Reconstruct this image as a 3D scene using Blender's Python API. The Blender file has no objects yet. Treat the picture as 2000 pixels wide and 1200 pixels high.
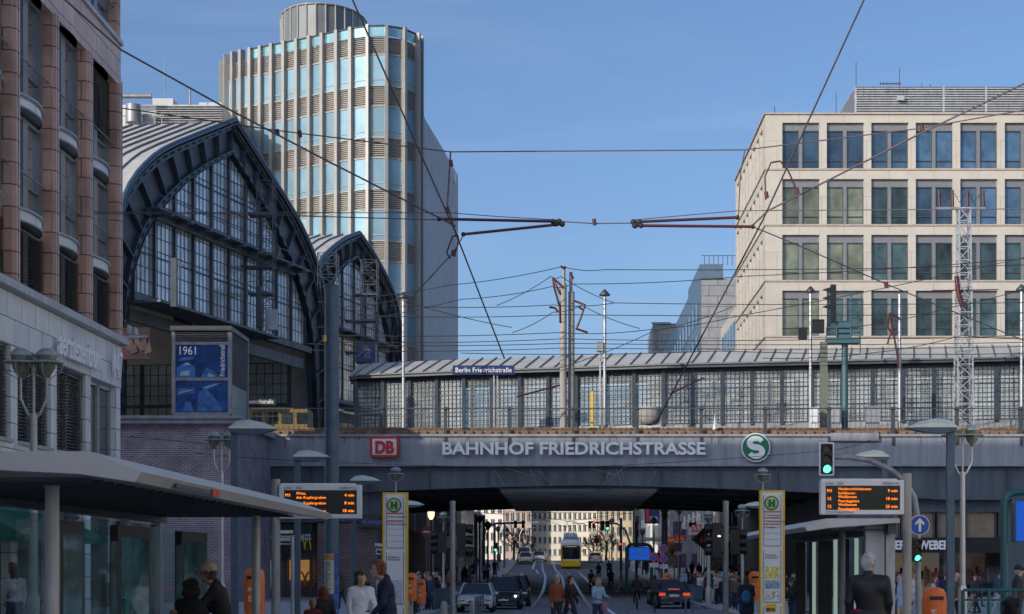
import bpy, bmesh, math, random
import numpy as np
from mathutils import Vector, Matrix
random.seed(7)
R = math.radians
S = bpy.context.scene
COL = S.collection
# ------------------------------------------------------------ camera, sky, sun, exposure
EZ, F, CX, HY = 1.8, 3400.0, 1100.0, 1105.0     # eye height, focal length in px, vanishing point of the street
cd = bpy.data.cameras.new('camera'); cam = bpy.data.objects.new('camera', cd); COL.objects.link(cam)
cam.location = (0, 0, EZ); cam.rotation_euler = (R(90), 0, 0)
cd.sensor_width = 36; cd.lens = F / 2000 * 36
cd.shift_x = -(CX - 1000) / 2000; cd.shift_y = (HY - 600) / 2000
cd.clip_start = 0.5; cd.clip_end = 6000
cd.dof.use_dof = True; cd.dof.focus_distance = 112; cd.dof.aperture_fstop = 6.3
S.camera = cam
SUN_A, SUN_E = 42, 20                            # degrees left of straight behind the camera, elevation
w = bpy.data.worlds.new('World'); S.world = w; w.use_nodes = True
wn = w.node_tree.nodes; wl = w.node_tree.links
sky = wn.new('ShaderNodeTexSky'); sky.sky_type = 'NISHITA'; sky.sun_disc = False
sky.sun_elevation = R(SUN_E); sky.sun_rotation = R(180 + SUN_A)
sky.air_density = 0.8; sky.dust_density = 2.8; sky.ozone_density = 4.0
tcw = wn.new('ShaderNodeTexCoord'); mpw = wn.new('ShaderNodeMapping'); mpw.inputs['Scale'].default_value = (1.2, 1.2, 9); mpw.inputs['Rotation'].default_value = (.12, .1, 0)
cn = wn.new('ShaderNodeTexNoise'); cn.inputs['Scale'].default_value = 3.2; cn.inputs['Detail'].default_value = 7; cn.inputs['Roughness'].default_value = .62; cn.inputs['Distortion'].default_value = .6
cr = wn.new('ShaderNodeMapRange'); cr.inputs[1].default_value = .48; cr.inputs[2].default_value = .78; cr.inputs[3].default_value = 0; cr.inputs[4].default_value = .09
cmx = wn.new('ShaderNodeMix'); cmx.data_type = 'RGBA'; cmx.inputs['B'].default_value = (4.2, 4.8, 5.6, 1)      # thin high cloud
wl.new(tcw.outputs['Generated'], mpw.inputs[0]); wl.new(mpw.outputs[0], cn.inputs[0]); wl.new(cn.outputs[0], cr.inputs[0]); wl.new(cr.outputs[0], cmx.inputs['Factor'])
wl.new(sky.outputs[0], cmx.inputs['A']); wl.new(cmx.outputs['Result'], wn['Background'].inputs[0]); wn['Background'].inputs[1].default_value = 0.122
ld = bpy.data.lights.new('sun', 'SUN'); ld.energy = 2.4; ld.angle = R(0.5); ld.color = (1.0, 0.89, 0.75)
sun = bpy.data.objects.new('sun', ld); COL.objects.link(sun)
sd = Vector((math.sin(R(SUN_A)) * math.cos(R(SUN_E)), math.cos(R(SUN_A)) * math.cos(R(SUN_E)), -math.sin(R(SUN_E))))
sun.rotation_euler = sd.to_track_quat('-Z', 'Y').to_euler(); sun.location = (-60, -60, 60)
S.view_settings.view_transform = 'Standard'; S.view_settings.look = 'None'
S.view_settings.exposure = 0.48; S.view_settings.gamma = 1

# ------------------------------------------------------------ helpers
def px(x, Y): return (x - CX) * Y / F
def pz(y, Y): return EZ + (HY - y) * Y / F
def at(x, y, Y): return (px(x, Y), Y, pz(y, Y))
GP = [(-200, 0), (35, 0), (53, -.2), (72, -.42), (90, -.5), (115, -.5), (136, -.3), (150, -.02), (170, .5), (204, 1.4), (227, 2.25), (245, 2.5), (270, 2.4), (400, 1.0), (3000, 0)]
def g(Y):
    for (a, b), (c, d) in zip(GP, GP[1:]):
        if Y <= c: return b + (d - b) * (Y - a) / (c - a)
    return 0
def ground_pt(x, y):
    Y = 55.0
    while Y < 260:
        if EZ + (HY - y) * Y / F <= g(Y): break
        Y += .2
    return (px(x, Y), Y)

def M(name, col, rough=.6, metal=0.0, var=.18, scale=2.5, bump=0.0, rnd=0.0, spec=.5, streak=0.0):
    m = bpy.data.materials.new(name); m.use_nodes = True
    n = m.node_tree.nodes; l = m.node_tree.links; b = n['Principled BSDF']
    b.inputs['Roughness'].default_value = rough; b.inputs['Metallic'].default_value = metal
    b.inputs['Specular IOR Level'].default_value = spec
    tc = n.new('ShaderNodeTexCoord'); mp = n.new('ShaderNodeMapping'); l.new(tc.outputs['Object'], mp.inputs[0])
    if streak: mp.inputs['Scale'].default_value = (1, 1, 1 - streak)
    no = n.new('ShaderNodeTexNoise'); no.inputs['Scale'].default_value = scale; no.inputs['Detail'].default_value = 6
    no.inputs['Roughness'].default_value = .65
    l.new(mp.outputs[0], no.inputs[0])
    hs = n.new('ShaderNodeHueSaturation'); hs.inputs['Color'].default_value = (*col, 1)
    mr = n.new('ShaderNodeMapRange'); mr.inputs[1].default_value = .3; mr.inputs[2].default_value = .7
    mr.inputs[3].default_value = 1 - var; mr.inputs[4].default_value = 1 + var
    l.new(no.outputs[0], mr.inputs[0]); v = mr.outputs[0]
    if rnd:
        oi = n.new('ShaderNodeObjectInfo'); r2 = n.new('ShaderNodeMapRange')
        r2.inputs[3].default_value = 1 - rnd; r2.inputs[4].default_value = 1 + rnd
        l.new(oi.outputs['Random'], r2.inputs[0]); mm = n.new('ShaderNodeMath'); mm.operation = 'MULTIPLY'
        l.new(v, mm.inputs[0]); l.new(r2.outputs[0], mm.inputs[1]); v = mm.outputs[0]
    l.new(v, hs.inputs['Value']); l.new(hs.outputs[0], b.inputs['Base Color'])
    if bump:
        bp = n.new('ShaderNodeBump'); bp.inputs['Strength'].default_value = bump; bp.inputs['Distance'].default_value = .02
        n2 = n.new('ShaderNodeTexNoise'); n2.inputs['Scale'].default_value = scale * 9; n2.inputs['Detail'].default_value = 4
        l.new(tc.outputs['Object'], n2.inputs[0]); l.new(n2.outputs[0], bp.inputs['Height']); l.new(bp.outputs[0], b.inputs['Normal'])
    return m
def E(name, col, st):
    m = bpy.data.materials.new(name); m.use_nodes = True; b = m.node_tree.nodes['Principled BSDF']
    b.inputs['Base Color'].default_value = (*[c * .3 for c in col], 1)
    b.inputs['Emission Color'].default_value = (*col, 1); b.inputs['Emission Strength'].default_value = st
    return m
def blocks(name, c1, c2, mortar, bw, bh, ms=.012, rough=.8, bump=.3, var=.25):
    """brick or ashlar pattern laid on upright walls (u = x+y, v = z)"""
    m = bpy.data.materials.new(name); m.use_nodes = True
    n = m.node_tree.nodes; l = m.node_tree.links; b = n['Principled BSDF']; b.inputs['Roughness'].default_value = rough
    tc = n.new('ShaderNodeTexCoord'); sp = n.new('ShaderNodeSeparateXYZ'); l.new(tc.outputs['Object'], sp.inputs[0])
    ad = n.new('ShaderNodeMath'); ad.operation = 'ADD'; l.new(sp.outputs[0], ad.inputs[0]); l.new(sp.outputs[1], ad.inputs[1])
    cb = n.new('ShaderNodeCombineXYZ'); l.new(ad.outputs[0], cb.inputs[0]); l.new(sp.outputs[2], cb.inputs[1])
    br = n.new('ShaderNodeTexBrick'); l.new(cb.outputs[0], br.inputs['Vector'])
    br.inputs['Color1'].default_value = (*c1, 1); br.inputs['Color2'].default_value = (*c2, 1); br.inputs['Mortar'].default_value = (*mortar, 1)
    br.inputs['Scale'].default_value = 1; br.inputs['Mortar Size'].default_value = ms
    br.inputs['Brick Width'].default_value = bw; br.inputs['Row Height'].default_value = bh
    no = n.new('ShaderNodeTexNoise'); no.inputs['Scale'].default_value = .8; no.inputs['Detail'].default_value = 7; l.new(tc.outputs['Object'], no.inputs[0])
    hs = n.new('ShaderNodeHueSaturation'); l.new(br.outputs[0], hs.inputs['Color'])
    mr = n.new('ShaderNodeMapRange'); mr.inputs[1].default_value = .3; mr.inputs[2].default_value = .7
    mr.inputs[3].default_value = 1 - var; mr.inputs[4].default_value = 1 + var
    l.new(no.outputs[0], mr.inputs[0]); l.new(mr.outputs[0], hs.inputs['Value']); l.new(hs.outputs[0], b.inputs['Base Color'])
    bp = n.new('ShaderNodeBump'); bp.inputs['Strength'].default_value = bump; bp.inputs['Distance'].default_value = .02; bp.invert = True
    l.new(br.outputs['Fac'], bp.inputs['Height']); l.new(bp.outputs[0], b.inputs['Normal'])
    return m
def glass_mix(name, tint, trans=.5, refl=(.8, .85, .9), rough=.08, gl=.5):
    """real see-through glazing: part transparent, part mirror, part dusty"""
    m = bpy.data.materials.new(name); m.use_nodes = True
    n = m.node_tree.nodes; l = m.node_tree.links; n.remove(n['Principled BSDF'])
    t = n.new('ShaderNodeBsdfTransparent'); t.inputs[0].default_value = (.85, .92, .93, 1)
    gs = n.new('ShaderNodeBsdfGlossy'); gs.inputs[0].default_value = (*refl, 1); gs.inputs['Roughness'].default_value = rough
    d = n.new('ShaderNodeBsdfDiffuse'); d.inputs[0].default_value = (*tint, 1)
    tc = n.new('ShaderNodeTexCoord'); no = n.new('ShaderNodeTexNoise'); no.inputs['Scale'].default_value = .35; no.inputs['Detail'].default_value = 5
    l.new(tc.outputs['Object'], no.inputs[0])
    mr = n.new('ShaderNodeMapRange'); mr.inputs[1].default_value = .35; mr.inputs[2].default_value = .65
    mr.inputs[3].default_value = max(0, 1 - trans - .2); mr.inputs[4].default_value = min(1, 1 - trans + .2)
    oi = n.new('ShaderNodeObjectInfo'); ad = n.new('ShaderNodeMath'); ad.operation = 'MULTIPLY_ADD'; ad.inputs[1].default_value = .22; l.new(oi.outputs['Random'], ad.inputs[0]); l.new(no.outputs[0], ad.inputs[2]); sb_ = n.new('ShaderNodeMath'); sb_.operation = 'SUBTRACT'; sb_.inputs[1].default_value = .11; l.new(ad.outputs[0], sb_.inputs[0]); l.new(sb_.outputs[0], mr.inputs[0])
    a = n.new('ShaderNodeMixShader'); a.inputs[0].default_value = gl; l.new(d.outputs[0], a.inputs[1]); l.new(gs.outputs[0], a.inputs[2])
    c = n.new('ShaderNodeMixShader'); l.new(mr.outputs[0], c.inputs[0]); l.new(t.outputs[0], c.inputs[1]); l.new(a.outputs[0], c.inputs[2])
    l.new(c.outputs[0], n['Material Output'].inputs[0])
    return m

class MB:
    def __init__(s): s.v = []; s.f = []; s.m = []; s.k = 0; s.sm = False; s.s = []
    def mat(s, k): s.k = k; return s
    def add(s, vs, fs, smooth=False):
        o = len(s.v); s.v += [tuple(p) for p in vs]
        for f in fs: s.f.append([i + o for i in f]); s.m.append(s.k); s.s.append(smooth)
        return s
    def box(s, x0, x1, y0, y1, z0, z1):
        if x1 < x0: x0, x1 = x1, x0
        if y1 < y0: y0, y1 = y1, y0
        if z1 < z0: z0, z1 = z1, z0
        v = [(x, y, z) for z in (z0, z1) for y in (y0, y1) for x in (x0, x1)]
        return s.add(v, [(0, 2, 3, 1), (4, 5, 7, 6), (0, 1, 5, 4), (2, 6, 7, 3), (0, 4, 6, 2), (1, 3, 7, 5)])
    def bar(s, a, b, wd=.1, dp=None, up=(0, 0, 1)):
        """box-section bar from a to b"""
        a = Vector(a); b = Vector(b); d = (b - a)
        if d.length < 1e-6: return s
        d.normalize(); u = Vector(up)
        if abs(d.dot(u)) > .98: u = Vector((0, 1, 0))
        r = d.cross(u).normalized(); u = r.cross(d).normalized(); dp = dp or wd
        v = [p + r * (i * wd / 2) + u * (j * dp / 2) for p in (a, b) for i, j in ((-1, -1), (1, -1), (1, 1), (-1, 1))]
        return s.add(v, [(3, 2, 1, 0), (4, 5, 6, 7), (0, 1, 5, 4), (1, 2, 6, 5), (2, 3, 7, 6), (3, 0, 4, 7)])
    def tube(s, pts, r, n=8, cap=True):
        pts = [Vector(p) for p in pts]; rs = r if isinstance(r, (list, tuple)) else [r] * len(pts)
        rings = []; pr = None
        for i, p in enumerate(pts):
            d = (pts[min(i + 1, len(pts) - 1)] - pts[max(i - 1, 0)]).normalized()
            if pr is None:
                u = Vector((0, 0, 1)) if abs(d.z) < .9 else Vector((1, 0, 0)); pr = d.cross(u).normalized()
            pr = (pr - d * pr.dot(d)).normalized(); q = d.cross(pr)
            rings.append([p + (pr * math.cos(t) + q * math.sin(t)) * rs[i] for t in [2 * math.pi * k / n for k in range(n)]])
        fs = [(i * n + k, i * n + (k + 1) % n, (i + 1) * n + (k + 1) % n, (i + 1) * n + k) for i in range(len(pts) - 1) for k in range(n)]
        s.add([v for rg in rings for v in rg], fs, True)
        if cap:
            s.add(rings[0], [tuple(range(n))[::-1]]); s.add(rings[-1], [tuple(range(n))])
        return s
    def lathe(s, prof, n=16, c=(0, 0, 0)):
        v = [(c[0] + r * math.cos(2 * math.pi * k / n), c[1] + r * math.sin(2 * math.pi * k / n), c[2] + z) for r, z in prof for k in range(n)]
        fs = [(i * n + k, i * n + (k + 1) % n, (i + 1) * n + (k + 1) % n, (i + 1) * n + k) for i in range(len(prof) - 1) for k in range(n)]
        s.add(v, fs, True)
        if prof[0][0] > 1e-4: s.add(v[:n], [tuple(range(n))[::-1]])
        if prof[-1][0] > 1e-4: s.add(v[-n:], [tuple(range(n))])
        return s
    def prism(s, poly, d):
        """planar polygon (3-D points) extruded by vector d"""
        n = len(poly); d = Vector(d); p = [Vector(q) for q in poly]
        return s.add(p + [q + d for q in p], [tuple(range(n))[::-1], tuple(range(n, 2 * n))] + [(i, (i + 1) % n, n + (i + 1) % n, n + i) for i in range(n)])
    def quad(s, a, b, c, d): return s.add([a, b, c, d], [(0, 1, 2, 3)])
    def strip(s, A, B, smooth=False):
        n = len(A); return s.add(list(A) + list(B), [(i, i + 1, n + i + 1, n + i) for i in range(n - 1)], smooth)
    def sphere(s, c, r, n=12, sc=(1, 1, 1)):
        prof = [(r * math.sin(math.pi * i / n), -r * math.cos(math.pi * i / n)) for i in range(n + 1)]
        b = len(s.v); s.lathe([(max(a, 1e-5), z) for a, z in prof], n + 4)
        for i in range(b, len(s.v)):
            x, y, z = s.v[i]; s.v[i] = (c[0] + x * sc[0], c[1] + y * sc[1], c[2] + z * sc[2])
        return s
    def build(s, name, mats, parent=None, bevel=0):
        me = bpy.data.meshes.new(name); off = parent_loc(parent)
        me.from_pydata([(x - off[0], y - off[1], z - off[2]) for x, y, z in s.v], [], s.f)
        if not isinstance(mats, (list, tuple)): mats = [mats]
        for m in mats: me.materials.append(m)
        me.polygons.foreach_set('material_index', s.m); me.polygons.foreach_set('use_smooth', s.s); me.update()
        o = bpy.data.objects.new(name, me); COL.objects.link(o); o.parent = parent
        if bevel:
            b = o.modifiers.new('bevel', 'BEVEL'); b.width = bevel; b.segments = 2; b.limit_method = 'ANGLE'
        return o
def parent_loc(p):
    v = Vector((0, 0, 0))
    while p is not None: v += p.location; p = p.parent
    return v
def thing(name, label, cat, loc=(0, 0, 0), group=None):
    o = bpy.data.objects.new(name, None); COL.objects.link(o); o.location = loc; o.empty_display_size = .2
    tag(o, label, cat, group); return o
def tag(o, label=None, cat=None, group=None, kind=None):
    if label: o['label'] = label
    if cat: o['category'] = cat
    if group: o['group'] = group
    if kind: o['kind'] = kind
    return o
def kids(o): return KID.get(o.name) or [c for c in o.children]
KID = {}
def copy_tree(o, parent=None):
    c = o.copy(); COL.objects.link(c); c.parent = parent
    for ch in list(o.children): copy_tree(ch, c)
    return c
def text_mesh(s, size, ext=.01, bold=0.0, align='CENTER', squeeze=1.0, space=1.0, shear=0):
    cu = bpy.data.curves.new('t', 'FONT'); cu.body = s; cu.size = size; cu.extrude = ext; cu.offset = bold
    cu.align_x = align; cu.resolution_u = 3; cu.space_character = space; cu.shear = shear
    o = bpy.data.objects.new('t', cu); me = bpy.data.meshes.new_from_object(o)
    bpy.data.objects.remove(o)
    for v in me.vertices: v.co.x *= squeeze
    return me
def text(name, s, loc, size, mat, parent, ext=.01, bold=0.0, align='CENTER', rot=(90, 0, 0), squeeze=1.0, space=1.0, shear=0):
    """lettering; loc is the world position of the baseline's anchor, upright and facing the camera by default"""
    me = text_mesh(s, size, ext, bold, align, squeeze, space, shear); me.materials.clear(); me.materials.append(mat); me.name = name
    o = bpy.data.objects.new(name, me); COL.objects.link(o); o.parent = parent
    off = parent_loc(parent); o.location = (loc[0] - off[0], loc[1] - off[1], loc[2] - off[2])
    o.rotation_euler = tuple(R(a) for a in rot)
    return o

# ------------------------------------------------------------ materials
m_asph = M('asphalt', (.16, .165, .18), .82, scale=.6, var=.3, bump=.25)
m_pave = M('paving', (.38, .375, .37), .85, scale=1.2, var=.3, bump=.3)
m_kerb = M('kerb_stone', (.3, .3, .3), .8)
m_ground = M('ground_soil', (.12, .12, .11), .9, scale=.3)
m_rail = M('rail_steel', (.42, .43, .46), .3, .8, var=.1)
m_line = M('road_paint', (.75, .75, .74), .7, scale=8, var=.25)
m_conc = M('concrete', (.36, .35, .33), .8, scale=1.5, var=.2, bump=.2, streak=.8)
m_steelblue = M('bridge_paint', (.285, .31, .35), .5, scale=1.6, var=.24, streak=.93, bump=.05)
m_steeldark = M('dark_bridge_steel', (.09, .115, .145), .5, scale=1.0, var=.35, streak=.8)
m_hall = M('hall_steel_paint', (.05, .066, .09), .42, .1, scale=1.2, var=.25)
m_hallweb = M('hall_web_paint', (.1, .108, .13), .5, .1, scale=.8, var=.25)
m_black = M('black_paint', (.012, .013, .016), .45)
m_hole = M('recess_black', (.006, .007, .01), .8)
m_zinc = M('zinc_roof', (.47, .47, .46), .55, .1, scale=.5, var=.16)
m_seam = M('roof_seam', (.16, .17, .18), .5, .2)
m_rust = M('rusty_steel', (.22, .14, .085), .85, scale=3, var=.5, bump=.4)
m_white = M('white_paint', (.78, .79, .8), .4, var=.06)
m_letter = M('letter_white', (.96, .96, .96), .5, var=.05)
m_lgrey = M('light_grey_metal', (.42, .44, .47), .42, .3, var=.22, scale=3, streak=.6)
m_grey = M('grey_metal', (.27, .28, .3), .45, .3, var=.3, scale=3, streak=.7)
m_dgrey = M('dark_grey_metal', (.07, .078, .09), .45, .3, var=.15)
m_polblue = M('pole_blue_paint', (.075, .125, .18), .42, .1, scale=2, var=.2)
m_teal = M('teal_paint', (.02, .115, .13), .35, var=.12)
m_orange = M('orange_plastic', (.8, .17, .035), .42, var=.22, scale=4, streak=.7, bump=.1)
m_yellow = M('yellow_paint', (.78, .5, .02), .4, var=.08)
m_tramyel = M('tram_yellow', (.8, .52, .0), .3, var=.06)
m_red = M('red_paint', (.6, .03, .03), .4, var=.1)
m_green = M('logo_green', (.0, .19, .085), .45, var=.05)
m_blue = M('sign_blue', (.015, .08, .38), .4, var=.06)
m_dblue = M('dark_blue_sign', (.01, .035, .14), .4, var=.1)
m_frost = M('frosted_glass', (.5, .58, .58), .2, var=.06)
m_brick = blocks('grey_violet_brick', (.25, .2, .24), (.17, .14, .175), (.46, .44, .48), .36, .125, .014)
m_brick2 = blocks('dark_red_brick', (.2, .11, .11), (.12, .07, .08), (.4, .38, .38), .36, .125, .014)
m_pink = blocks('pink_granite', (.66, .5, .44), (.58, .43, .38), (.15, .11, .1), 1.25, .62, .018, rough=.55, bump=.25, var=.15)
m_pinkd = blocks('rough_pink_granite', (.6, .38, .3), (.52, .32, .25), (.1, .07, .06), .9, .62, .018, rough=.9, bump=.5, var=.3)
m_ash = blocks('pale_stone_slabs', (.77, .78, .79), (.68, .7, .72), (.17, .18, .2), 1.3, .72, .016, rough=.5, bump=.25, var=.14)
m_beige = blocks('beige_limestone', (.49, .465, .425), (.465, .44, .4), (.36, .33, .3), 3.86, 2.4, .03, rough=.75, bump=.15, var=.07)
m_bluestone = blocks('blue_grey_panels', (.25, .27, .3), (.22, .24, .27), (.1, .11, .12), 2.2, 1.3, .05, rough=.6, bump=.2, var=.15)
m_cream = M('cream_render', (.76, .71, .61), .8, scale=.3, var=.12)
m_cream2 = M('pale_render', (.66, .64, .61), .8, scale=.3, var=.15)
m_fin = M('tower_fin_metal', (.3, .3, .295), .45, .1, scale=.4, var=.1)
m_findark = M('tower_fin_shadow_side', (.30, .30, .29), .4, .3, scale=.4, var=.1)
m_louv = M('tower_louver', (.38, .365, .345), .55, .1, scale=1, var=.15)
m_louvd = M('louver_gap', (.27, .25, .23), .7)
m_gl_tower = M('tower_window_glass', (.2, .34, .44), .3, .1, scale=.15, var=.25, rnd=.25, spec=.25)
m_gl_dark = M('window_glass_dark', (.05, .075, .085), .06, .25, scale=.5, var=.7, rnd=.5, spec=.9)
m_gl_office = M('office_window_glass', (.085, .125, .15), .06, .5, scale=.35, var=.65, rnd=.45, spec=.9)
m_go = [M('office_glass_blue', (.07, .13, .2), .06, .45, scale=.5, var=.5, rnd=.4, spec=.9), M('office_glass_green', (.05, .085, .085), .06, .4, scale=.6, var=.8, rnd=.5, spec=.9), M('office_glass_olive', (.17, .19, .13), .08, .3, scale=.45, var=.7, rnd=.4, spec=.9)]
m_gl_sky = M('sky_reflecting_glass', (.62, .68, .74), .06, .85, scale=.6, var=.35, rnd=.25)
m_gl_pale = M('pale_window_glass', (.3, .37, .42), .08, .6, scale=.5, var=.4, rnd=.3)
m_blind = M('venetian_blind', (.1, .1, .095), .5, .3, var=.2)
m_frame = M('window_frame_grey', (.23, .24, .25), .4, .4, var=.08)
m_glhall = glass_mix('hall_glazing', (.92, .93, .94), .24, gl=.4, rough=.2)
m_glplat = glass_mix('platform_glazing', (.52, .58, .62), .5, gl=.3, rough=.2)
m_glshel = glass_mix('shelter_glass', (.05, .12, .13), .84, gl=.6, rough=.02)
m_wire = M('wire_black', (.03, .025, .028), .6)
m_insul = M('red_brown_insulator', (.09, .018, .018), .4)
m_cable = M('cable_violet_grey', (.12, .1, .115), .55)
m_lampbody = M('lamp_grey_green', (.38, .43, .42), .4, .3, var=.12)
m_lampglass = M('ribbed_lamp_glass', (.2, .2, .16), .25, .2, scale=12, var=.35)
m_lamppale = M('pale_lamp_shade', (.72, .78, .7), .3, .1, var=.1)
m_silver = M('silver_paint', (.5, .5, .52), .35, .7, var=.08)
# ------------------------------------------------------------ ground, road, pavements
YS = [-80, -40, 0, 20, 35] + [35 + 3 * i for i in range(1, 80)] + [300, 340, 400, 600, 1000, 1800, 3000]
def sheet(name, x0, x1, y0, y1, dz, mat, th=0.0):
    ys = sorted({y0, y1} | {y for y in YS if y0 < y < y1}); b = MB()
    A = [(x0, y, g(y) + dz) for y in ys]; B = [(x1, y, g(y) + dz) for y in ys]
    b.strip(A, B)
    b.f = [f[::-1] for f in b.f]
    if th:
        for side in (A, B): b.mat(1).strip(side, [(x, y, z - th) for x, y, z in side])
        b.mat(1).quad(A[0], B[0], (x1, y0, B[0][2] - th), (x0, y0, A[0][2] - th))
        b.quad(A[-1], B[-1], (x1, y1, B[-1][2] - th), (x0, y1, A[-1][2] - th))
    return tag(b.build(name, mat if isinstance(mat, list) else [mat]), kind='structure')
sheet('ground', -1500, 1500, -80, 3000, -.16, m_ground)
sheet('road', -6.0, 7.7, -60, 262, 0, m_asph)
sheet('pavement', -62, -6.0, -60, 262, .12, [m_pave, m_kerb], .25)
sheet('pavement', 7.7, 62, -60, 262, .12, [m_pave, m_kerb], .25)
sheet('bridge_roadway', -6.0, 7.7, 262, 420, .01, m_asph)
def rail(pts, name='tram_rail'):
    P = [ground_pt(*p) for p in pts]
    P = [(P[0][0] + (P[0][0] - P[1][0]) * 3, P[0][1] + (P[0][1] - P[1][1]) * 3)] + P
    Q = []
    for i in range(len(P) - 1):      # Catmull-Rom
        p0, p1, p2, p3 = P[max(i - 1, 0)], P[i], P[i + 1], P[min(i + 2, len(P) - 1)]
        for k in range(10):
            t = k / 10
            Q.append(tuple(.5 * (2 * p1[j] + (p2[j] - p0[j]) * t + (2 * p0[j] - 5 * p1[j] + 4 * p2[j] - p3[j]) * t * t + (3 * p1[j] - p0[j] - 3 * p2[j] + p3[j]) * t ** 3) for j in (0, 1)))
    Q.append(P[-1]); b = MB()
    for off, wdt, z, k in ((0, .07, .016, 0), (.12, .04, .014, 0), (.06, .24, .006, 1)):
        b.mat(k).strip([(x + off - wdt / 2, y, g(y) + z) for x, y in Q], [(x + off + wdt / 2, y, g(y) + z) for x, y in Q])
        b.f = [f for f in b.f]
    return tag(b.build(name, [m_rail, m_black]), kind='structure')
rail([(1028, 1200), (1047, 1176), (1061, 1148), (1064, 1128), (1059, 1112), (1058.6, 1096)])
rail([(1097, 1200), (1099, 1172), (1100, 1146), (1096, 1127), (1084, 1113), (1079, 1097)])
rail([(1160, 1197), (1140, 1170), (1124, 1144), (1112, 1124), (1103, 1112)])
rail([(1235, 1200), (1190, 1168), (1150, 1138), (1128, 1116)])
b = MB()
for x0, y0, x1, y1, wd in ((985, 1155, 1290, 1155, 1.2), (1040, 1112, 1046, 1097, .25), (1015, 1136, 1019, 1120, .15), (1047, 1113, 1051, 1121, .15), (1180, 1185, 1200, 1200, .2)):
    a = ground_pt(x0, y0); c = ground_pt(x1, y1); d = Vector((c[0] - a[0], c[1] - a[1])).normalized(); n = Vector((-d.y, d.x)) * wd / 2
    N = 8; A = []; B = []
    for i in range(N + 1):
        t = i / N; x = a[0] + (c[0] - a[0]) * t; y = a[1] + (c[1] - a[1]) * t
        A.append((x + n.x, y + n.y, g(y + n.y) + .005)); B.append((x - n.x, y - n.y, g(y - n.y) + .005))
    b.strip(A, B)
tag(b.build('road_markings', m_line), kind='structure')

# ------------------------------------------------------------ left: corner building with medical centre
XF = -15.3; YE = 60.2
cb_ = thing('corner_building', 'tall pink granite office building with curved window ledges over a pale stone base', 'building', (XF, YE, 0))
TOPZ = 38.0; LOWZ = 21.5; YT = 44.0  # tall end shades the girder; low part lets sun onto the row opposite
bays = [59.65 - 3.78 * i for i in range(8)]       # pillar near edges; window lies between y+? and next pillar
b = MB(); b.mat(0)
b.box(XF - 125, XF - .9, YT, YE - .3, 0, TOPZ).box(XF - 125, XF - .9, -75, YT, 0, LOWZ)                    # core; unseen depth and height stretched to cast the street and bridge shade
b.mat(1).box(XF - 45, XF, YT, YE, 23.2, TOPZ)                    # upper storeys, blank and out of view, raised to shade the bridge
b.box(XF - .9, XF, -75, 31, 9.6, LOWZ)  # unseen run past the camera, added to shade the foreground
b.mat(2).box(XF - .9, XF, -75, 31, 0, 9.4)
b.mat(1).box(XF - 125, XF - .9, YE - .3, YE, 0, TOPZ)
b.box(XF - .9, XF, 31, YE, 18.35, 19.75)                         # granite band
b.mat(2).box(XF - .9, XF + .02, 31, YE, 7.9, 9.4)                # pale fascia
b.box(XF - .9, XF + .02, 31, YE, 4.4, 5.2)
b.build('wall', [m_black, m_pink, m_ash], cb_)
MB().box(XF - .2, XF + .28, 31, YE + .15, 9.4, 9.62).box(XF, XF + .1, 31, YE, 19.75, 19.9).build('ledge', m_lgrey, cb_)
for y in bays:
    b = MB(); b.box(XF - .9, XF, y, y + .5, 9.62, 18.35).box(XF - .9, XF, y, y + .5, 19.75, 23.2 if y > YT else LOWZ)
    b.mat(1).box(XF - .2, XF + .1, y + .1, y + .2, 9.62, 18.35).box(XF - .2, XF + .1, y + .32, y + .42, 9.62, 18.35)
    b.build('pillar', [m_pinkd, m_pink], cb_)
    MB().box(XF - .9, XF, y - .1, y + .5, 0, 4.4).box(XF - .9, XF, y - .1, y + .5, 5.2, 7.9).build('stone_pier', m_ash, cb_)
def bow(y0, y1, n=10, d=.44):
    return [(XF - .42 + d * math.sin(math.pi * i / n) ** .7, y0 + (y1 - y0) * i / n) for i in range(n + 1)]
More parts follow.
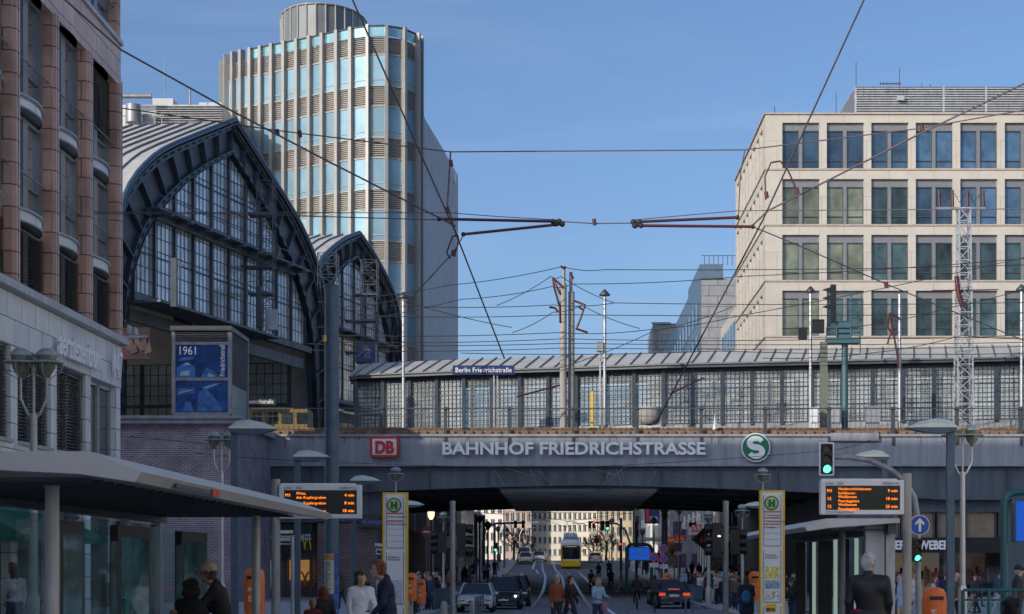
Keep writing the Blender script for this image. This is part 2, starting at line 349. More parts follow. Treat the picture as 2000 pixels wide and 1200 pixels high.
for y in bays:
    y0, y1 = y - 3.28, y                          # window opening
    for zi, (z0, z1, ledge, blind) in enumerate(((9.62, 11.5, 0, 1), (11.95, 14.75, 1, 0), (15.2, 18.35, 1, 0), (19.9, 23.2 if y > YT else LOWZ, 0, 0))):
        fr = MB(); xg = XF - .4
        for yy in (y0 + .1, y0 + 1.64, y1 - .1): fr.box(xg - .04, xg + .12, yy - (.22 if yy == y0 + 1.64 else .1), yy + (.22 if yy == y0 + 1.64 else .1), z0, z1)
        fr.box(xg - .04, xg + .1, y0, y1, z0, z0 + .1).box(xg - .04, xg + .1, y0, y1, z1 - .1, z1)
        if zi in (1, 2, 3):
            fr.box(xg - .03, xg + .08, y0, y1, z0 + .85, z0 + .93)
            fr.tube([(xg + .3, y0, z0 + 1.05), (xg + .3, y1, z0 + 1.05)], .025)
        W = fr.build('window', m_frame, cb_)
        MB().box(xg - .02, xg, y0, y1, z0, z1).build('pane', m_gl_sky if zi else m_gl_dark, W)
        if blind or (zi == 2 and y > 57):
            s = MB(); zlo = z0 if blind else z0 + 1.1; z = z1 - .05
            while z > zlo: s.add([(xg + .12, y0, z), (xg + .12, y1, z), (xg + .19, y1, z - .05), (xg + .19, y0, z - .05)], [(0, 1, 2, 3)]); z -= .1
            s.build('blind', m_blind, W)
        if ledge:
            P = bow(y0 - .02, y1 + .02); q = MB(); zt = z0; zb = z0 - .34
            q.strip([(x, yy, zb) for x, yy in P], [(x, yy, zt) for x, yy in P], True)
            q.mat(1).add([(x, yy, zt + .04) for x, yy in P] + [(XF - .5, y1, zt + .04), (XF - .5, y0, zt + .04)], [tuple(range(len(P) + 2))[::-1]])
            q.add([(x, yy, zb) for x, yy in P] + [(XF - .5, y1, zb), (XF - .5, y0, zb)], [tuple(range(len(P) + 2))])
            q.mat(1); q.tube([(x + .03, yy, zt) for x, yy in P], .05); q.tube([(x + .02, yy, zb) for x, yy in P], .035)
            q.build('curved_ledge', [m_ash, m_lgrey], cb_)
    q = MB(); P = bow(y0, y1, d=.45)   # lintel slab under granite band
    q.add([(x, yy, 18.35) for x, yy in P], [tuple(range(len(P)))]).strip([(x, yy, 18.35) for x, yy in P], [(x, yy, 18.75) for x, yy in P]); q.build('lintel', m_pink, cb_)
    # stone storey window with blinds
    fr = MB(); xg = XF - .3; a0, a1 = y - 3.28, y - .1
    for yy in (a0, (a0 + a1) / 2, a1): fr.box(xg, xg + .12, yy - .06, yy + .06, 5.2, 7.9)
    fr.box(xg, xg + .12, a0, a1, 7.75, 7.9); fr.box(xg, XF + .1, a0, a1, 5.2, 5.3)
    W = fr.build('window', m_lgrey, cb_); MB().box(xg + .01, xg + .03, a0, a1, 5.3, 7.8).build('pane', m_gl_dark, W)
    if y < 57:
        s = MB(); z = 7.85
        while z > 5.35: s.add([(xg + .14, a0 + .1, z), (xg + .14, a1, z), (xg + .21, a1, z - .05), (xg + .21, a0 + .1, z - .05)], [(0, 1, 2, 3)]); z -= .1
        s.build('blind', m_blind, W)
    fr = MB(); fr.box(xg, xg + .1, a0 - .05, a0 + .05, .1, 4.4).box(xg, xg + .1, a0, a1, 3.3, 3.4)
    W = fr.build('shop_window', m_dgrey, cb_); MB().box(xg + .01, xg + .03, a0, a1, .1, 4.4).build('pane', m_gl_dark, W)
me = text('letters', 'aerztezentrum', (XF + .22, 52.0, 8.15), 1.12, m_letter, cb_, ext=.04, align='LEFT', rot=(90, 0, 90), squeeze=.72, bold=.02)
text('letters', '147', (XF + .22, 58.25, 8.15), 1.3, m_letter, cb_, ext=.04, align='LEFT', rot=(90, 0, 90), squeeze=.62, bold=.02)
b = MB(); b.tube([(XF, YE, 11.5), (XF + .2, YE + .2, 11.5), at(285, 655, 61)], .05)
MB().tube([at(222, 660, 60.5), at(288, 658, 61)], .07).box(*[v for pr in zip(at(248, 652, 61), at(258, 638, 61.5)) for v in pr]).box(*[v for pr in zip(at(262, 652, 61), at(270, 642, 61.5)) for v in pr]).build('bracket_arm', m_lgrey, cb_)
MB().box(XF - 3, px(222, 60) + 3.2, 60.9, 61.1, 21, 21.12).build('bracket_arm', m_dgrey, cb_) if 0 else None

# ------------------------------------------------------------ station brick block with terrace
BY = 104.0
bx0, bx1 = -36, px(457, BY)
sb = thing('brick_station_block', 'grey violet brick block under the glass lift cabin left of the bridge', 'building', ((bx0 + bx1) / 2, BY, 0))
b = MB(); zt = pz(828, BY); b.box(bx0, px(370, BY), BY + .12, 117, -1, zt).box(px(370, BY), bx1, BY, 117, -1, zt)
b.build('wall', m_brick, sb)
MB().box(bx0, bx1 + .4, BY - .35, 117, zt, pz(815, BY)).box(bx0, bx1 + .55, BY - .5, BY, pz(819, BY), pz(813, BY)).build('coping', m_steelblue, sb)
# lift cabin
LY = 105.2; cx0, cx1 = px(337, LY), px(447, LY); zc0, zc1 = pz(808, LY), pz(636, LY)
lc = thing('glass_lift_cabin', 'dark louvred cabin with blue glass panels reading 1961 on the brick terrace', 'kiosk', ((cx0 + cx1) / 2, LY, zc0))
b = MB()
b.box(cx0, cx1, LY + .4, LY + 6, zc0, zc1 - .3)
b.box(cx0 - .15, cx1 + .15, LY, LY + 6, zc1 - .3, zc1 - .3 + .28); b.mat(1)
for x in (cx0, cx1 - .0): b.box(x - .1, x + .12, LY + .2, LY + .45, zc0, zc1 - .3)
for zz in (pz(740, LY), pz(670, LY), zc0): b.box(cx0, cx1, LY + .22, LY + .42, zz - .09, zz + .09)
b.mat(1).box(cx1 - .05, cx1 + .12, LY + 5.8, LY + 6, zc0, zc1 - .3)
b.build('housing', [m_dgrey, m_grey], lc)
b = MB(); z = zc1 - .4
while z > pz(668, LY): b.box(cx0 + .1, cx1 - .1, LY + .22, LY + .4, z - .03, z); b.box(cx1, cx1 + .1, LY + .6, LY + 5.7, z - .03, z); z -= .1
while z > pz(745, LY): b.box(cx1, cx1 + .1, LY + .6, LY + 5.7, z - .03, z + .02); z -= .13
b.build('louver', m_seam, lc)
MB().box(cx0 + .12, cx1 - .12, LY + .28, LY + .34, pz(738, LY), pz(672, LY)).build('upper_panel', M('blue_glass', (.008, .05, .2), .06, .0, scale=.9, var=.6, spec=.9), lc)
MB().box(cx0 + .12, cx1 - .12, LY + .28, LY + .34, pz(805, LY), pz(742, LY)).build('lower_panel', M('blue_glass_scene', (.012, .07, .26), .06, scale=1.6, var=.8, spec=.9), lc)
MB().box(cx1 + .02, cx1 + .06, LY + .5, LY + 5.8, zc0, pz(748, LY)).build('side_pane', M('teal_glass', (.2, .36, .38), .1, .4, scale=1.5, var=.4), lc)
b = MB()
def q_(pts): b.prism([at(x, y, LY + .27 - .006 * b.k) for x, y in pts], (0, .004, 0))
b.mat(0); q_([(345, 738), (345, 718), (362, 708), (380, 716), (382, 738)]); q_([(350, 700), (378, 696), (378, 702), (350, 706)]); q_([(392, 738), (402, 718), (420, 726), (428, 738)])
b.mat(1); q_([(352, 734), (352, 726), (370, 724), (370, 734)]); q_([(404, 736), (408, 729), (420, 733), (420, 736)]); q_([(356, 713), (366, 708), (374, 713)])
b.mat(0); q_([(385, 803), (388, 768), (402, 758), (434, 796), (434, 803)]); q_([(346, 760), (380, 756), (380, 768), (346, 772)]); q_([(356, 803), (362, 785), (372, 785), (378, 803)]); q_([(392, 756), (430, 747), (434, 749), (400, 762)])
b.mat(1); q_([(350, 766), (376, 760), (376, 763), (350, 769)]); q_([(398, 757), (424, 749), (424, 751), (402, 759)])
b.build('printed_image', [M('panel_print_mid', (.06, .17, .42), .2, scale=2.5, var=.5), M('panel_print_pale', (.3, .42, .55), .3, scale=3, var=.4)], lc)
text('digits', '1961', (px(345, LY), LY + .26, pz(692, LY)), .72, m_letter, lc, align='LEFT', squeeze=.85)
text('lettering', 'Friedrichstraße', (px(437, LY), LY + .26, pz(735, LY)), .42, m_letter, lc, align='LEFT', rot=(90, -90, 0), squeeze=.82)

# ------------------------------------------------------------ bridge
GY = 117.0
br = thing('railway_bridge', 'wide blue grey steel railway bridge spanning the street with station lettering', 'bridge', (0, GY, 0))
def under(x):                                    # lower edge of the arched girders
    t = abs(x - 1.5) / 24; return 7.2 - .95 * min(1, t) ** 1.6
XL, XR = px(468, GY), 42
zp0, zp1 = pz(910, GY), pz(850, GY)
b = MB(); b.box(XL, XR, GY, GY + .5, zp0, zp1)
b.box(XL, XR, GY - .14, GY, zp0 - .04, zp0 + .12).box(XL, XR, GY - .16, GY, zp1 - .1, zp1 + .06)
for x in (px(640, GY), px(1625, GY)): b.box(x - .04, x + .04, GY - .03, GY, zp0, zp1)
b.box(px(1622, GY), px(1715, GY), GY - .3, GY, pz(862, GY), zp1 + .12)
x = px(495, GY)
while x < XR: b.box(x - .12, x + .12, GY - .012, GY, zp0 + .12, zp1 - .1); x += 4.3
b.build('fascia', m_steelblue, br)
b = MB(); rr = random.Random(8); x = px(480, GY)
while x < XR:                                    # rivet rows and rust runs
    for k in range(9): b.box(x - .02, x + .02, GY - .03, GY - .012, zp0 + .25 + k * .2, zp0 + .29 + k * .2)
    x += 2.15
b.build('rivet', m_dgrey, br)
b = MB()
for k in range(46):
    x = XL + 1 + rr.random() * (XR - XL - 2); h = .15 + rr.random() ** 2 * 1.2; wd = .02 + rr.random() * .06; zt_ = zp1 - .1 if k % 3 else zp0 + .1
    if k % 3 == 0: h = -h * .3
    b.add([(x - wd, GY - .015 if k % 3 else GY - .15, zt_), (x + wd, GY - .015 if k % 3 else GY - .15, zt_), (x + wd * .2, GY - .015 if k % 3 else GY - .15, zt_ - abs(h) * (1 if k % 3 else .2))], [(0, 2, 1)])
b.build('rust_run', M('rust_stain', (.2, .15, .12), .9, var=.4), br)
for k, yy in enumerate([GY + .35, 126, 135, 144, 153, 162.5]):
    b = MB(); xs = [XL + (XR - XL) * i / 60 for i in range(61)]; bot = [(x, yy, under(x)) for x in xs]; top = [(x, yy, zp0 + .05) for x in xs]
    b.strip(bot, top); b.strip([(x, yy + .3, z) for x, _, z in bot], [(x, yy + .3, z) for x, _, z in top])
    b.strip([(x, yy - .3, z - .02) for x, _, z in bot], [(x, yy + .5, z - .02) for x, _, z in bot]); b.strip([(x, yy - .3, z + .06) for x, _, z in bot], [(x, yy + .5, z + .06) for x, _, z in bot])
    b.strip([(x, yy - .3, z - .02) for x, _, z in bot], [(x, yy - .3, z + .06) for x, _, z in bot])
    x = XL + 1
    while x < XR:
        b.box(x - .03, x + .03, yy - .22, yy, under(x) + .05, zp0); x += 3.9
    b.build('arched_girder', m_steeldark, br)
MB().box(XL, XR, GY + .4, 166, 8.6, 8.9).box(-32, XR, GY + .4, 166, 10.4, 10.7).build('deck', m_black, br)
cxa, cxb = -4.3, 6.4
b = MB(); y = GY + 1.2; i = 0                         # corrugated light ceiling
while y < 162: b.quad((cxa, y, 7.02), (cxb, y, 7.02), (cxb, y + .3, 6.86), (cxa, y + .3, 6.86)); b.quad((cxa, y + .3, 6.86), (cxb, y + .3, 6.86), (cxb, y + .6, 7.02), (cxa, y + .6, 7.02)); y += .6
b.build('corrugated_ceiling', M('corrugated_metal', (.82, .8, .77), .45, .15, scale=.5, var=.4), br)
b = MB()
for x0, x1 in ((cxa - .1, cxa + .02), (cxb - .02, cxb + .1)): b.box(x0, x1, GY + 1, 162, 6.86, 7.3)
b.box(cxa - .2, cxb + .2, GY + .5, GY + 1.0, 7.0, 7.12); b.build('ceiling_edge', m_steeldark, br)
b = MB()
for (x0, y0, x1, y1) in ((967, 920, 988, 953), (1053, 920, 1081, 951), (1282, 918, 1268, 948), (1192, 920, 1176, 950), (988, 915, 1034, 928), (1155, 916, 1202, 928), (1034, 915, 1055, 960), (1204, 915, 1214, 952), (1225, 908, 1180, 948)):
    b.tube([at(x0, y0, GY - .3), at(x1, y1, GY - .1)], .022, 5)
b.build('ceiling_hanger', m_grey, br)
b = MB()                                         # rusty deck edge
b.box(-33, XR, GY + .3, GY + 1.0, zp1, zp1 + .32).box(-33, XR, GY + 1.6, GY + 2.0, zp1 + .25, zp1 + .62)
x = -20
while x < XR: b.box(x, x + .28, GY + .1, GY + .4, zp1 + .1, zp1 + .3); x += .62
b.build('deck_edge', m_rust, br)
r_ = thing('bridge_railing', 'thin dark mesh railing along the bridge parapet', 'railing', (4, GY + .3, zp1))
zt = pz(797, GY)
b = MB(); b.box(-21, XR, GY + .25, GY + .33, zt - .05, zt + .03).box(-21, XR, GY + .27, GY + .31, zt - .55, zt - .51).box(-21, XR, GY + .27, GY + .31, zp1 + .35, zp1 + .4)
x = -21
while x < XR: b.box(x - .012, x + .012, GY + .28, GY + .3, zp1 + .35, zt); x += .36
b.build('mesh_panel', m_dgrey, r_)
x = px(745, GY)
while x < XR: MB().box(x - .1, x + .1, GY - .08, GY + .3, zp0 + 1.35, zt + .08).box(x - .16, x + .16, GY - .2, GY + .3, zt - .1, zt - .02).build('post', m_dgrey, r_); x += 4.3
# lettering and logos on the fascia
zb = pz(888, GY)
t = text('lettering', 'BAHNHOF FRIEDRICHSTRASSE', (px(1120, GY), GY - .28, zb), 1.0, m_letter, br, ext=.06, bold=.028)
W = t.dimensions.x if t.dimensions.x > 1 else 17
xs = [v.co.x for v in t.data.vertices]; ys = [v.co.y for v in t.data.vertices]
k1 = (px(1377, GY) - px(864, GY)) / (max(xs) - min(xs)); k2 = (pz(863, GY) - pz(888, GY)) / (max(ys) - min(ys))
for v in t.data.vertices: v.co.x *= k1; v.co.y *= k2
dbx = px(752, GY); dbz = pz(874, GY)
def rrect(x0, x1, z0, z1, r, n=6):
    P = []
    for cx, cz, a in ((x1 - r, z1 - r, 0), (x0 + r, z1 - r, 90), (x0 + r, z0 + r, 180), (x1 - r, z0 + r, 270)):
        for i in range(n + 1): t = R(a + 90 * i / n); P.append((cx + r * math.cos(t), cz + r * math.sin(t)))
    return P
db = thing('rail_logo_sign', 'red and white sign reading DB on the bridge fascia', 'sign', (dbx, GY - .2, dbz))
MB().prism([(x, GY - .42, z) for x, z in rrect(dbx - .97, dbx + .97, dbz - .7, dbz + .7, .2)], (0, .4, 0)).build('panel', m_red, db)
MB().prism([(x, GY - .44, z) for x, z in rrect(dbx - .8, dbx + .8, dbz - .54, dbz + .54, .08)], (0, .1, 0)).build('white_field', m_white, db)
text('letters', 'DB', (dbx, GY - .47, dbz - .41), 1.12, m_red, db, ext=.02, bold=.055, squeeze=.86)
sx, sz = px(1475, GY), pz(875, GY)
def disc(b, x, z, y, r, th, n=40):
    return b.prism([(x + r * math.cos(2 * math.pi * i / n), y, z + r * math.sin(2 * math.pi * i / n)) for i in range(n)], (0, th, 0))
ss = thing('suburban_rail_sign', 'round green sign with white letter S on the bridge fascia', 'sign', (sx, GY - .2, sz))
disc(MB(), sx, sz, GY - .4, .97, .35).build('rim', m_white, ss); disc(MB(), sx, sz, GY - .42, .89, .1).build('disc', m_green, ss)
P = []                                            # letter S drawn as a thick curve
for i in range(33):
    t = i / 32
    if t < .5: a = R(20 + 255 * (t / .5)); P.append((sx + .34 * math.cos(a) * 1.25, sz + .3 + .29 * math.sin(a)))
    else: a = R(95 - 255 * ((t - .5) / .5)); P.append((sx + .34 * math.cos(a) * 1.25, sz - .29 + .3 * math.sin(a)))
b = MB(); A = []; B = []
for i, (x, z) in enumerate(P):
    x0, z0 = P[max(i - 1, 0)]; x1, z1 = P[min(i + 1, 32)]; d = Vector((x1 - x0, z1 - z0)).normalized(); h = .15 + .05 * math.sin(math.pi * i / 32)
    A.append((x - d.y * h, GY - .45, z + d.x * h)); B.append((x + d.y * h, GY - .45, z - d.x * h))
b.strip(A, B).strip(A, [(x, y + .05, z) for x, y, z in A]).strip(B, [(x, y + .05, z) for x, y, z in B]); b.build('letter', m_letter, ss)
# piers under the bridge
lp = thing('bridge_pier', 'dark red brick pier with a restaurant entrance under the left end of the bridge', 'building', (-17, GY, 0))
xa, xb = XL, px(737, 118)
MB().box(xa, px(505, 118), 118, 164, -1, 8.5).box(px(620, 118), xb, 118, 164, -1, pz(1022, 118)).box(px(505, 118), px(620, 118), 119.5, 164, -1, 8.5).box(px(505, 118), px(620, 118), 118, 119.5, pz(1022, 118), pz(1018, 118)).build('wall', m_brick2, lp)
MB().box(xa, xb + .3, 117.8, 118.2, pz(1020, 118), 8.4).build('steel_band', m_steeldark, lp)
MB().box(px(505, 118), px(610, 118), 118.1, 118.3, pz(1082, 118), pz(1024, 118)).build('shop_sign', M('dark_green_sign', (.008, .04, .03), .5), lp)
text('sign_letters', "WILLKOMMEN BEI McDONALD'S.", (px(608, 118), 118.04, pz(1054, 118)), .52, m_letter, lp, align='RIGHT', squeeze=.5, bold=.01)
def arches(b, x, z, y, s):
    for k in (-1, 1):
        b.tube([(x + k * s * (.5 + .5 * math.cos(R(a))) , y, z + s * 1.7 * math.sin(R(a))) for a in range(0, 181, 15)], s * .13, 6)
arches(MB(), px(595, 118), pz(1074, 118), 118.0, .36) if 0 else None
b = MB(); arches(b, px(595, 118), pz(1074, 118), 118.02, .4); b.build('arch_logo', m_yellow, lp)
b = MB(); arches(b, px(592, 118), pz(1145, 118), 118.9, .55); b.build('arch_logo', m_yellow, lp)
b = MB()
for x in (505, 540, 557, 606): b.box(px(x, 118) - .1, px(x, 118) + .1, 118.3, 118.5, -.4, pz(1088, 118))
b.box(px(505, 118), px(606, 118), 118.3, 118.5, pz(1092, 118), pz(1084, 118))
d_ = b.build('door', m_dgrey, lp); MB().box(px(505, 118), px(606, 118), 118.6, 118.65, -.4, pz(1092, 118)).build('door_glass', m_glshel, d_)
MB().box(px(560, 118), px(603, 118), 119.2, 119.3, .8, pz(1094, 118)).build('lit_interior', E('warm_shop_light', (.9, .35, .08), .35), lp)
MB().box(px(512, 118), px(538, 118), 119.2, 119.3, .2, 2.2).build('menu_display', E('menu_screen', (.5, .5, .45), .25), lp)
MB().box(px(735, 130), px(742, 130), 125, 128, .5, 3.0).build('poster', m_cream2, lp)
sk = thing('shop_nameplate', 'small dark sign with blue letters on the wall under the left bridge end', 'sign', (px(728, 117), 116.5, 3))
MB().box(px(702, 117), px(742, 117), 116.7, 117.6, pz(1030, 117), pz(1005, 117)).build('panel', m_dgrey, sk)
text('letters', 'Kamps', (px(728, 117), 116.65, pz(1024, 117)), .48, E('blue_neon', (.1, .18, .6), .16), sk)
# right: fashion shop below the bridge
rs = thing('fashion_shop', 'dark shopfront with warm lit windows and pale letters under the right bridge end', 'shop', (26, 118, 0))
x0, x1 = px(1740, 118), px(1962, 118)
MB().box(18.6, x0, 118, 164, -1, 8.5).box(x1, 44, 118, 164, -1, 8.5).box(x0, x1, 118, 118.6, pz(1000, 118), 8.5).box(x0, x1, 124, 125, -1, 8).build('wall', m_steeldark, rs)
MB().box(x0 - .1, x1 + .1, 117.9, 118.4, pz(1080, 118), pz(1050, 118)).build('sign_band', m_black, rs)
m_warm = E('warm_window', (.75, .45, .2), .1); 
for a, c in ((1740, 1758), (1760, 1826), (1830, 1882), (1886, 1946), (1950, 1960)):
    w_ = MB().box(px(a, 118), px(a, 118) + .08, 118, 118.3, pz(1050, 118), pz(1000, 118)).box(px(c, 118) - .08, px(c, 118), 118, 118.3, pz(1050, 118), pz(1000, 118)).build('upper_window', m_dgrey, rs)
    MB().box(px(a, 118), px(c, 118), 118.32, 118.4, pz(1050, 118), pz(1000, 118)).build('pane', M('beige_lit_pane', (.3, .235, .17), .2, 0, scale=.8, var=.3), w_)
text('letters', 'GERRY WEBER', (px(1733, 118), 117.75, pz(1073, 118)), .82, m_letter, rs, ext=.05, bold=.03, align='LEFT', squeeze=.77)
MB().box(x0, x1, 118.2, 118.25, -.4, pz(1080, 118)).build('shop_window', m_glshel, rs)
MB().box(x0, x1, 118.6, 123.8, -.38, -.34).build('shop_floor', M('shop_floor_wood', (.3, .2, .12), .4), rs)
MB().box(px(1745, 121), px(1850, 121), 123.6, 123.8, 0, 3.0).build('lit_back_wall', E('warm_back_wall', (.6, .4, .24), .13), rs)
MB().box(px(1860, 121), px(1950, 121), 123.6, 123.8, 1.2, 2.8).build('lit_back_wall', E('warm_shelf', (.5, .25, .15), .05), rs)
b = MB()
for i in range(30):
    x = px(1750 + i * 6.7, 121.5)
    b.mat((i * 7 + i // 3) % 4).box(x, x + .17, 121 + i % 2 * .1, 121.2 + i % 2 * .1, .4 + (i * 5 % 4) * .15, 1.35 + (i * 3 % 5) * .1)
b.build('clothes_rack', [M('cloth_red', (.35, .04, .03), .9), M('cloth_tan', (.4, .26, .18), .9), M('cloth_pink', (.5, .2, .15), .9), M('cloth_dark', (.05, .04, .05), .9)], rs)
for i, xx in enumerate((1846, 1868)):
    mn = thing('mannequin', ('pink dressed shop mannequin behind the fashion shop window', 'red dressed shop mannequin behind the fashion shop window')[i], 'mannequin', (px(xx, 119.5), 119.5, -.3))
    q = (px(xx, 119.5), 119.5, 0)
    MB().lathe([(.12, .8), (.2, 1.1), (.14, 1.35), (.22, 1.75), (.2, 1.85), (.06, 1.95)], 12, q).build('dress', M('dress%s' % 'ab'[i], ((.5, .2, .16), (.5, .02, .02))[i], .8), mn)
    MB().tube([(q[0], q[1], -.3), (q[0], q[1], .85)], .05).sphere((q[0], q[1], 2.12), .12, 8, (.85, 1, 1.15)).tube([(q[0], q[1], 1.9), (q[0], q[1], 2.05)], .05).build('figure', M('mannequin_pale%s' % 'ab'[i], (.5, .45, .4), .5), mn)
# ------------------------------------------------------------ station halls
def lerp_profile(P, n):
    P = [Vector(p) for p in P]; L = [0]
    for a, c in zip(P, P[1:]): L.append(L[-1] + (c - a).length)
    out = []
    for i in range(n):
        s = L[-1] * i / (n - 1); k = 0
        while k < len(P) - 2 and L[k + 1] < s: k += 1
        out.append(P[k].lerp(P[k + 1], (s - L[k]) / (L[k + 1] - L[k])))
    return out
def hall(name, label, c0, Yc, OUT, INN, zg, zb, n_side, length, seam):
    def P(u, z, w=0): return (c0 + .2533 * (Yc + u) - w, Yc + u + w * .14, z)
    h = thing(name, label, 'station hall', (P(0, zb)[0], Yc, zb))
    o1 = lerp_profile(OUT, 26); i1 = lerp_profile(INN, 26)
    O = [(-p.x, p.y) for p in o1[::-1]] + [(p.x, p.y) for p in o1[1:]]
    I = [(-p.x, p.y) for p in i1[::-1]] + [(p.x, p.y) for p in i1[1:]]
    def mix(t): return [(a[0] * (1 - t) + c[0] * t, a[1] * (1 - t) + c[1] * t) for a, c in zip(O, I)]
    b = MB()
    b.mat(1).strip([P(*q, 0) for q in O], [P(*q, 0) for q in I])
    b.mat(0)
    for t0, t1, w in ((0, .2, -.4), (.86, 1, -.4)):
        A, B = mix(t0), mix(t1)
        b.strip([P(*q, w) for q in A], [P(*q, w) for q in B])
        for Q in (A, B): b.strip([P(*q, w) for q in Q], [P(*q, w + .4) for q in Q])
    b.strip([P(*q, -.75) for q in O], [P(*q, .3) for q in O]); b.strip([P(q[0], q[1] - .12, -.75) for q in O], [P(*q, -.75) for q in O])
    b.strip([P(*q, -.5) for q in I], [P(*q, .4) for q in I])
    b.mat(2)                                    # lattice openings in both chords
    def perf(t0, t1, w, n):
        A = lerp_profile(mix(t0), n * 2); B = lerp_profile(mix(t1), n * 2)
        for k in range(0, n * 2 - 1, 2): b.quad(P(*A[k], w), P(*A[k + 1], w), P(*B[k + 1], w), P(*B[k], w))
    nn = int(n_side * 7)
    perf(.075, .145, -.43, int(nn * 1.7)); perf(.895, .945, -.43, int(nn * 1.7))
    b.mat(0); A = lerp_profile(mix(.2), 27); B = lerp_profile(mix(.86), 27)
    for k in range(1, 26): b.bar(P(*A[k], -.22), P(*B[k], -.22), .14, .4, up=(1, 0, 0))
    b.build('arched_rib', [m_hall, m_hallweb, m_hole], h)
    def iz(u):
        u = abs(u)
        for (a, c), (d, e) in zip(INN, INN[1:]):
            if u <= d and d > a: return c + (e - c) * (u - a) / (d - a)
        return zg
    umax = max(u for u, z in INN if z > zg + .3)
    us = [k * 3.05 for k in range(-n_side, n_side + 1)]
    for u in us:
        if abs(u) < umax - .2: MB().bar(P(u, zg, -.08), P(u, iz(u), -.08), .22, .16, up=(1, 0, 0)).build('mullion', m_hall, h)
    ends = [-umax] + [u for u in us if abs(u) < umax - .4] + [umax]
    for a, c in zip(ends, ends[1:]):
        b = MB(); n = 5 if c - a > 2.5 else 3
        for k in range(1, n): u = a + (c - a) * k / n; b.bar(P(u, zg, 0), P(u, iz(u), 0), .06, .03, up=(1, 0, 0))
        z = zg; j = 0
        while z < max(iz(a), iz(c), iz((a + c) / 2)):
            u0, u1 = a, c
            while iz(u0) < z and u0 < c: u0 += .1
            while iz(u1) < z and u1 > a: u1 -= .1
            if u1 > u0: b.bar(P(u0, z, 0), P(u1, z, 0), .04, .14 if j % 4 == 0 else .055)
            z += 1.0 if j % 4 else .45; j += 1
        W = b.build('window_bay', m_hall, h)
        m = (a + c) / 2
        MB().add([P(a, zg, .04), P(c, zg, .04), P(c, iz(c), .04), P(m, iz(m), .04), P(a, iz(a), .04)], [(0, 1, 2, 3, 4)]).build('pane', m_glhall, W)
    zw = zg + (OUT[0][1] - zg) * .41; uw = umax * .87
    b = MB(); b.bar(P(-uw, zw, -.75), P(uw, zw, -.75), 1.0, .16).bar(P(-uw, zw - .3, -.25), P(uw, zw - .3, -.25), .2, .5)
    for u in us:
        if abs(u) < uw: b.bar(P(u, zw - .2, 0), P(u, zw - .2, -1.5), .3, .28)
    b.tube([P(-uw, zw + .9, -1.2), P(uw, zw + .9, -1.2)], .04, 5)
    b.build('walkway', m_steeldark, h)
    b = MB(); b.bar(P(-umax, zg, -.2), P(umax, zg, -.2), .5, .5).bar(P(-umax - .6, zg - .5, -1.4), P(umax * .25, zg - .5, -1.4), 2.6, .18).bar(P(-umax, zg - 1.2, .4), P(umax, zg - 1.2, .4), .3, .9)
    b.build('canopy', m_steeldark, h)
    # roof
    sh = lambda Q, w: [P(u, z + .1, w) for u, z in Q]
    b = MB(); b.strip(sh(O, -.5), sh(O, length)).strip([P(u, z - .1, -.5) for u, z in O], [P(u, z - .1, length) for u, z in O]).build('roof', m_zinc, h)
    b = MB(); w = 1.0; half = [q for q in O if q[0] <= .01]
    while w < length:
        b.strip([P(u, z + .26, w) for u, z in half], [P(u, z + .26, w + .07) for u, z in half]).strip([P(u, z + .1, w) for u, z in half], [P(u, z + .26, w) for u, z in half]); w += seam
    b.build('roof_seam', m_seam, h)
    MB().tube([P(u, z + .28, -.6) for u, z in O], .22, 8).build('gable_flashing', M(name + '_flashing', (.06, .1, .16), .35, .3), h)
    # inside
    b = MB()
    for w in (12, 26)[:1 if length < 20 else 2]:
        A = [P(u, z - .3, w) for u, z in O]; B = [P(u, z, w) for u, z in I]; b.strip(A, B)
    b.build('inner_arch', m_hall, h)
    MB().prism([P(-19 * umax / 15.8, zb - .1, -.4), P(19 * umax / 15.8, zb - .1, -.4), P(19 * umax / 15.8, zb - .1, length), P(-19 * umax / 15.8, zb - .1, length)], (0, 0, .3)).build('platform_floor', m_conc, h)
    return h, P, iz
OUT1 = [(0, 37.3), (5.2, 35.05), (9.9, 33), (12.6, 31.7), (14.8, 30.2), (16.4, 28.9), (17.7, 27.2), (18.7, 24.8), (19.4, 21), (19.5, 11.5)]
IN1 = [(0, 34.8), (3.9, 33.0), (7.9, 30.8), (12.2, 27.7), (14.3, 25.5), (15.8, 23.0), (16.5, 20.8), (17.0, 17), (17.2, 11.5)]
h1, P1, _ = hall('station_hall', 'large dark steel station hall with arched glazed gable behind the lift cabin', -62.3, 139.7, OUT1, IN1, 21.0, 11.3, 5, 55, 1.15)
k = .66
OUT2 = [(0, 34.4), (3.6, 33.2), (6.4, 31.9), (9.2, 30.4), (10.8, 28.8), (11.8, 26.6), (12.3, 23.5), (12.4, 11.5)]
IN2 = [(0, 32.1), (2.8, 31.1), (5.5, 29.3), (7.9, 27.2), (9.5, 24.6), (10.2, 21.6), (10.5, 18), (10.6, 11.5)]
h2, P2, _ = hall('station_hall', 'smaller dark steel station hall with arched gable just right of the large hall', -64.3, 172, OUT2, IN2, 17.5, 11.3, 3, 13, 1.15)
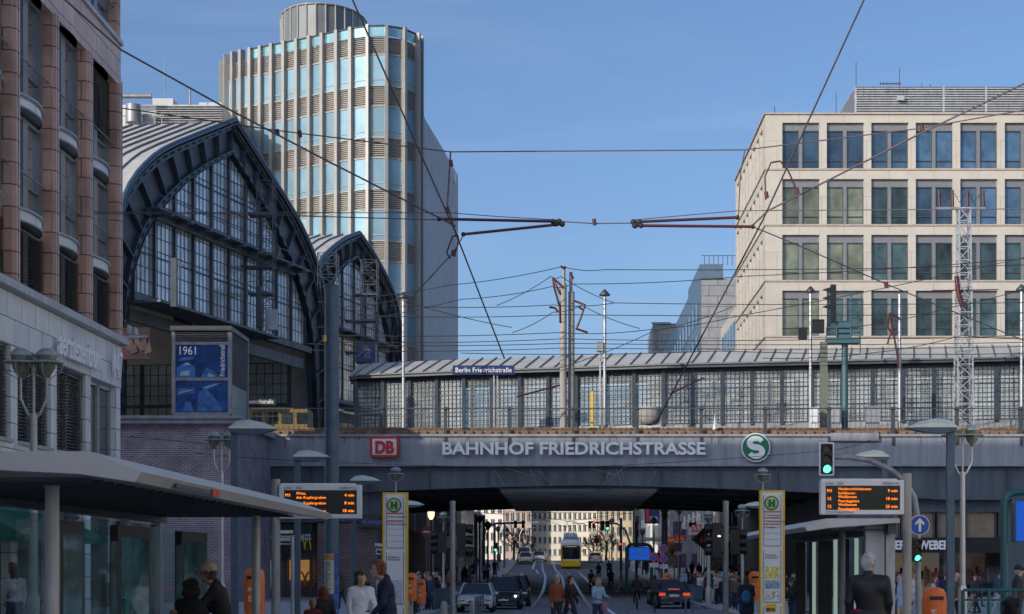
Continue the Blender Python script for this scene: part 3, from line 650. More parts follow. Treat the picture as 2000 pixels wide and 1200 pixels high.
for P, hh, uu in ((P1, h1, 16), (P2, h2, 10)):      # glazed side wall of the platform seen below the gable
    w_ = thing('platform_side_wall', 'white glazed grid wall under the gable of the %s hall' % ('large' if hh is h1 else 'small'), 'wall', P(uu * .9, 11.4, 2))
    b = MB(); a, c = P(uu * .9, 11.4, 1), P(uu * .9, 11.4, 34); d = Vector(c) - Vector(a)
    for i in range(45):
        p = Vector(a) + d * (i / 44); b.bar(p, p + Vector((0, 0, 8.4)), .35 if i % 6 == 0 else .07, .2 if i % 6 == 0 else .07, up=(0, 1, 0))
    for j in range(10): z = Vector((0, 0, j * .93)); b.bar(Vector(a) + z, Vector(c) + z, .08, .3 if j % 5 == 0 else .07)
    b.build('grid', m_hall, w_); MB().quad(a, c, (c[0], c[1], 19.8), (a[0], a[1], 19.8)).build('pane', m_glplat, w_)
# pieces under the large hall
pb = thing('poster_board', 'dark red and violet advertising poster hanging above the platform at the left', 'poster', at(258, 650, 118))
x0, x1 = px(222, 118), px(291, 118); z0, z1 = pz(702, 118), pz(640, 118)
MB().box(x0, x1, 118, 118.25, z0, z1).build('board', M('poster_print', (.025, .006, .012), .35, scale=.55, var=1.0), pb)
b = MB()
for i in range(9): 
    xx = x0 + .2 + i * .24; b.mat(i % 3).prism([(xx, 117.96 - i * .012, z0 + .3 + (i * 7 % 4) * .3), (xx + .5, 117.96 - i * .012, z0 + .5), (xx + .3, 117.96 - i * .012, z0 + 1.3 + (i % 2) * .4)], (0, .008, 0))
b.build('print', [M('poster_red', (.07, .008, .01), .5), M('poster_violet', (.02, .008, .035), .5), M('poster_ochre', (.045, .03, .02), .5)], pb)
def lattice(name, label, cat, x, y, z0, z1, wd, mat, n, plats=(), grp=None, rungs=True, wd2=None, chord=.07):
    t = thing(name, label, cat, (x, y, z0), grp); b = MB(); h = wd / 2; wt = wd2 or wd
    def c(k, j): f = (wd + (wt - wd) * j / n) / 2; return (x + f * (-1, 1, 1, -1)[k], y + f * (-1, -1, 1, 1)[k], z0 + (z1 - z0) * j / n)
    for k in range(4):
        b.bar(c(k, 0), c(k, n), chord)
        for j in range(n):
            b.bar(c(k, j), c((k + 1) % 4, j + 1), chord * .55) if (j + k) % 2 else b.bar(c((k + 1) % 4, j), c(k, j + 1), chord * .55)
            b.bar(c(k, j + 1), c((k + 1) % 4, j + 1), chord * .6)
    b.build('lattice_frame', mat, t)
    for i, (zz, dx, dy) in enumerate(plats):
        MB().box(x - dx, x + h, y - dy, y + dy, zz, zz + .12).box(x - dx, x - dx + .05, y - dy, y - dy + .05, zz, zz + 1).bar((x - dx, y - dy, zz + 1), (x + h, y - dy, zz + 1), .05).build('landing', m_steeldark, t)
    return t
lattice('access_ladder', 'narrow lattice ladder tower with landings in front of the large hall gable', 'ladder', -24.4, 143, 20.8, 33.3, 1.3, m_dgrey, 11, [(30.5, 1.4, .8), (26.2, 2.0, .8), (24, 1.4, .8)])
lattice('access_ladder', 'narrow lattice ladder tower with landings in front of the small hall gable', 'ladder', px(722, 166), 166, 20.5, pz(510, 166), 1.5, m_dgrey, 10, [(27.5, 1.6, .8), (25, 2.3, .8), (22, 2.3, .8)])
lattice('lattice_bracket', 'short lattice frame where the two halls meet', 'frame', px(641, 150), 150, pz(560, 150), pz(497, 150), 1.6, m_grey, 3)
for i, (x, y0, y1, Y, wd, lab) in enumerate(((340, 505, 600, 121.5, .4, 'left, beside the pillar base of the gable'), (505, 560, 640, 141, .4, 'under the ladder tower of the large hall'), (530, 605, 645, 142, 1.0, 'grey box'))):
    t = thing('track_equipment', 'dark equipment post on the gable sill, %s' % lab if i < 2 else 'grey equipment box on the sill of the large gable', 'equipment', at(x, y1, Y))
    b = MB(); X = px(x, Y); b.box(X - wd / 2, X + wd / 2, Y - .2, Y + .3, pz(y1, Y), pz(y0, Y))
    if i < 2: b.box(X + .35, X + .42, Y, Y + .1, pz(y1, Y), pz(y0 + 8, Y)); b.add([(X + .3, Y - .1, pz(y0 + 10, Y)), (X + 1.0, Y - .1, pz(y0 + 14, Y)), (X + .3, Y - .1, pz(y0 + 18, Y)), (X + .3, Y + .2, pz(y0 + 14, Y))], [(0, 1, 2), (0, 1, 3)])
    b.build('body', m_hall if i < 2 else m_lgrey, t)
t = thing('signal_box', 'dark blue graffiti covered cabinet hanging in front of the small hall', 'cabinet', at(713, 708, 150))
MB().box(px(694, 150), px(733, 150), 150, 151.5, pz(708, 150), pz(670, 150)).build('body', m_dblue, t)
b = MB(); rr = random.Random(3)
for i in range(7):
    q = [(px(698 + rr.random() * 30, 150), 149.96, pz(674 + rr.random() * 28, 150)) for _ in range(4)]; b.tube(q, .03, 4)
b.build('graffiti', m_lgrey, t)

# platform canopy across the bridge
PL = [(-17.2, 141), (-16.5, 139.7), (-8.0, 136.7), (0.0, 134.6), (7.8, 132.2), (15.4, 130.8), (33.8, 127.6), (52, 125)]
def py_(x):
    for (a, c), (d, e) in zip(PL, PL[1:]):
        if x <= d: return c + (e - c) * (x - a) / (d - a)
    return 125
ph = thing('platform_canopy', 'long low platform building with zinc roof and gridded glass bays on the bridge', 'platform hall', (5, 133, 11))
xs = [-17.2 + i * 1.0 for i in range(68)]
E1 = [(x, py_(x) - 1.0, 17.0) for x in xs]; T1 = [(x, py_(x) + 4.6, 18.55) for x in xs]; N1 = [(x, py_(x) + 10.5, 17.0) for x in xs]
b = MB(); b.strip(E1, T1).strip(T1, N1).mat(1).strip([(x, y, z - .3) for x, y, z in E1], E1).strip([(x, y, z - .3) for x, y, z in E1], [(x, y - 1, z - .3) for x, y, z in N1])
b.build('roof', [m_zinc, m_hall], ph)
b = MB()
x = -16.8
while x < 49: b.bar((x, py_(x) - 1.02, 17.05), (x + 1.1, py_(x + 1.1) + 4.6, 18.62), .05, .1); x += 1.15
b.tube([(x, py_(x) - 1.05, 16.95) for x in xs], .09, 6); b.build('roof_seam', m_seam, ph)
b = MB(); b.strip([(x, py_(x) - .15, 16.45) for x in xs], [(x, py_(x) - .15, 16.85) for x in xs]); b.strip([(x, py_(x) - .3, 16.75) for x in xs], [(x, py_(x) + .2, 16.75) for x in xs]); b.build('eaves_beam', m_hall, ph)
b = MB(); b.strip([(x, py_(x) - .1, 10.6) for x in xs], [(x, py_(x) - .1, 12.5) for x in xs]); b.build('plinth', m_grey, ph)
x = -16.6; k = 0
while x < 45:
    y0, y1 = py_(x), py_(x + 2.2); MB().box(x - .14, x + .14, y0 - .25, y0 + .1, 12.4, 16.8).build('post', m_hall, ph)
    b = MB()
    for j in range(1, 7): xx = x + 2.2 * j / 7; b.bar((xx, py_(xx), 12.5), (xx, py_(xx), 16.5), .042)
    for j in range(1, 12): z = 12.5 + j * .34; b.bar((x, y0, z), (x + 2.2, y1, z), .04, .04 if j % 4 else .1)
    b.bar((x, y0, 12.55), (x + 2.2, y1, 12.55), .12)
    W = b.build('window_bay', m_hall, ph); MB().quad((x, y0 + .05, 12.5), (x + 2.2, y1 + .05, 12.5), (x + 2.2, y1 + .05, 16.45), (x, y0 + .05, 16.45)).build('pane', m_glplat, W)
    x += 2.2; k += 1
b = MB(); x = -12.0
while x < 45:
    y0, y1 = py_(x) + 9.5, py_(x + 2.2) + 9.5
    b.box(x - .2, x + .2, y0 - .2, y0 + .2, 11, 16.8)
    for j in range(1, 5): xx = x + 2.2 * j / 5; b.bar((xx, y0, 12), (xx, y0, 16.4), .07)
    for j in range(6): b.bar((x, y0, 12 + j * .9), (x + 2.2, y1, 12 + j * .9), .07)
    x += 2.2
b.build('rear_grid', m_hall, ph)
b = MB(); b.strip([(x, py_(x) + 9.6, 11) for x in xs], [(x, py_(x) + 9.6, 16.5) for x in xs]); b.build('rear_pane', m_glplat, ph)
b = MB()
for i, (x, zz) in enumerate(((-6, 14), (11, 13.4), (13, 14.4), (16.4, 14), (19, 13.5), (24, 14.2), (30, 14))):
    b.mat(i % 2).box(x, x + 1.1, py_(x) + 4, py_(x) + 4.3, zz - .5, zz + .4)
b.build('platform_sign', [m_cream, m_dgrey], ph)
ns = thing('station_name_sign', 'long blue station name board above the bridge reading Berlin Friedrichstraße', 'sign', at(945, 830, 128))
x0, x1 = px(884, 128), px(1005, 128); z0, z1 = pz(732, 128), pz(714, 128)
MB().box(x0, x1, 128, 128.15, z0, z1).build('board', m_dblue, ns); MB().box(px(963, 128), px(966, 128), 128.15, 128.3, 11, z0 + .2).box(px(970, 128), px(972, 128), 128.15, 128.3, 11, z0 + .2).build('post', m_lgrey, ns)
text('lettering', 'Berlin Friedrichstraße', ((x0 + x1) / 2, 127.96, pz(727.5, 128)), .5, m_letter, ns, squeeze=.95)
n3 = thing('platform_name_sign', 'small dark platform sign reading Friedrichstraße below the large hall', 'sign', at(505, 790, 125))
x0, x1 = px(475, 125), px(538, 125); MB().box(x0, x1, 125, 125.1, pz(792, 125), pz(779, 125)).build('board', m_black, n3)
text('lettering', 'Friedrichstraße', ((x0 + x1) / 2, 124.96, pz(788.5, 125)), .42, m_letter, n3, squeeze=.8)
tr = thing('yellow_train', 'ochre yellow train standing on the tracks behind the left end of the railing', 'train', (px(540, 126), 126, 11))
x0, x1 = px(450, 126), px(600, 126)
MB().box(x0, x1, 126, 129, 11.4, pz(798, 126)).build('body', M('train_ochre', (.2, .14, .045), .4), tr)
b = MB(); 
for i in range(5): b.box(x0 + .4 + i * 1.1, x0 + 1.2 + i * 1.1, 125.95, 126, pz(828, 126), pz(806, 126))
b.build('window', m_gl_dark, tr)
# masts and lamps standing on the bridge
def mast(name, label, cat, x, Y, ybot, ytop, r, mat, extra=None, grp=None):
    X = px(x, Y); t = thing(name, label, cat, (X, Y, pz(ybot, Y)), grp)
    MB().tube([(X, Y, pz(ybot, Y)), (X, Y, pz(ytop, Y))], r, 12).build('shaft', mat, t); return t, X
t, X = mast('concrete_mast', 'taller of two thick concrete catenary masts on the bridge, with red brown insulator arms', 'mast', 1100, 121, 840, 555, .24, m_conc)
MB().tube([at(1101, 555, 121), at(1101, 520, 121)], .13, 10).build('top_tube', m_grey, t)
b = MB()
for pts in ([(1094, 575), (1080, 543), (1090, 552), (1100, 562)], [(1080, 543), (1082, 560), (1093, 600), (1094, 630)], [(1073, 600), (1084, 602), (1090, 610)], [(1095, 520), (1101, 524), (1106, 522)]): b.tube([at(x, y, 120.8) for x, y in pts], .085, 6)
b.build('insulator_arm', m_insul, t)
t, X = mast('concrete_mast', 'shorter of two thick concrete catenary masts on the bridge, on the right', 'mast', 1116, 121.5, 840, 570, .22, m_conc)
MB().tube([at(1115, 570, 121.5), at(1115, 532, 121.5)], .12, 10).build('top_tube', m_grey, t)
b = MB()
for pts in ([(1122, 588), (1143, 596), (1135, 620), (1126, 642)], [(1124, 642), (1148, 650)], [(1130, 600), (1140, 606)], [(1114, 532), (1120, 545)]): b.tube([at(x, y, 121.2) for x, y in pts], .08, 6)
b.build('insulator_arm', m_insul, t)
for x, yt, Y, lab in ((1181, 578, 119.5, 'beside the twin masts'), (788, 583, 122, 'in front of the small hall'), (1583, 572, 121, 'beside the railway signal'), (1995, 568, 121, 'at the right edge of the photo')):
    t, X = mast('platform_lamp', 'slim white lamp post with dark pyramid cap, ' + lab, 'lamp post', x, Y, 840, yt, .11, m_silver)
    z = pz(yt, Y); MB().lathe([(.36, 0), (.4, .06), (.08, .42), (.001, .46)], 10, (X, Y, z)).build('cap', m_dgrey, t)
    if x == 1181: MB().box(X - .55, X - .1, Y - .2, Y + .2, pz(687, Y), pz(669, Y)).tube([(X - .3, Y, pz(840, Y)), (X - .3, Y, pz(687, Y))], .07).build('box', m_lgrey, t)
t, X = mast('catenary_mast', 'thin grey catenary mast with tilted arms in front of the office building', 'mast', 1757, 121, 840, 575, .12, m_silver)
b = MB()
for pts in ([(1737, 612), (1757, 622)], [(1737, 612), (1745, 650), (1752, 690), (1755, 720)], [(1740, 650), (1733, 672)], [(1736, 614), (1734, 640), (1748, 658)]): b.tube([at(x, y, 120.7) for x, y in pts], .07, 6)
b.build('insulator_arm', m_insul, t)
t = lattice('lattice_mast', 'pale lattice catenary mast with insulator crossarm in front of the office building', 'mast', px(1882, 121), 121, pz(840, 121), pz(408, 121), 1.15, m_lgrey, 17, wd2=.75, chord=.1)
X = px(1882, 121); b = MB(); z = pz(407, 121); b.bar((px(1828, 121), 121, z), (px(1924, 121), 121, z), .12, .14); b.build('crossarm', m_grey, t)
b = MB()
for x in (1835, 1861, 1890, 1921): b.tube([at(x, 404, 121), at(x - 1, 372, 121)], .1, 6); 
for k in range(3): b.tube([at(1836 + k * 28, 378, 121), at(1846 + k * 28, 396, 121), at(1858 + k * 28, 380, 121)], .03, 5)
b.tube([at(1868, 540, 120.4), at(1872, 575, 120.3), at(1880, 600, 120.3)], .16, 6).tube([at(1820, 568, 120.5), at(1950, 566, 120.5)], .04, 5)
b.build('insulator', m_insul, t)
# railway signal gantry
Y = 120.0; t = thing('railway_signal', 'teal railway signal post with platform cage and black signal heads beside the office building', 'signal', at(1648, 830, Y))
b = MB(); b.tube([at(1650, 840, Y), at(1650, 672, Y)], .22, 10).box(px(1614, Y), px(1678, Y), Y - .5, Y + .6, pz(672, Y), pz(662, Y)); b.box(px(1634, Y), px(1662, Y), Y - .3, Y + .3, pz(662, Y), pz(628, Y))
for x in (1614, 1634, 1662, 1678): b.tube([at(x, 662, Y - .4), at(x, 640 if x != 1662 else 575, Y - .4)], .04, 5)
for pts in ([(1614, 640), (1678, 640)], [(1632, 575), (1682, 572), (1682, 622), (1662, 622)], [(1662, 575), (1670, 618)], [(1616, 650), (1678, 650)], [(1662, 640), (1680, 640), (1680, 690)]): b.tube([at(x, y, Y - .4) for x, y in pts], .045, 5)
b.build('post_and_cage', M('signal_teal', (.05, .13, .15), .45), t)
b = MB(); b.box(px(1621, Y), px(1631, Y), Y - .5, Y - .1, pz(632, Y), pz(558, Y))
for yy in (572, 588, 605): b.prism([(px(1621, Y), Y - .5, pz(yy, Y)), (px(1605, Y), Y - .5, pz(yy - 4, Y)), (px(1621, Y), Y - .5, pz(yy - 9, Y))], (0, .3, 0))
b.box(px(1585, Y), px(1608, Y), Y - .5, Y - .1, pz(652, Y), pz(626, Y)).box(px(1558, Y), px(1574, Y), Y - .6, Y - .2, pz(665, Y), pz(642, Y)); b.build('signal_head', m_black, t)
b = MB(); b.box(px(1602, Y), px(1616, Y), Y - .1, Y + .2, pz(836, Y), pz(668, Y)); 
t2 = b.build('lattice_leg', M('olive_green_steel', (.14, .17, .13), .6), t)
for lab, x0, x1, y0, y1, mt in (('white cable cabinet left of the teal signal post on the bridge', 1585, 1598, 798, 838, m_white), ('small white cabinet right of the olive signal leg on the bridge', 1624, 1641, 796, 838, m_lgrey), ('teal cabinet right of the teal signal post on the bridge', 1692, 1718, 795, 838, m_steelblue)):
    t = thing('track_cabinet', lab, 'cabinet', at((x0 + x1) / 2, y1, 119)); MB().box(px(x0, 119), px(x1, 119), 119, 119.5, pz(y1, 119), pz(y0, 119)).box(px(x0, 119) - .05, px(x1, 119) + .05, 118.95, 119.55, pz(y0, 119), pz(y0, 119) + .06).build('body', mt, t)
t = thing('yellow_post', 'thin yellow marker post on the bridge behind the railing', 'post', at(1156, 840, 119)); MB().box(px(1153.5, 119), px(1158.5, 119), 119, 119.15, pz(840, 119), pz(765, 119)).build('body', m_yellow, t)
t = thing('round_container', 'dull beige rounded container on the tracks behind the railing', 'container', at(1268, 832, 120))
X = px(1268, 120); MB().lathe([(.001, 0), (.55, .1), (.8, .5), (.85, 1.05)], 20, (X, 120, pz(832, 120))).lathe([(.87, 1.05), (.87, 1.25)], 20, (X, 120, pz(832, 120))).build('bowl', m_conc, t)
t = thing('white_flag', 'small torn white and blue pennant hanging on the bridge railing', 'flag', at(1395, 840, GY)); b = MB(); b.add([at(1392, 840, 116.9), at(1396, 808, 116.95), at(1403, 836, 116.85), at(1397, 838, 116.8)], [(0, 1, 3), (1, 2, 3)]); b.build('cloth', m_lgrey, t)

# ------------------------------------------------------------ office tower left of centre
TW = [(432, 236), (437, 230), (446, 227.4), (459, 226.2), (474, 225.3), (492, 224.5), (512, 223.7), (534, 222.7), (558, 221.7), (583, 220.6), (608, 219.5), (633, 218.3), (661, 217.1), (688, 216), (720, 215), (754, 214.9), (787, 216), (812, 218.2), (818, 219.5)]
tw = thing('glass_office_tower', 'tall curved office tower with metal fins and blue windows behind the halls', 'building', (px(640, 222), 225, 0))
zt = pz(52, 215); PT = [(px(x, Y), Y) for x, Y in TW]
def tower_wall():
    b = MB(); b.strip([(x, y + .5, 0) for x, y in PT], [(x, y + .5, zt - 1.25) for x, y in PT])
    b.mat(1).add([(x, y + .5, zt - 1.25) for x, y in PT] + [(PT[-1][0] - 3.5, 262, zt - 1.25), (PT[0][0], 262, zt - 1.25)], [tuple(range(len(PT) + 2))])
    b.quad((PT[0][0], PT[0][1], 0), (PT[0][0], 262, 0), (PT[0][0], 262, zt - 1.25), (PT[0][0], PT[0][1], zt - 1.25))
    b.quad((PT[-1][0], PT[-1][1], 0), (PT[-1][0] - 3.5, 262, 0), (PT[-1][0] - 3.5, 262, zt - 1.25), (PT[-1][0], PT[-1][1], zt - 1.25))
    b.build('wall', [m_louvd, m_fin], tw)
tower_wall()
fl = []; yt = 107
for i in range(9): fl.append((pz(yt + 60 + 1, 215), pz(yt, 215))); yt += 101
low = MB()
for (xa, ya), (xb, yb) in zip(PT[:-1], PT[1:]):
    for i, (z0, z1) in enumerate(fl):
        b = low if (i > 4 or xa < PT[2][0]) else MB()
        b.quad((xa, ya, z0), (xb, yb, z0), (xb, yb, z1), (xa, ya, z1))
        if b is not low: b.build('window', m_gl_tower, tw)
tag(low.build('lower_window', m_gl_tower, tw), kind='stuff')
b = MB()
for (xa, ya), (xb, yb) in zip(PT[:-1], PT[1:]):
    for i in range(len(fl)):
        z0 = fl[i][1] + .12; z1 = zt - 1.255 if i == 0 else fl[i - 1][0] - .1; z = z0
        while z < z1: b.add([(xa, ya - .05, z), (xb, yb - .05, z), (xb, yb + .1, z + .15), (xa, ya + .1, z + .15)], [(0, 1, 2, 3)]); z += .24
        b.bar((xa, ya - .05, fl[i][0]), (xb, yb - .05, fl[i][0]), .15, .12); b.bar((xa, ya - .05, fl[i][1]), (xb, yb - .05, fl[i][1]), .15, .12)
        b.bar((xa, ya - .05, fl[i][0] + .75), (xb, yb - .05, fl[i][0] + .75), .08, .07)
b.build('louver', m_louv, tw)
for i, (x, y) in enumerate(PT[1:]):
    d = Vector((PT[min(i + 2, len(PT) - 1)][0] - PT[i][0], PT[min(i + 2, len(PT) - 1)][1] - PT[i][1])).normalized(); n = Vector((d.y, -d.x)) 
    c = (x + n.x * .2, y + n.y * .2)
    b = MB(); b.bar((c[0], c[1], 0), (c[0], c[1], zt + .1), .46 if 1 < i < 13 else .36, .85, up=(n.x, n.y, 0)); b.build('fin', m_fin, tw)
b = MB(); b.strip([(x, y - .2, zt - 1.25) for x, y in PT[5:]], [(x, y - .2, zt) for x, y in PT[5:]]); b.build('glass_parapet', M('parapet_glass', (.3, .5, .52), .1, .6), tw)
MB().tube([(x, y - .2, zt) for x, y in PT[5:]], .12, 6).build('parapet_rail', m_dgrey, tw)
C = (px(625, 232), 236); pr = []; 
for i in range(15):
    a = R(180 + 180 * i / 14); pr.append((C[0] + 5.75 * math.cos(a), C[1] + 8 * math.sin(a)))
b = MB(); ztop = pz(14, 230)
b.strip([(x, y, zt - 1.4) for x, y in pr], [(x, y, ztop) for x, y in pr]).add([(x, y, ztop) for x, y in pr], [tuple(range(15))]); D = b.build('roof_drum', M('drum_glass', (.17, .19, .2), .25, .2, scale=.2, var=.25), tw)
b = MB()
for x, y in pr: b.bar((x, y - .1, zt - 1.4), (x, y - .1, ztop), .16)
for z in (zt + .7, ztop - .15, zt + 2.6): b.tube([(x, y - .1, z) for x, y in pr], .12, 5)
b.build('drum_frame', m_fin, D)
# lower wing running back from the tower
wg = thing('silver_tower_wing', 'pale silver finned wing curving back from the right side of the tower', 'building', (-17.5, 240, 0))
zw = pz(228, 225); WP = []
for i in range(31):
    t = i / 30; x = 818 + 70 * t; Y = 224 + 36 * t ** .85 - 3 * math.sin(math.pi * t); WP.append((px(x, Y), Y))
b = MB(); b.strip([(x, y, 0) for x, y in WP], [(x, y, zw) for x, y in WP]).quad((WP[-1][0], WP[-1][1], 0), (WP[-1][0] - 22, WP[-1][1], 0), (WP[-1][0] - 22, WP[-1][1], zw), (WP[-1][0], WP[-1][1], zw)).add([(x, y, zw) for x, y in WP] + [(WP[-1][0] - 22, 262, zw)], [tuple(range(32))]); b.build('wall', M('wing_panel', (.6, .64, .7), .45, .1, scale=.3), wg)
b = MB()
for i, (x, y) in enumerate(WP): b.box(x - .1, x + .5, y - .14, y + .14, 0, zw + .35)
for z in [zw - 6.4 * k for k in range(9)]: b.strip([(x + .12, y, z - .25) for x, y in WP], [(x + .12, y, z + .25) for x, y in WP])
b.build('fin_row', M('wing_fin_metal', (.68, .7, .73), .45, .1, scale=.5, var=.1), wg)
t = thing('roof_letter_sign', 'white box shaped roof sign on the far top edge of the silver wing', 'sign', at(880, 350, 256)); MB().box(px(868, 256), px(889, 256), 255, 258, pz(358, 256), pz(338, 256)).build('box', m_white, t); text('letter', 'D', (px(873, 254.8), 254.8, pz(354, 255)), 1.2, m_dgrey, t)
# rooftop block behind the hall
rb = thing('rooftop_plant_block', 'pale louvred rooftop plant block behind the large hall roof', 'building', (px(335, 215), 215, 0))
b = MB(); b.box(px(230, 215), px(436, 215), 215, 230, 0, pz(205, 215)).box(px(298, 216), px(338, 216), 216, 228, pz(205, 215), pz(188, 215)).box(px(385, 216), px(430, 216), 217, 228, pz(205, 215), pz(192, 215)).build('wall', M('plant_metal', (.42, .44, .46), .4, .4, scale=.2), rb)
b = MB()
for k in range(9): z = pz(206 + k * 4.5, 214.8); b.box(px(305, 215), px(436, 215), 214.6, 215, z - .18, z - .08)
for x in range(232, 320, 14): b.box(px(x, 214) - .05, px(x, 214) + .05, 213.9, 214, pz(246, 214), pz(226, 214))
b.box(px(232, 214), px(320, 214), 213.9, 214, pz(228, 214), pz(226, 214)); b.tube([at(236, 240, 213), at(236, 160, 213)], .2, 8).tube([at(260, 240, 213), at(260, 205, 213)], .9, 10)
b.tube([at(232, 188, 213), at(296, 188, 213)], .3, 6).tube([at(322, 186, 215), at(322, 120, 215)], .05, 4).tube([at(371, 205, 215), at(371, 176, 215)], .12, 4); b.build('louver', m_grey, rb)

# ------------------------------------------------------------ beige office building, right
OY = 150.0
ob = thing('beige_office_building', 'beige stone office building with paired dark windows behind the platform on the right', 'building', (30, OY, 0))
ox0 = px(1495, OY); ox1 = px(2250, OY); zt = pz(224, OY); OYB = 176.0
zf = [(pz(330, OY), pz(240, OY)), (pz(439, OY), pz(349 + 1, OY)), (pz(548, OY), pz(459, OY)), (pz(657, OY), pz(568, OY))]
bx = [(1528 + 86.9 * i, 1600.5 + 86.9 * i) for i in range(8)]
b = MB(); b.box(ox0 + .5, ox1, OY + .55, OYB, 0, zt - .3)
zs = [zt, zf[0][1], zf[0][0], zf[1][1], zf[1][0], zf[2][1], zf[2][0], zf[3][1], zf[3][0], 0]
b.mat(1)
for i in range(0, 10, 2):
    b.box(ox0, ox1, OY, OY + .6, zs[i + 1], zs[i]); b.box(ox0, ox0 + .6, OY + .6, OYB, zs[i + 1], zs[i])
xs = [ox0] + [px(v, OY) for p in bx for v in p] + [ox1]
for i in range(0, len(xs), 2):
    for z0, z1 in zf: b.box(xs[i], xs[i + 1], OY + .003, OY + .6, z0, z1)
ys = [OY + .6]; yy = OY + 2.3
while yy < OYB - 1.5: ys += [yy, yy + 1.9]; yy += 2.95
ys.append(OYB)
for i in range(0, len(ys), 2):
    for z0, z1 in zf: b.box(ox0 + .003, ox0 + .6, ys[i], ys[i + 1], z0, z1)
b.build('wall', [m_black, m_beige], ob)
b = MB()
for z0, z1 in zf: b.box(ox0 - .1, ox1, OY - .1, OY + .02, z0 - .12, z0 + .02); b.box(ox0 - .1, ox0, OY, OYB, z0 - .12, z0 + .02)
b.box(ox0 - .15, ox1, OY - .15, OYB, zt, zt + .12); b.build('sill_band', M('stone_sill', (.4, .35, .3), .7), ob)
for z0, z1 in zf:
    for a, c in bx:
        xa, xb = px(a, OY), px(c, OY); xm = (xa + xb) / 2; zg = z1 - .62
        fr = MB(); fr.box(xa, xb, OY + .32, OY + .5, zg, z1).box(xm - .15, xm + .15, OY + .25, OY + .48, z0, zg)
        for p in (xa + .03, xb - .03, xm - .17, xm + .17): fr.mat(1).box(p - .035, p + .035, OY + .28, OY + .46, z0, zg)
        for p, q in ((xa, xm - .15), (xm + .15, xb)): fr.box(p, q, OY + .3, OY + .44, z0 + .7, z0 + .77).box(p, q, OY + .3, OY + .46, z0, z0 + .08).box(p, q, OY + .3, OY + .46, zg - .08, zg)
        W = fr.build('window', [m_frame, m_dgrey], ob)
        i_ = zf.index((z0, z1)); c_ = bx.index((a, c)); mt = m_go[2] if (i_ > 0 and c_ == 0) or (i_, c_) in ((2, 1), (1, 1)) else m_go[0 if i_ == 0 or (i_ == 1 and c_ > 2) else 1]
        MB().box(xa, xm, OY + .42, OY + .45, z0, zg).box(xm, xb, OY + .42, OY + .45, z0, zg).build('pane', mt, W)
    for i in range(1, len(ys) - 1, 2):
        W = MB().box(ox0 + .3, ox0 + .42, ys[i], ys[i + 1], z1 - .6, z1).box(ox0 + .3, ox0 + .42, ys[i] + .9, ys[i] + 1.0, z0, z1).build('side_window', m_lgrey, ob)
        MB().box(ox0 + .36, ox0 + .4, ys[i], ys[i + 1], z0, z1 - .6).build('pane', m_gl_office, W)
PY = 158.0; b = MB(); z0, z1 = zt, pz(170, PY)
b.box(px(1671, PY), ox1, PY, 172, z0, z1); q = b.build('roof_plant_wall', m_dgrey, ob)
b = MB(); z = z0 + .2
while z < z1: b.box(px(1671, PY), ox1, PY - .08, PY, z, z + .1); b.box(px(1671, PY) - .08, px(1671, PY), PY, 172, z, z + .1); z += .22
for x in (1671, 1843, 1926): b.box(px(x, PY) - .1, px(x, PY) + .08, PY - .1, PY, z0, z1)
b.build('louver', m_lgrey, q)
for x, ya, yb in ((1672, 172, 122), (1757, 172, 133), (1633, 222, 182), (1513, 225, 208), (1800, 172, 164), (1817, 172, 165)): MB().tube([at(x, ya, 157), at(x, yb, 157)], .035, 4).build('antenna', m_dgrey, ob)
b = MB().tube([at(1718, 164, 157), at(1760, 164, 157)], .05, 5)
for x in range(1720, 1760, 6): b.tube([at(x, 167, 157), at(x, 160, 157)], .03, 4)
b.build('yagi_antenna', m_dgrey, ob); MB().box(*[v for pr_ in zip(at(1753, 196, 157.5), at(1765, 190, 157.9)) for v in pr_]).build('roof_box', m_lgrey, ob)
lw = thing('lower_office_wing', 'lower beige office wing with narrow windows behind the tall beige office block', 'building', (20, 190, 0))
b = MB(); zl = pz(592, OYB + .2); b.box(ox0 + .3, 40, OYB + .1, 196, 0, zl); b.mat(1)
for k in range(6):
    for z0 in (zl - 1.3, zl - 5.8, zl - 10.5): b.box(ox0 + .2, ox0 + .3, OYB + .8 + k * 3.1, OYB + 2.6 + k * 3.1, z0 - 2.9, z0)
b.build('wall', [m_beige, m_gl_office], lw)
# blue-grey building further back
bg = thing('blue_grey_building', 'blue grey panelled building with dark slanting glazed roof edge left of the beige offices', 'building', (25, 230, 0))
Y = 215.0; x0 = px(1370, Y); b = MB()
b.box(x0, px(1445, Y), Y, Y + 35, 0, pz(545, Y)); b.mat(1).box(x0 - .2, px(1412, Y), Y - .3, Y + 20, pz(545, Y), pz(517, Y))
b.mat(1).box(x0 - .25, x0, Y, Y + 90, 0, pz(535, Y)); b.mat(0).box(x0, 60, Y + 35, Y + 92, 0, pz(545, Y))
b.mat(2)
for k in range(14):
    for j in range(4): z = pz(560, Y) - 1.5 - j * 4.2; b.box(x0 - .35, x0 - .2, Y + 2 + k * 6, Y + 5 + k * 6, z - 2.6, z)
b.build('wall', [m_bluestone, M('blue_zinc', (.12, .18, .25), .4, .4), m_gl_dark], bg)
b = MB(); zr = pz(517, Y)
for x in range(1376, 1440, 9): b.tube([(px(x, Y), Y, zr - .1), (px(x, Y), Y, zr + 1.1)], .04, 4)
b.tube([(x0, Y, zr + 1.1), (px(1440, Y), Y, zr + 1.1)], .04, 4); b.build('railing', m_dgrey, bg)
Y = 300.0; b2 = thing('small_far_block', 'small grey block between the blue grey building and the sky', 'building', (px(1292, Y), Y, 0))
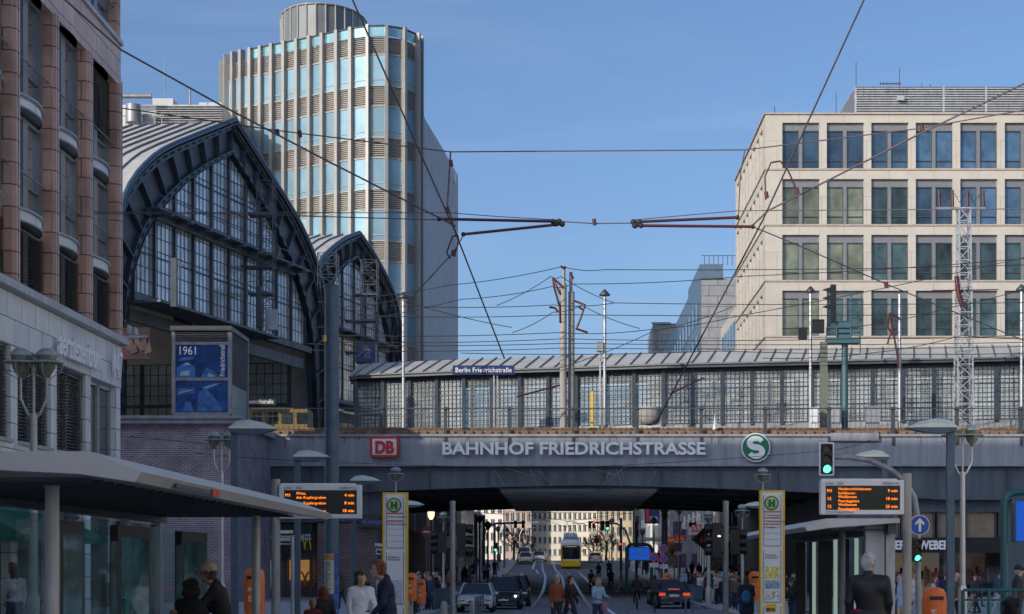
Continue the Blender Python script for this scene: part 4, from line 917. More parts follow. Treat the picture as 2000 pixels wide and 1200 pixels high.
MB().box(px(1276, Y), px(1330, Y), Y, Y + 20, 0, pz(632, Y)).box(px(1276, Y) - .3, px(1310, Y), Y - .3, Y, pz(634, Y), pz(630, Y)).mat(1).box(px(1280, Y), px(1284, Y), Y - .1, Y, pz(680, Y), pz(645, Y)).build('wall', [m_bluestone, m_gl_dark], b2)
# ------------------------------------------------------------ far end of the street
def simple_building(name, label, x0, x1, y0, y1, h, mat, rows, cols, side=None, wm=None, zb=0, ww=.6, wh=.62, faces=('front',), roof=None):
    t = thing(name, label, 'building', ((x0 + x1) / 2, y0, zb)); MB().box(x0, x1, y0, y1, zb - 3, zb + h).build('wall', mat, t)
    MB().box(x0 - .2, x1 + .2, y0 - .25, y1, zb + h, zb + h + .35).build('cornice', m_cream2 if not roof else roof, t)
    sh = h / rows
    for f in faces:
        for r in range(rows):
            z0 = zb + sh * (r + .22); z1 = z0 + sh * wh
            n = cols if f == 'front' else side
            L = (x1 - x0) if f == 'front' else (y1 - y0)
            for c in range(n):
                a = (c + .5 - ww / 2) * L / n; e = (c + .5 + ww / 2) * L / n; b = MB()
                if f == 'front':
                    a += x0; e += x0; b.box(a, e, y0 - .06, y0 + .02, z0, z1); fr = MB().box(a - .1, e + .1, y0 - .12, y0, z0 - .12, z0).box((a + e) / 2 - .05, (a + e) / 2 + .05, y0 - .1, y0, z0, z1)
                else:
                    xx = x1 if f == 'right' else x0; k = 1 if f == 'right' else -1; a += y0; e += y0
                    b.box(xx - .02 * k, xx + .06 * k, a, e, z0, z1); fr = MB().box(xx, xx + .12 * k, a - .1, e + .1, z0 - .12, z0).box(xx, xx + .1 * k, (a + e) / 2 - .06, (a + e) / 2 + .06, z0, z1)
                W = fr.build('window', m_lgrey, t); b.build('pane', wm or m_gl_dark, W)
    return t
simple_building('apartment_house', 'cream apartment house closing the street behind the far tram', px(1040, 330), px(1166, 330), 330, 345, 16, m_cream, 7, 13, zb=1.0, ww=.5, wh=.5)
simple_building('apartment_house', 'yellowish old apartment house right of the cream one at the far end', px(1168, 328), px(1236, 328), 328, 345, 17.5, M('yellow_render', (.6, .5, .33), .8, var=.15), 6, 6, zb=1.0, ww=.45, wh=.55)
simple_building('apartment_house', 'pinkish apartment house left of the cream one at the far end', px(985, 326), px(1038, 326), 326, 345, 17, M('pink_render', (.5, .4, .35), .8, var=.15), 6, 5, zb=1.0, ww=.5, wh=.55)
simple_building('street_building', 'grey building with vertical slats on the left beyond the bridge', -19, -10.1, 171, 183, 12, m_cream2, 3, 3, 4, faces=('front', 'right'), wm=m_gl_pale, ww=.75)
simple_building('street_building', 'pale stone and glass building further left down the street', -34, -16.2, 199, 232, 9.5, m_cream2, 2, 4, 10, faces=('front', 'right'), wm=m_gl_pale, ww=.7)
simple_building('street_building', 'dark glazed building beyond the stone one on the left of the street', -22, -13.4, 244, 262, 12, m_grey, 3, 3, 8, faces=('front', 'right'), wm=m_gl_pale, ww=.8)
simple_building('street_building', 'white and glass building at the far left river bank', -40, -13.6, 275, 300, 10, m_cream, 3, 8, 6, faces=('front', 'right'), wm=m_gl_dark, ww=.7)
simple_building('street_building', 'beige shop building carrying the drugstore signs right of the street beyond the bridge', 15.2, 34, 169, 196, 18, m_cream, 4, 8, 8, faces=('front', 'left'), wm=m_gl_office, ww=.45, wh=.7)
simple_building('street_building', 'grey striped building with purple glass beside the bus stop sign on the right', 12.6, 30, 205, 232, 19, m_grey, 5, 8, 10, faces=('front', 'left'), wm=M('purple_glass', (.14, .1, .22), .1, .5, scale=1, var=.6), ww=.7)
simple_building('street_building', 'white framed glass building behind the underground sign on the right', 12.0, 30, 240, 268, 20, m_white, 5, 8, 10, faces=('front', 'left'), wm=m_gl_pale, ww=.75)
simple_building('street_building', 'pale building at the far right river bank', 13.5, 42, 278, 300, 19, m_cream2, 5, 8, 6, faces=('front', 'left'), wm=m_gl_office, ww=.6)
simple_building('street_building', 'far pale apartment block behind the lamp posts left of the pinkish house', px(860, 335), px(983, 335), 335, 350, 15.5, m_cream2, 6, 9, zb=1.0, ww=.5, wh=.55)
simple_building('street_building', 'far pale apartment block right of the yellowish house', px(1238, 335), px(1330, 335), 335, 350, 16.5, m_cream, 6, 7, zb=1.0, ww=.5, wh=.55)
fb = thing('bounce_light_row', 'unseen cream street front added to bounce sunlight onto the granite office building', 'building', (26, -10, 0))  # row out of view, added as a sunlit reflector for the shaded street
MB().box(25, 45, -75, 60, 0, 24).build('wall', M('cream_white_render', (.74, .7, .62), .8, scale=.3, var=.12), fb)
for k in range(20):
    for j in range(6): MB().box(24.9, 25, -72 + k * 6.5, -69.5 + k * 6.5, 1.5 + j * 3.8, 4 + j * 3.8).build('window', m_gl_dark, fb) if (k * 6 + j) < 96 else None
# signs right of the street beyond the bridge
def sign(name, label, x0, x1, y0, y1, Y, mat, th=.12, txt=None, tm=None, ts=1, sq=1, cat='sign', base=None, pole=None):
    t = thing(name, label, cat, at((x0 + x1) / 2, y1, Y)); MB().box(px(x0, Y), px(x1, Y), Y, Y + th, pz(y1, Y), pz(y0, Y)).build('panel', mat, t)
    if txt: text('lettering', txt, (px((x0 + x1) / 2, Y), Y - .03, pz(y1 - (y1 - y0) * .25, Y)), ts, tm or m_white, t, squeeze=sq, bold=.01)
    if pole is not None: MB().tube([(px(pole, Y), Y + th / 2, g(Y)), (px(pole, Y), Y + th / 2, pz(y1, Y))], .06, 6).build('pole', m_lgrey, t)
    return t
t = thing('diamond_sign', 'dark grey diamond shaped sign with red oval and white script beyond the bridge', 'sign', at(1384, 1050, 168)); Y = 168
MB().prism([at(1352, 1054, Y), at(1379, 1078, Y), at(1404, 1078, Y), at(1404, 1030, Y), at(1376, 1030, Y)], (0, .3, 0)).build('panel', m_dgrey, t)
b = MB(); b.prism([(px(1384, Y) + .98 * math.cos(a) , Y - .05, pz(1053, Y) + .6 * math.sin(a) + .18 * math.cos(a)) for a in [2 * math.pi * i / 30 for i in range(30)]], (0, .1, 0)).build('oval', m_red, t)
b = MB()
for k in range(4):
    x = px(1371 + k * 8, Y); z = pz(1056, Y) + k * .09; b.tube([(x - .12, Y - .08, z - .22), (x + .05, Y - .08, z + .28), (x - .16, Y - .08, z + .1), (x + .16, Y - .08, z - .12), (x + .26, Y - .08, z + .14)], .045, 5)
b.build('script', m_white, t)
sign('shop_sign', 'white shop sign with red orange letters dm above the crowd on the right', 1420, 1446, 1028, 1042, 168, m_white, txt='dm', tm=m_red, ts=.75)
sign('shop_sign', 'light blue shop sign with script on the right beyond the bridge', 1449, 1472, 1019, 1033, 168, m_lgrey, txt='Pink', tm=m_blue, ts=.6)
sign('shop_sign', 'pale shop sign with red letters above the striped awning', 1456, 1486, 1046, 1062, 168, m_lgrey, txt='ASIA', tm=m_red, ts=.7)
t = thing('shop_awning', 'red awning above the pavement at the right beyond the bridge', 'awning', at(1458, 1080, 166)); MB().prism([at(1435, 1085, 166), at(1482, 1072, 166), at(1482, 1070, 168), at(1436, 1081, 168)], (0, 0, .08)).build('cloth', M('awning_red', (.45, .08, .08), .8), t)
sign('shop_sign', 'left one of two red box signs above the bus stop sign', 1304, 1319, 1049, 1060, 190, m_red, txt='SPAR', tm=m_yellow, ts=.3)
sign('shop_sign', 'right one of two red box signs above the bus stop sign', 1321, 1337, 1045, 1058, 189, m_red, txt='KASSE', tm=m_yellow, ts=.3)
sign('hotel_banner', 'dark blue hotel banner with a red stripe reading MELIA', 1259, 1288, 991, 1023, 195, m_dblue, txt='MELIA', tm=m_white, ts=.5)
t = sign('banner_stripe', 'red slanted banner beside the dark blue hotel banner', 1262, 1268, 993, 1020, 194.6, m_red, cat='banner')
t = sign('figure_billboard', 'white board with red curly letters under white horseman cut-outs on the right', 1345, 1376, 1021, 1045, 175, m_white, txt='SSS', tm=m_red, ts=1.1, sq=.8, cat='billboard')
b = MB(); Y = 175
for i in range(4):
    x = px(1337 + i * 8.5, Y); z = pz(1024 - i * 4, Y); b.prism([(x - .3, Y, z - .5), (x + .3, Y, z - .5), (x + .22, Y, z + .1), (x + .3, Y, z + .45), (x + .1, Y, z + .4), (x + .08, Y, z + .8), (x - .08, Y, z + .8), (x - .1, Y, z + .3), (x - .3, Y, z)], (0, .12, 0))
b.build('cut_outs', m_white, t)
t = sign('billboard', 'colourful flower patterned billboard below the diamond sign', 1386, 1411, 1080, 1116, 167, M('flower_print', (.6, .5, .35), .6, scale=2.5, var=.8), cat='billboard')
t = thing('entrance_canopy', 'flat blue grey canopy over the hotel entrance on the right', 'canopy', at(1270, 1053, 200)); MB().box(px(1243, 200), px(1305, 200), 200, 206, pz(1056, 200), pz(1050, 200)).build('slab', m_steelblue, t)
t = thing('bridge_column', 'teal blue steel column on the right behind the bridge', 'column', (px(1298, 170), 170, 0)); MB().tube([(px(1298, 170), 170, 0), (px(1298, 170), 170, 7.6)], .32, 10).lathe([(.32, 0), (.6, .4), (.6, .6)], 10, (px(1298, 170), 170, 7.0)).build('shaft', m_polblue, t)
def hsign(x, y, Y, s, lab):
    t = thing('bus_stop_sign', lab, 'sign', (px(x, Y), Y, g(Y))); X, z = px(x, Y), pz(y, Y)
    MB().box(X - s * .8, X + s * .8, Y, Y + .08, z - 1.6 * s, z + s * .85).build('panel', m_white, t); disc(MB(), X, z, Y - .03, s * .55, .04, 20).build('disc', m_yellow, t)
    text('letter', 'H', (X, Y - .05, z - s * .3), s * .85, m_black, t, bold=.015); MB().tube([(X, Y + .04, g(Y)), (X, Y + .04, z - s * 1.6)], .06, 6).build('pole', m_yellow, t)
hsign(1317, 1077, 168, .9, 'yellow and white bus stop sign on the right pavement beyond the bridge')
hsign(915, 1084, 168, .6, 'small yellow bus stop sign on the left pavement beyond the bridge')
def round_sign(x, y, Y, r, lab, two=False):
    t = thing('no_stopping_sign', lab, 'traffic sign', (px(x, Y), Y, g(Y))); X, z = px(x, Y), pz(y, Y)
    for k in range(2 if two else 1):
        zz = z - k * r * 2.3; disc(MB(), X, zz, Y - .02, r, .04, 20).build('red_ring', m_red, t); disc(MB(), X, zz, Y - .03, r * .8, .03, 20).build('blue_field', m_blue, t)
        MB().bar((X - r * .6, Y - .04, zz + r * .6), (X + r * .6, Y - .04, zz - r * .6), r * .2, .02).build('stroke', m_red, t)
    MB().box(X - r, X + r, Y - .02, Y + .02, z - r * (4.6 if two else 2.2), z - r * (3.6 if two else 1.3)).build('plate', m_lgrey, t)
    MB().tube([(X, Y + .05, g(Y)), (X, Y + .05, z + r)], .06, 6).build('pole', m_silver, t)
round_sign(1296, 1072, 120, .3, 'double no stopping sign on the white lamp post side right of the underground sign', True)
round_sign(1277, 1088, 118, .32, 'single no stopping sign with a pale plate right of the underground sign')
round_sign(1325, 1068, 135, .3, 'no stopping sign beside the bus stop sign panel on the right')
# far trees
def tree(x, Y, h, w_, lab):
    X = px(x, Y); t = thing('bare_tree', lab, 'tree', (X, Y, g(Y)), 'bare trees by the river'); rr = random.Random(x)
    MB().tube([(X, Y, g(Y) - .2), (X + .1, Y, g(Y) + h * .3), (X, Y, g(Y) + h * .6)], [.22, .16, .08], 7).build('trunk', M('bark', (.07, .055, .05), .9) if 'bark' not in bpy.data.materials else bpy.data.materials['bark'], t)
    b = MB()
    def br(p, d, L, r, n):
        q = p + d * L; b.bar(p, q, r, r)
        if n == 0: return
        for _ in range(4 if n > 1 else 6):
            dd = (d + Vector((rr.gauss(0, .55), rr.gauss(0, .55), rr.gauss(.1, .4)))).normalized(); br(p + (q - p) * rr.uniform(.5, 1), dd, L * rr.uniform(.55, .85), r * .6, n - 1)
    for i in range(7):
        a = i * 2.4; br(Vector((X, Y, g(Y) + h * (.25 + .05 * i))), Vector((math.cos(a) * w_ / h * 1.1, math.sin(a) * .6, .75)).normalized(), h * .24, .1, 3)
    tm = bpy.data.materials.get('twigs') or M('twigs', (.085, .06, .065), .9, rnd=.3); b.build('crown', tm, t)
for i, (x, Y, h, w_, lab) in enumerate(((1022, 262, 4.6, 4, 'bare dark tree left of the parked far taxis'), (1003, 255, 5.4, 4, 'bare tree between the lamp posts left of the far taxis'), (1158, 265, 4.4, 4, 'bare dark tree just right of the far tram'), (1183, 258, 5.0, 4, 'bare tree behind the far right taxi'))): tree(x, Y, h, w_, lab)

# ------------------------------------------------------------ lamps
def twin_lamp(X, Y, zt, zg, n, lab, s=1.0):
    t = thing('globe_lamp_post', lab, 'street lamp', (X, Y, zg)); k = s
    b = MB(); b.tube([(X, Y, zg), (X, Y, zt - 1.35 * k)], [.09 * k, .07 * k], 10).lathe([(.13 * k, 0), (.13 * k, 1.0), (.09 * k, 1.1)], 10, (X, Y, zg))
    offs = (-.27 * k, .27 * k) if n == 2 else (0,)
    for o in offs:
        if n == 2: b.tube([(X, Y, zt - 1.5 * k), (X + o * .5, Y, zt - 1.35 * k), (X + o, Y, zt - 1.05 * k), (X + o, Y, zt - .62 * k)], .03 * k, 6)
        else: b.tube([(X, Y, zt - 1.4 * k), (X, Y, zt - .6 * k)], .04 * k, 6)
    if n == 2: b.tube([(X, Y, zt - 1.5 * k), (X, Y, zt - .2 * k)], .03 * k, 6)
    b.build('post', m_silver if 'white' in lab or 'silver' in lab else m_lampbody, t)
    for o in offs:
        c = (X + o, Y, zt - .62 * k)
        h = MB().lathe([(.05 * k, 0), (.09 * k, .08 * k), (.17 * k, .2 * k), (.2 * k, .46 * k)], 14, c).build('lamp_glass', m_lampglass, t)
        MB().lathe([(.22 * k, .46 * k), (.21 * k, .52 * k), (.12 * k, .6 * k), (.02, .62 * k)], 14, c).lathe([(.34 * k, .3 * k), (.36 * k, .32 * k), (.34 * k, .34 * k), (.32 * k, .32 * k)], 16, c).build('lamp_cap', m_lampbody, t)
        b = MB()
        for a in (0, 90, 180, 270): ca, sa = math.cos(R(a)), math.sin(R(a)); b.tube([(c[0] + .34 * k * ca, Y + .34 * k * sa, c[2] + .32 * k), (c[0] + .3 * k * ca, Y + .3 * k * sa, c[2] + .12 * k), (c[0] + .06 * k * ca, Y + .06 * k * sa, c[2] - .02)], .012 * k, 5)
        b.build('lamp_cage', m_lampbody, t)
twin_lamp(px(66, 36), 36, pz(680, 36), .12, 2, 'grey green twin globe lamp post in front of the pale stone facade at the left', 1.0)
twin_lamp(px(433, 60), 60, pz(843, 60), .12, 2, 'silver twin globe lamp post in front of the grey violet brick wall')
twin_lamp(px(1880, 50), 50, pz(830, 50), .12, 2, 'white twin globe lamp post in front of the fashion shop on the right')
twin_lamp(px(773, 70), 70, pz(912, 70), .12, 1, 'single globe lamp post rising behind the left tram stop pylon', .95)
twin_lamp(px(1490, 70), 70, pz(914, 70), .12, 1, 'single globe lamp post rising behind the right tram stop pylon', .95)
for x, Y, y, lab in ((1384, 92, 998, 'black globe lamp post among the crowd on the right, under the bridge'), (1450, 92, 985, 'second black globe lamp post right of the first one under the bridge on the right'), (866, 110, 1000, 'black globe lamp post under the bridge on the left, unlit'), (1298, 145, 999, 'white globe lamp post beyond the bridge right of the hotel banner'), (1277, 165, 1010, 'slim white globe lamp post left of the blue steel column'), (1327, 168, 992, 'thin grey globe lamp post beyond the bus stop sign')):
    twin_lamp(px(x, Y), Y, pz(y, Y), g(Y) + .1, 1, lab, 1.15)
def lit_lamp(x, y, Y, lab):
    X, z = px(x, Y), pz(y, Y); t = thing('lit_lantern_post', lab, 'street lamp', (X, Y, g(Y)))
    MB().tube([(X, Y, g(Y)), (X, Y, z - .5)], [.09, .06], 8).build('post', m_black, t); MB().lathe([(.08, -.5), (.2, -.3), (.22, 0)], 12, (X, Y, z)).build('lamp_glass', E('lit_lantern', (1, .68, .35), 1.6), t); MB().lathe([(.25, 0), (.2, .1), (.02, .15)], 12, (X, Y, z)).build('lamp_cap', m_black, t)
lit_lamp(842, 1000, 112, 'lit lantern post glowing warm under the left half of the bridge')
def wing_lamp(X, Y, zh, zg, d, lab):
    t = thing('wing_lamp_post', lab, 'street lamp', (X, Y, zg), 'flat wing headed street lamps')
    MB().box(X - .09, X + .09, Y - .09, Y + .09, zg, zh - .05).build('post', m_polblue, t)
    h = MB().prism([(X - .12 * d, Y - .2, zh - .08), (X + .2 * d, Y - .2, zh - .14), (X + .62 * d, Y - .2, zh - .12), (X + 1.05 * d, Y - .2, zh - .02), (X + .55 * d, Y - .2, zh + .02), (X - .12 * d, Y - .2, zh + .04)], (0, .4, 0)).build('lamp_body', m_polblue, t)
    pts = [(-.12, .05), (.05, .2), (.35, .24), (.75, .16), (1.07, 0.0)]; b = MB()
    for ya, yb in ((-.22, 0), (0, .22)):
        A = [(X + p * d, Y + ya, zh + (q if ya == 0 else q * .35 + .02)) for p, q in pts]; B = [(X + p * d, Y + yb, zh + (q if yb == 0 else q * .35 + .02)) for p, q in pts]; b.strip(A, B, True)
    b.strip([(X + p * d, Y - .22, zh + .0) for p, q in pts], [(X + p * d, Y - .22, zh + q * .35 + .02) for p, q in pts]); b.build('lamp_shade', m_lamppale, h)
for X, Y, z, d, lab in ((-8.3, 44, 5.25, 1, 'wing headed lamp post beside the brick wall, nearest of the left row'), (-8.7, 57, 5.35, 1, 'second wing headed lamp post of the left row, above the left departure board'), (-8.3, 69, 5.15, 1, 'third wing headed lamp post of the left row, right of the departure board'), (-8.4, 92, 5.0, 1, 'farthest wing headed lamp post of the left row behind the tram stop pylon'),
                        (px(1727, 57), 57, 5.35, -1, 'wing headed lamp post over the right departure board'), (px(1856, 43), 43, 5.2, -1, 'wing headed lamp post in front of the fashion shop letters, nearest of the right row'), (px(1490, 92), 92, 4.95, -1, 'farthest wing headed lamp post behind the right tram stop pylon')):
    wing_lamp(X, Y, z, .12 if Y < 80 else g(Y) + .1, d, lab)
# thick blue tram mast
X = px(648, 60); t = thing('tram_mast', 'thick dark blue tram mast with torn posters at its foot left of centre', 'mast', (X, 60, .1))
MB().tube([(X, 60, -.2), (X, 60, pz(560, 60))], .245, 24).lathe([(.26, 0), (.28, .06), (.2, .1)], 20, (X, 60, pz(560, 60) - .05)).build('shaft', m_polblue, t)
MB().tube([at(634, 655, 59.7), at(634, 668, 59.7)], .07).tube([at(630, 662, 59.7), at(640, 662, 59.7)], .04).build('clamp', M('brass', (.5, .35, .1), .4, .8), t)
def wrap(b, a0, a1, z0, z1, r): n = 8; A = [(X + r * math.sin(R(a0 + (a1 - a0) * i / n)), 60 - r * math.cos(R(a0 + (a1 - a0) * i / n)), z0) for i in range(n + 1)]; return b.strip(A, [(x, y, z1) for x, y, _ in A])
wrap(MB(), -70, 25, pz(1160, 60), pz(1082, 60), .256).build('poster', M('poster_paper', (.55, .55, .42), .8, scale=6, var=.3), t)
wrap(MB(), -70, 25, pz(1094, 60), pz(1083, 60), .26).build('poster_header', M('poster_header_print', (.45, .25, .08), .8), t)
wrap(MB(), 28, 90, pz(1190, 60), pz(1082, 60), .256).build('blue_poster', M('blue_poster_print', (.05, .1, .35), .6, scale=5, var=.9), t)
b = MB(); rr = random.Random(5)
for i in range(16): z = pz(1100 + i * 3.4, 60); a = -60 + rr.random() * 15; wrap(b, a, a + 20 + rr.random() * 30, z, z + .025, .262)
b.build('poster_text', m_dgrey, t)
wrap(MB(), 0, 60, pz(1205, 60), pz(1160, 60), .258).build('lower_poster', M('lower_poster_print', (.06, .14, .4), .7, scale=4, var=.9), t)

# ------------------------------------------------------------ tram stop pylons, departure boards
def hlogo(t, X, Y, z, r):
    disc(MB(), X, z, Y - .02, r, .03, 32).build('logo_ring', m_green, t); disc(MB(), X, z, Y - .03, r * .8, .02, 32).build('logo_field', M('logo_pale_yellow', (.62, .62, .25), .5) if 'logo_pale_yellow' not in bpy.data.materials else bpy.data.materials['logo_pale_yellow'], t)
    text('logo_letter', 'H', (X, Y - .045, z - r * .42), r * 1.2, m_green, t, bold=.02)
def pylon(x0, x1, ytop, Y, lab, lines, bvg):
    X0, X1 = px(x0, Y), px(x1, Y); zt = pz(ytop, Y); Xm = (X0 + X1) / 2 - .02; t = thing('stop_pylon', lab, 'sign', (Xm, Y, .1))
    MB().box(X0, X0 + .045, Y, Y + .22, .1, zt).box(X1 - .045, X1, Y, Y + .22, .1, zt).box(X0 + .045, X1 - .045, Y, Y + .22, zt - .04, zt).build('yellow_frame', m_yellow, t)
    MB().box(X0 + .045, X1 - .045, Y + .01, Y + .2, .1, zt - .04).build('body', m_white, t)
    pan = M('pylon_panel', (.72, .76, .8), .35, var=.05) if 'pylon_panel' not in bpy.data.materials else bpy.data.materials['pylon_panel']
    zz = [zt - .12, pz(ytop + 108, Y), pz(ytop + 116, Y), pz(ytop + 218, Y), pz(ytop + 226, Y), .2]
    for i in (0, 2, 4): MB().box(X0 + .1, X1 - .1, Y - .0, Y + .03, zz[i + 1], zz[i]).build('info_panel', pan, t)
    b = MB()
    for i in (0, 2, 4):
        b.box(X0 + .09, X0 + .1, Y - .01, Y + .03, zz[i + 1], zz[i]).box(X1 - .1, X1 - .09, Y - .01, Y + .03, zz[i + 1], zz[i]).box(X0 + .1, X1 - .1, Y - .01, Y + .03, zz[i + 1] - .01, zz[i + 1])
        if i == 0:
            for k in range(4): z = pz(ytop + 60 + k * 12, Y); b.box(X0 + .1, X1 - .1, Y - .006, Y, z, z + .006)
    b.build('panel_edge', m_dgrey, t)
    hlogo(t, Xm, Y, pz(ytop + 25, Y), .175)
    b = MB()
    for k, (yy, s) in enumerate(lines):
        b.box(X0 + .1, X1 - .1, Y - .012, Y - .002, pz(yy + 1, Y), pz(yy - 1.2, Y))
    b.build('red_line', m_red, t)
    for k, (yy, s) in enumerate(lines): text('route_text', s, (X0 + .2, Y - .008, pz(yy + 8, Y)), .055, m_black, t, ext=.002, align='LEFT', squeeze=.7); text('route_number', 'M1', (X0 + .11, Y - .008, pz(yy + 8, Y)), .065, m_red, t, ext=.002, align='LEFT')
    text('stop_name', 'S+U Bahnhof\nFriedrichstraße', (X0 + .13, Y - .008, pz(ytop + 128, Y)), .06, m_black, t, ext=.002, align='LEFT', squeeze=.8)
    for k, (c, a, e) in enumerate((((.7, .6, .2), 150, 172), ((.25, .35, .45), 176, 192), ((.62, .62, .6), 196, 214))):
        if bvg: MB().box(X0 + .13, X1 - .13, Y - .008, Y - .002, pz(ytop + e, Y), pz(ytop + a, Y)).build('notice', M('notice_print%d' % k, c, .6, scale=14, var=.7), t)
        elif k == 2: MB().box(X0 + .13, X1 - .13, Y - .008, Y - .002, pz(ytop + e + 5, Y), pz(ytop + a - 25, Y)).build('notice', M('notice_timetable', (.45, .52, .62), .6, scale=14, var=.3), t)
    if bvg: MB().box(Xm - .14, Xm + .1, Y - .01, Y - .002, pz(ytop + 238, Y), pz(ytop + 222, Y)).build('logo_plate', m_yellow, t); text('logo_letters', 'BVG', (Xm - .02, Y - .02, pz(ytop + 236, Y)), .11, m_black, t, ext=.002, bold=.004)
pylon(747, 796, 962, 41, 'white and yellow tram stop pylon with green H logo left of the white car', [(1003, 'Mitte, Am Kupfergraben'), (1018, 'Mitte, Am Kupfergraben')], False)
pylon(1484, 1533, 958, 42, 'white and yellow tram stop pylon with green H logo behind the right shelter roof', [(1000, 'Niederschönhausen'), (1012, 'Niederschönhausen, Schillerstr.'), (1024, 'Weißensee')], True)
led = E('led_orange', (1.0, .22, .01), 1.5)
def board(x0, x1, y0, y1, Y, poleX, lab, rows, foot, arm):
    X0, X1 = px(x0, Y), px(x1, Y); z0, z1 = pz(y1, Y), pz(y0, Y); s = (y1 - y0) / 68.0; t = thing('departure_board', lab, 'display board', ((X0 + X1) / 2, Y, z0))
    MB().box(X0, X1, Y, Y + .3, z0, z1).box(X0 + .02, X1 - .15, Y + .1, Y + .25, z1, z1 + .04).build('housing', m_white, t, bevel=.015)
    MB().box(X0 + .12, X1 - .1, Y - .006, Y, pz(y0 + 59 * s, Y), pz(y0 + 11 * s, Y)).build('screen', M('black_screen', (.004, .008, .008), .25) if 'black_screen' not in bpy.data.materials else bpy.data.materials['black_screen'], t)
    hz = pz(y0 + 9 * s, Y); text('header_text', 'Linie   Ziel', (X0 + .12, Y - .004, hz), .1, m_dgrey, t, ext=.002, align='LEFT'); text('header_text', 'Abfahrt in', (X1 - .12, Y - .004, hz), .1, m_dgrey, t, ext=.002, align='RIGHT')
    text('footer_text', foot, (X0 + .12, Y - .004, pz(y0 + 66 * s, Y)), .1, m_dgrey, t, ext=.002, align='LEFT')
    for i, (ln, d1, d2, mn) in enumerate(rows):
        yb = y0 + (24 + 15.6 * i) * s
        text('led_text', ln, (X0 + .15, Y - .012, pz(yb, Y)), .105, led, t, ext=.003, align='LEFT', bold=.0); text('led_text', d1, (X0 + .42, Y - .012, pz(yb - (4 if d2 else 0), Y)), .092, led, t, ext=.003, align='LEFT', bold=.0, space=1.08)
        if d2: text('led_text', d2, (X0 + .42, Y - .012, pz(yb + 4.2, Y)), .092, led, t, ext=.003, align='LEFT', bold=.0, space=1.08)
        text('led_text', mn, (X1 - .16, Y - .012, pz(yb, Y)), .105, led, t, ext=.003, align='RIGHT', bold=.0)
    XP = px(poleX, Y); MB().tube([(XP, Y + .15, .1), (XP, Y + .15, z1 + arm)], .11, 16).build('pole', m_grey if arm < .16 else m_conc, t)
board(545, 705, 947, 1013, 42, 536.5, 'departure board with orange text ending in Am Kupfergraben, partly behind the left shelter roof', [('M1', 'Mitte,', 'Am Kupfergraben', '4 min'), ('12', 'Am Kupfergraben', '', '8 min'), ('12', 'Am Kupfergraben', '', '18 min')], 'S+U Bahnhof Friedrichstraße', .14)
board(1603, 1766, 938, 1005, 42, 1774, 'departure board with orange text listing Niederschönhausen above the right shelter', [('M1', 'Niederschönhausen', 'Schillerstr.', '9 min'), ('12', 'Weißensee', 'Pasedagplatz', '10 min'), ('12', 'Weißensee', 'Pasedagplatz', '25 min')], 'S+U Friedrichstr.', .17)

# ------------------------------------------------------------ shelters
def shelter(xe, xb, y0, y1, zt, lab, side, cols, front_posts, logo):
    """xe: street-side roof edge, xb: back edge; y0 near end"""
    t = thing('tram_shelter', lab, 'shelter', ((xe + xb) / 2, (y0 + y1) / 2, .1)); s = 1 if xe > xb else -1; d = s
    b = MB(); zi = zt - .13
    top = [(xb, y0, zt), (xe - .35 * d, y0, zt), (xe, y0 + .1, zt - .16), ]
    prof = [(xb, zt - .1), (xb, zt), (xe - .5 * d, zt), (xe + .02 * d, zt - .2), (xe - .05 * d, zt - .3), (xe - .6 * d, zt - .22)]
    b.prism([(x, y0, z) for x, z in prof], (0, y1 - y0, 0)); b.prism([(x, y0 - .02, z) for x, z in prof], (0, -.12, 0))
    roof = b.build('roof', M('shelter_roof_' + ('left' if s > 0 else 'right'), (.58, .58, .57), .45, .15, scale=.8, var=.1, streak=.3), t)
    b = MB(); n = int((y1 - y0) / .45)
    for k in range(n): b.box(xb + .1 * d, xe - .6 * d, y0 + .3 + k * .45, y0 + .36 + k * .45, zt - .27, zt - .235)
    b.box(xb + .05 * d, xb + .25 * d, y0, y1, zt - .36, zt - .1); b.build('roof_beam', m_dgrey, t)
    for c in cols: MB().box(xb - .02 * d, xb + .2 * d, c - .13, c + .13, .1, zt - .1).build('column', m_lgrey, t)
    for a, e in zip(cols, cols[1:]):
        f = MB().box(xb + .05 * d, xb + .1 * d, a + .15, e - .15, .25, .32).box(xb + .05 * d, xb + .1 * d, a + .15, a + .22, .3, zt - .4).box(xb + .05 * d, xb + .1 * d, e - .2, e - .15, .3, zt - .4).build('glass_frame', m_dgrey, t)
        MB().box(xb + .06 * d, xb + .08 * d, a + .18, e - .18, .3, zt - .4).build('pane', m_glshel, f)
    for x, y in front_posts: MB().tube([(x, y, .1), (x, y, zt - .2)], .075, 14).box(x - .07, x + .07, y - .05, y + .05, zt - .28, zt - .16).build('post', m_lgrey if s > 0 else m_grey, t)
    return t
tl = shelter(-4.15, -7.3, 17.2, 31, 2.92, 'long grey tram shelter with glass walls filling the lower left corner', 1, [18.2, 20.9, 24.6, 28.4, 30.8], [(px(102, 18.6), 18.6), (px(500, 30), 30.0)], True)
for (y0, y1) in ((19.0, 20.0), (21.5, 23.2), (25.1, 26.9)):
    f = MB().box(-5.6, -5.5, y0, y1, .3, 2.3).build('display_case', m_black, tl)
    MB().box(-5.5, -5.49, y0 + .12, y1 - .12, .45, 2.15).build('pane', M('teal_dark_glass', (.04, .14, .17), .06, scale=1.5, var=.9, spec=.9) if 'teal_dark_glass' not in bpy.data.materials else bpy.data.materials['teal_dark_glass'], f)
    MB().box(-5.62, -5.6, y0 + .12, y1 - .12, .45, 2.15).box(-5.585, -5.505, y0 - .006, y0 - .002, .5, 2.1).build('pane', bpy.data.materials['teal_dark_glass'], f)
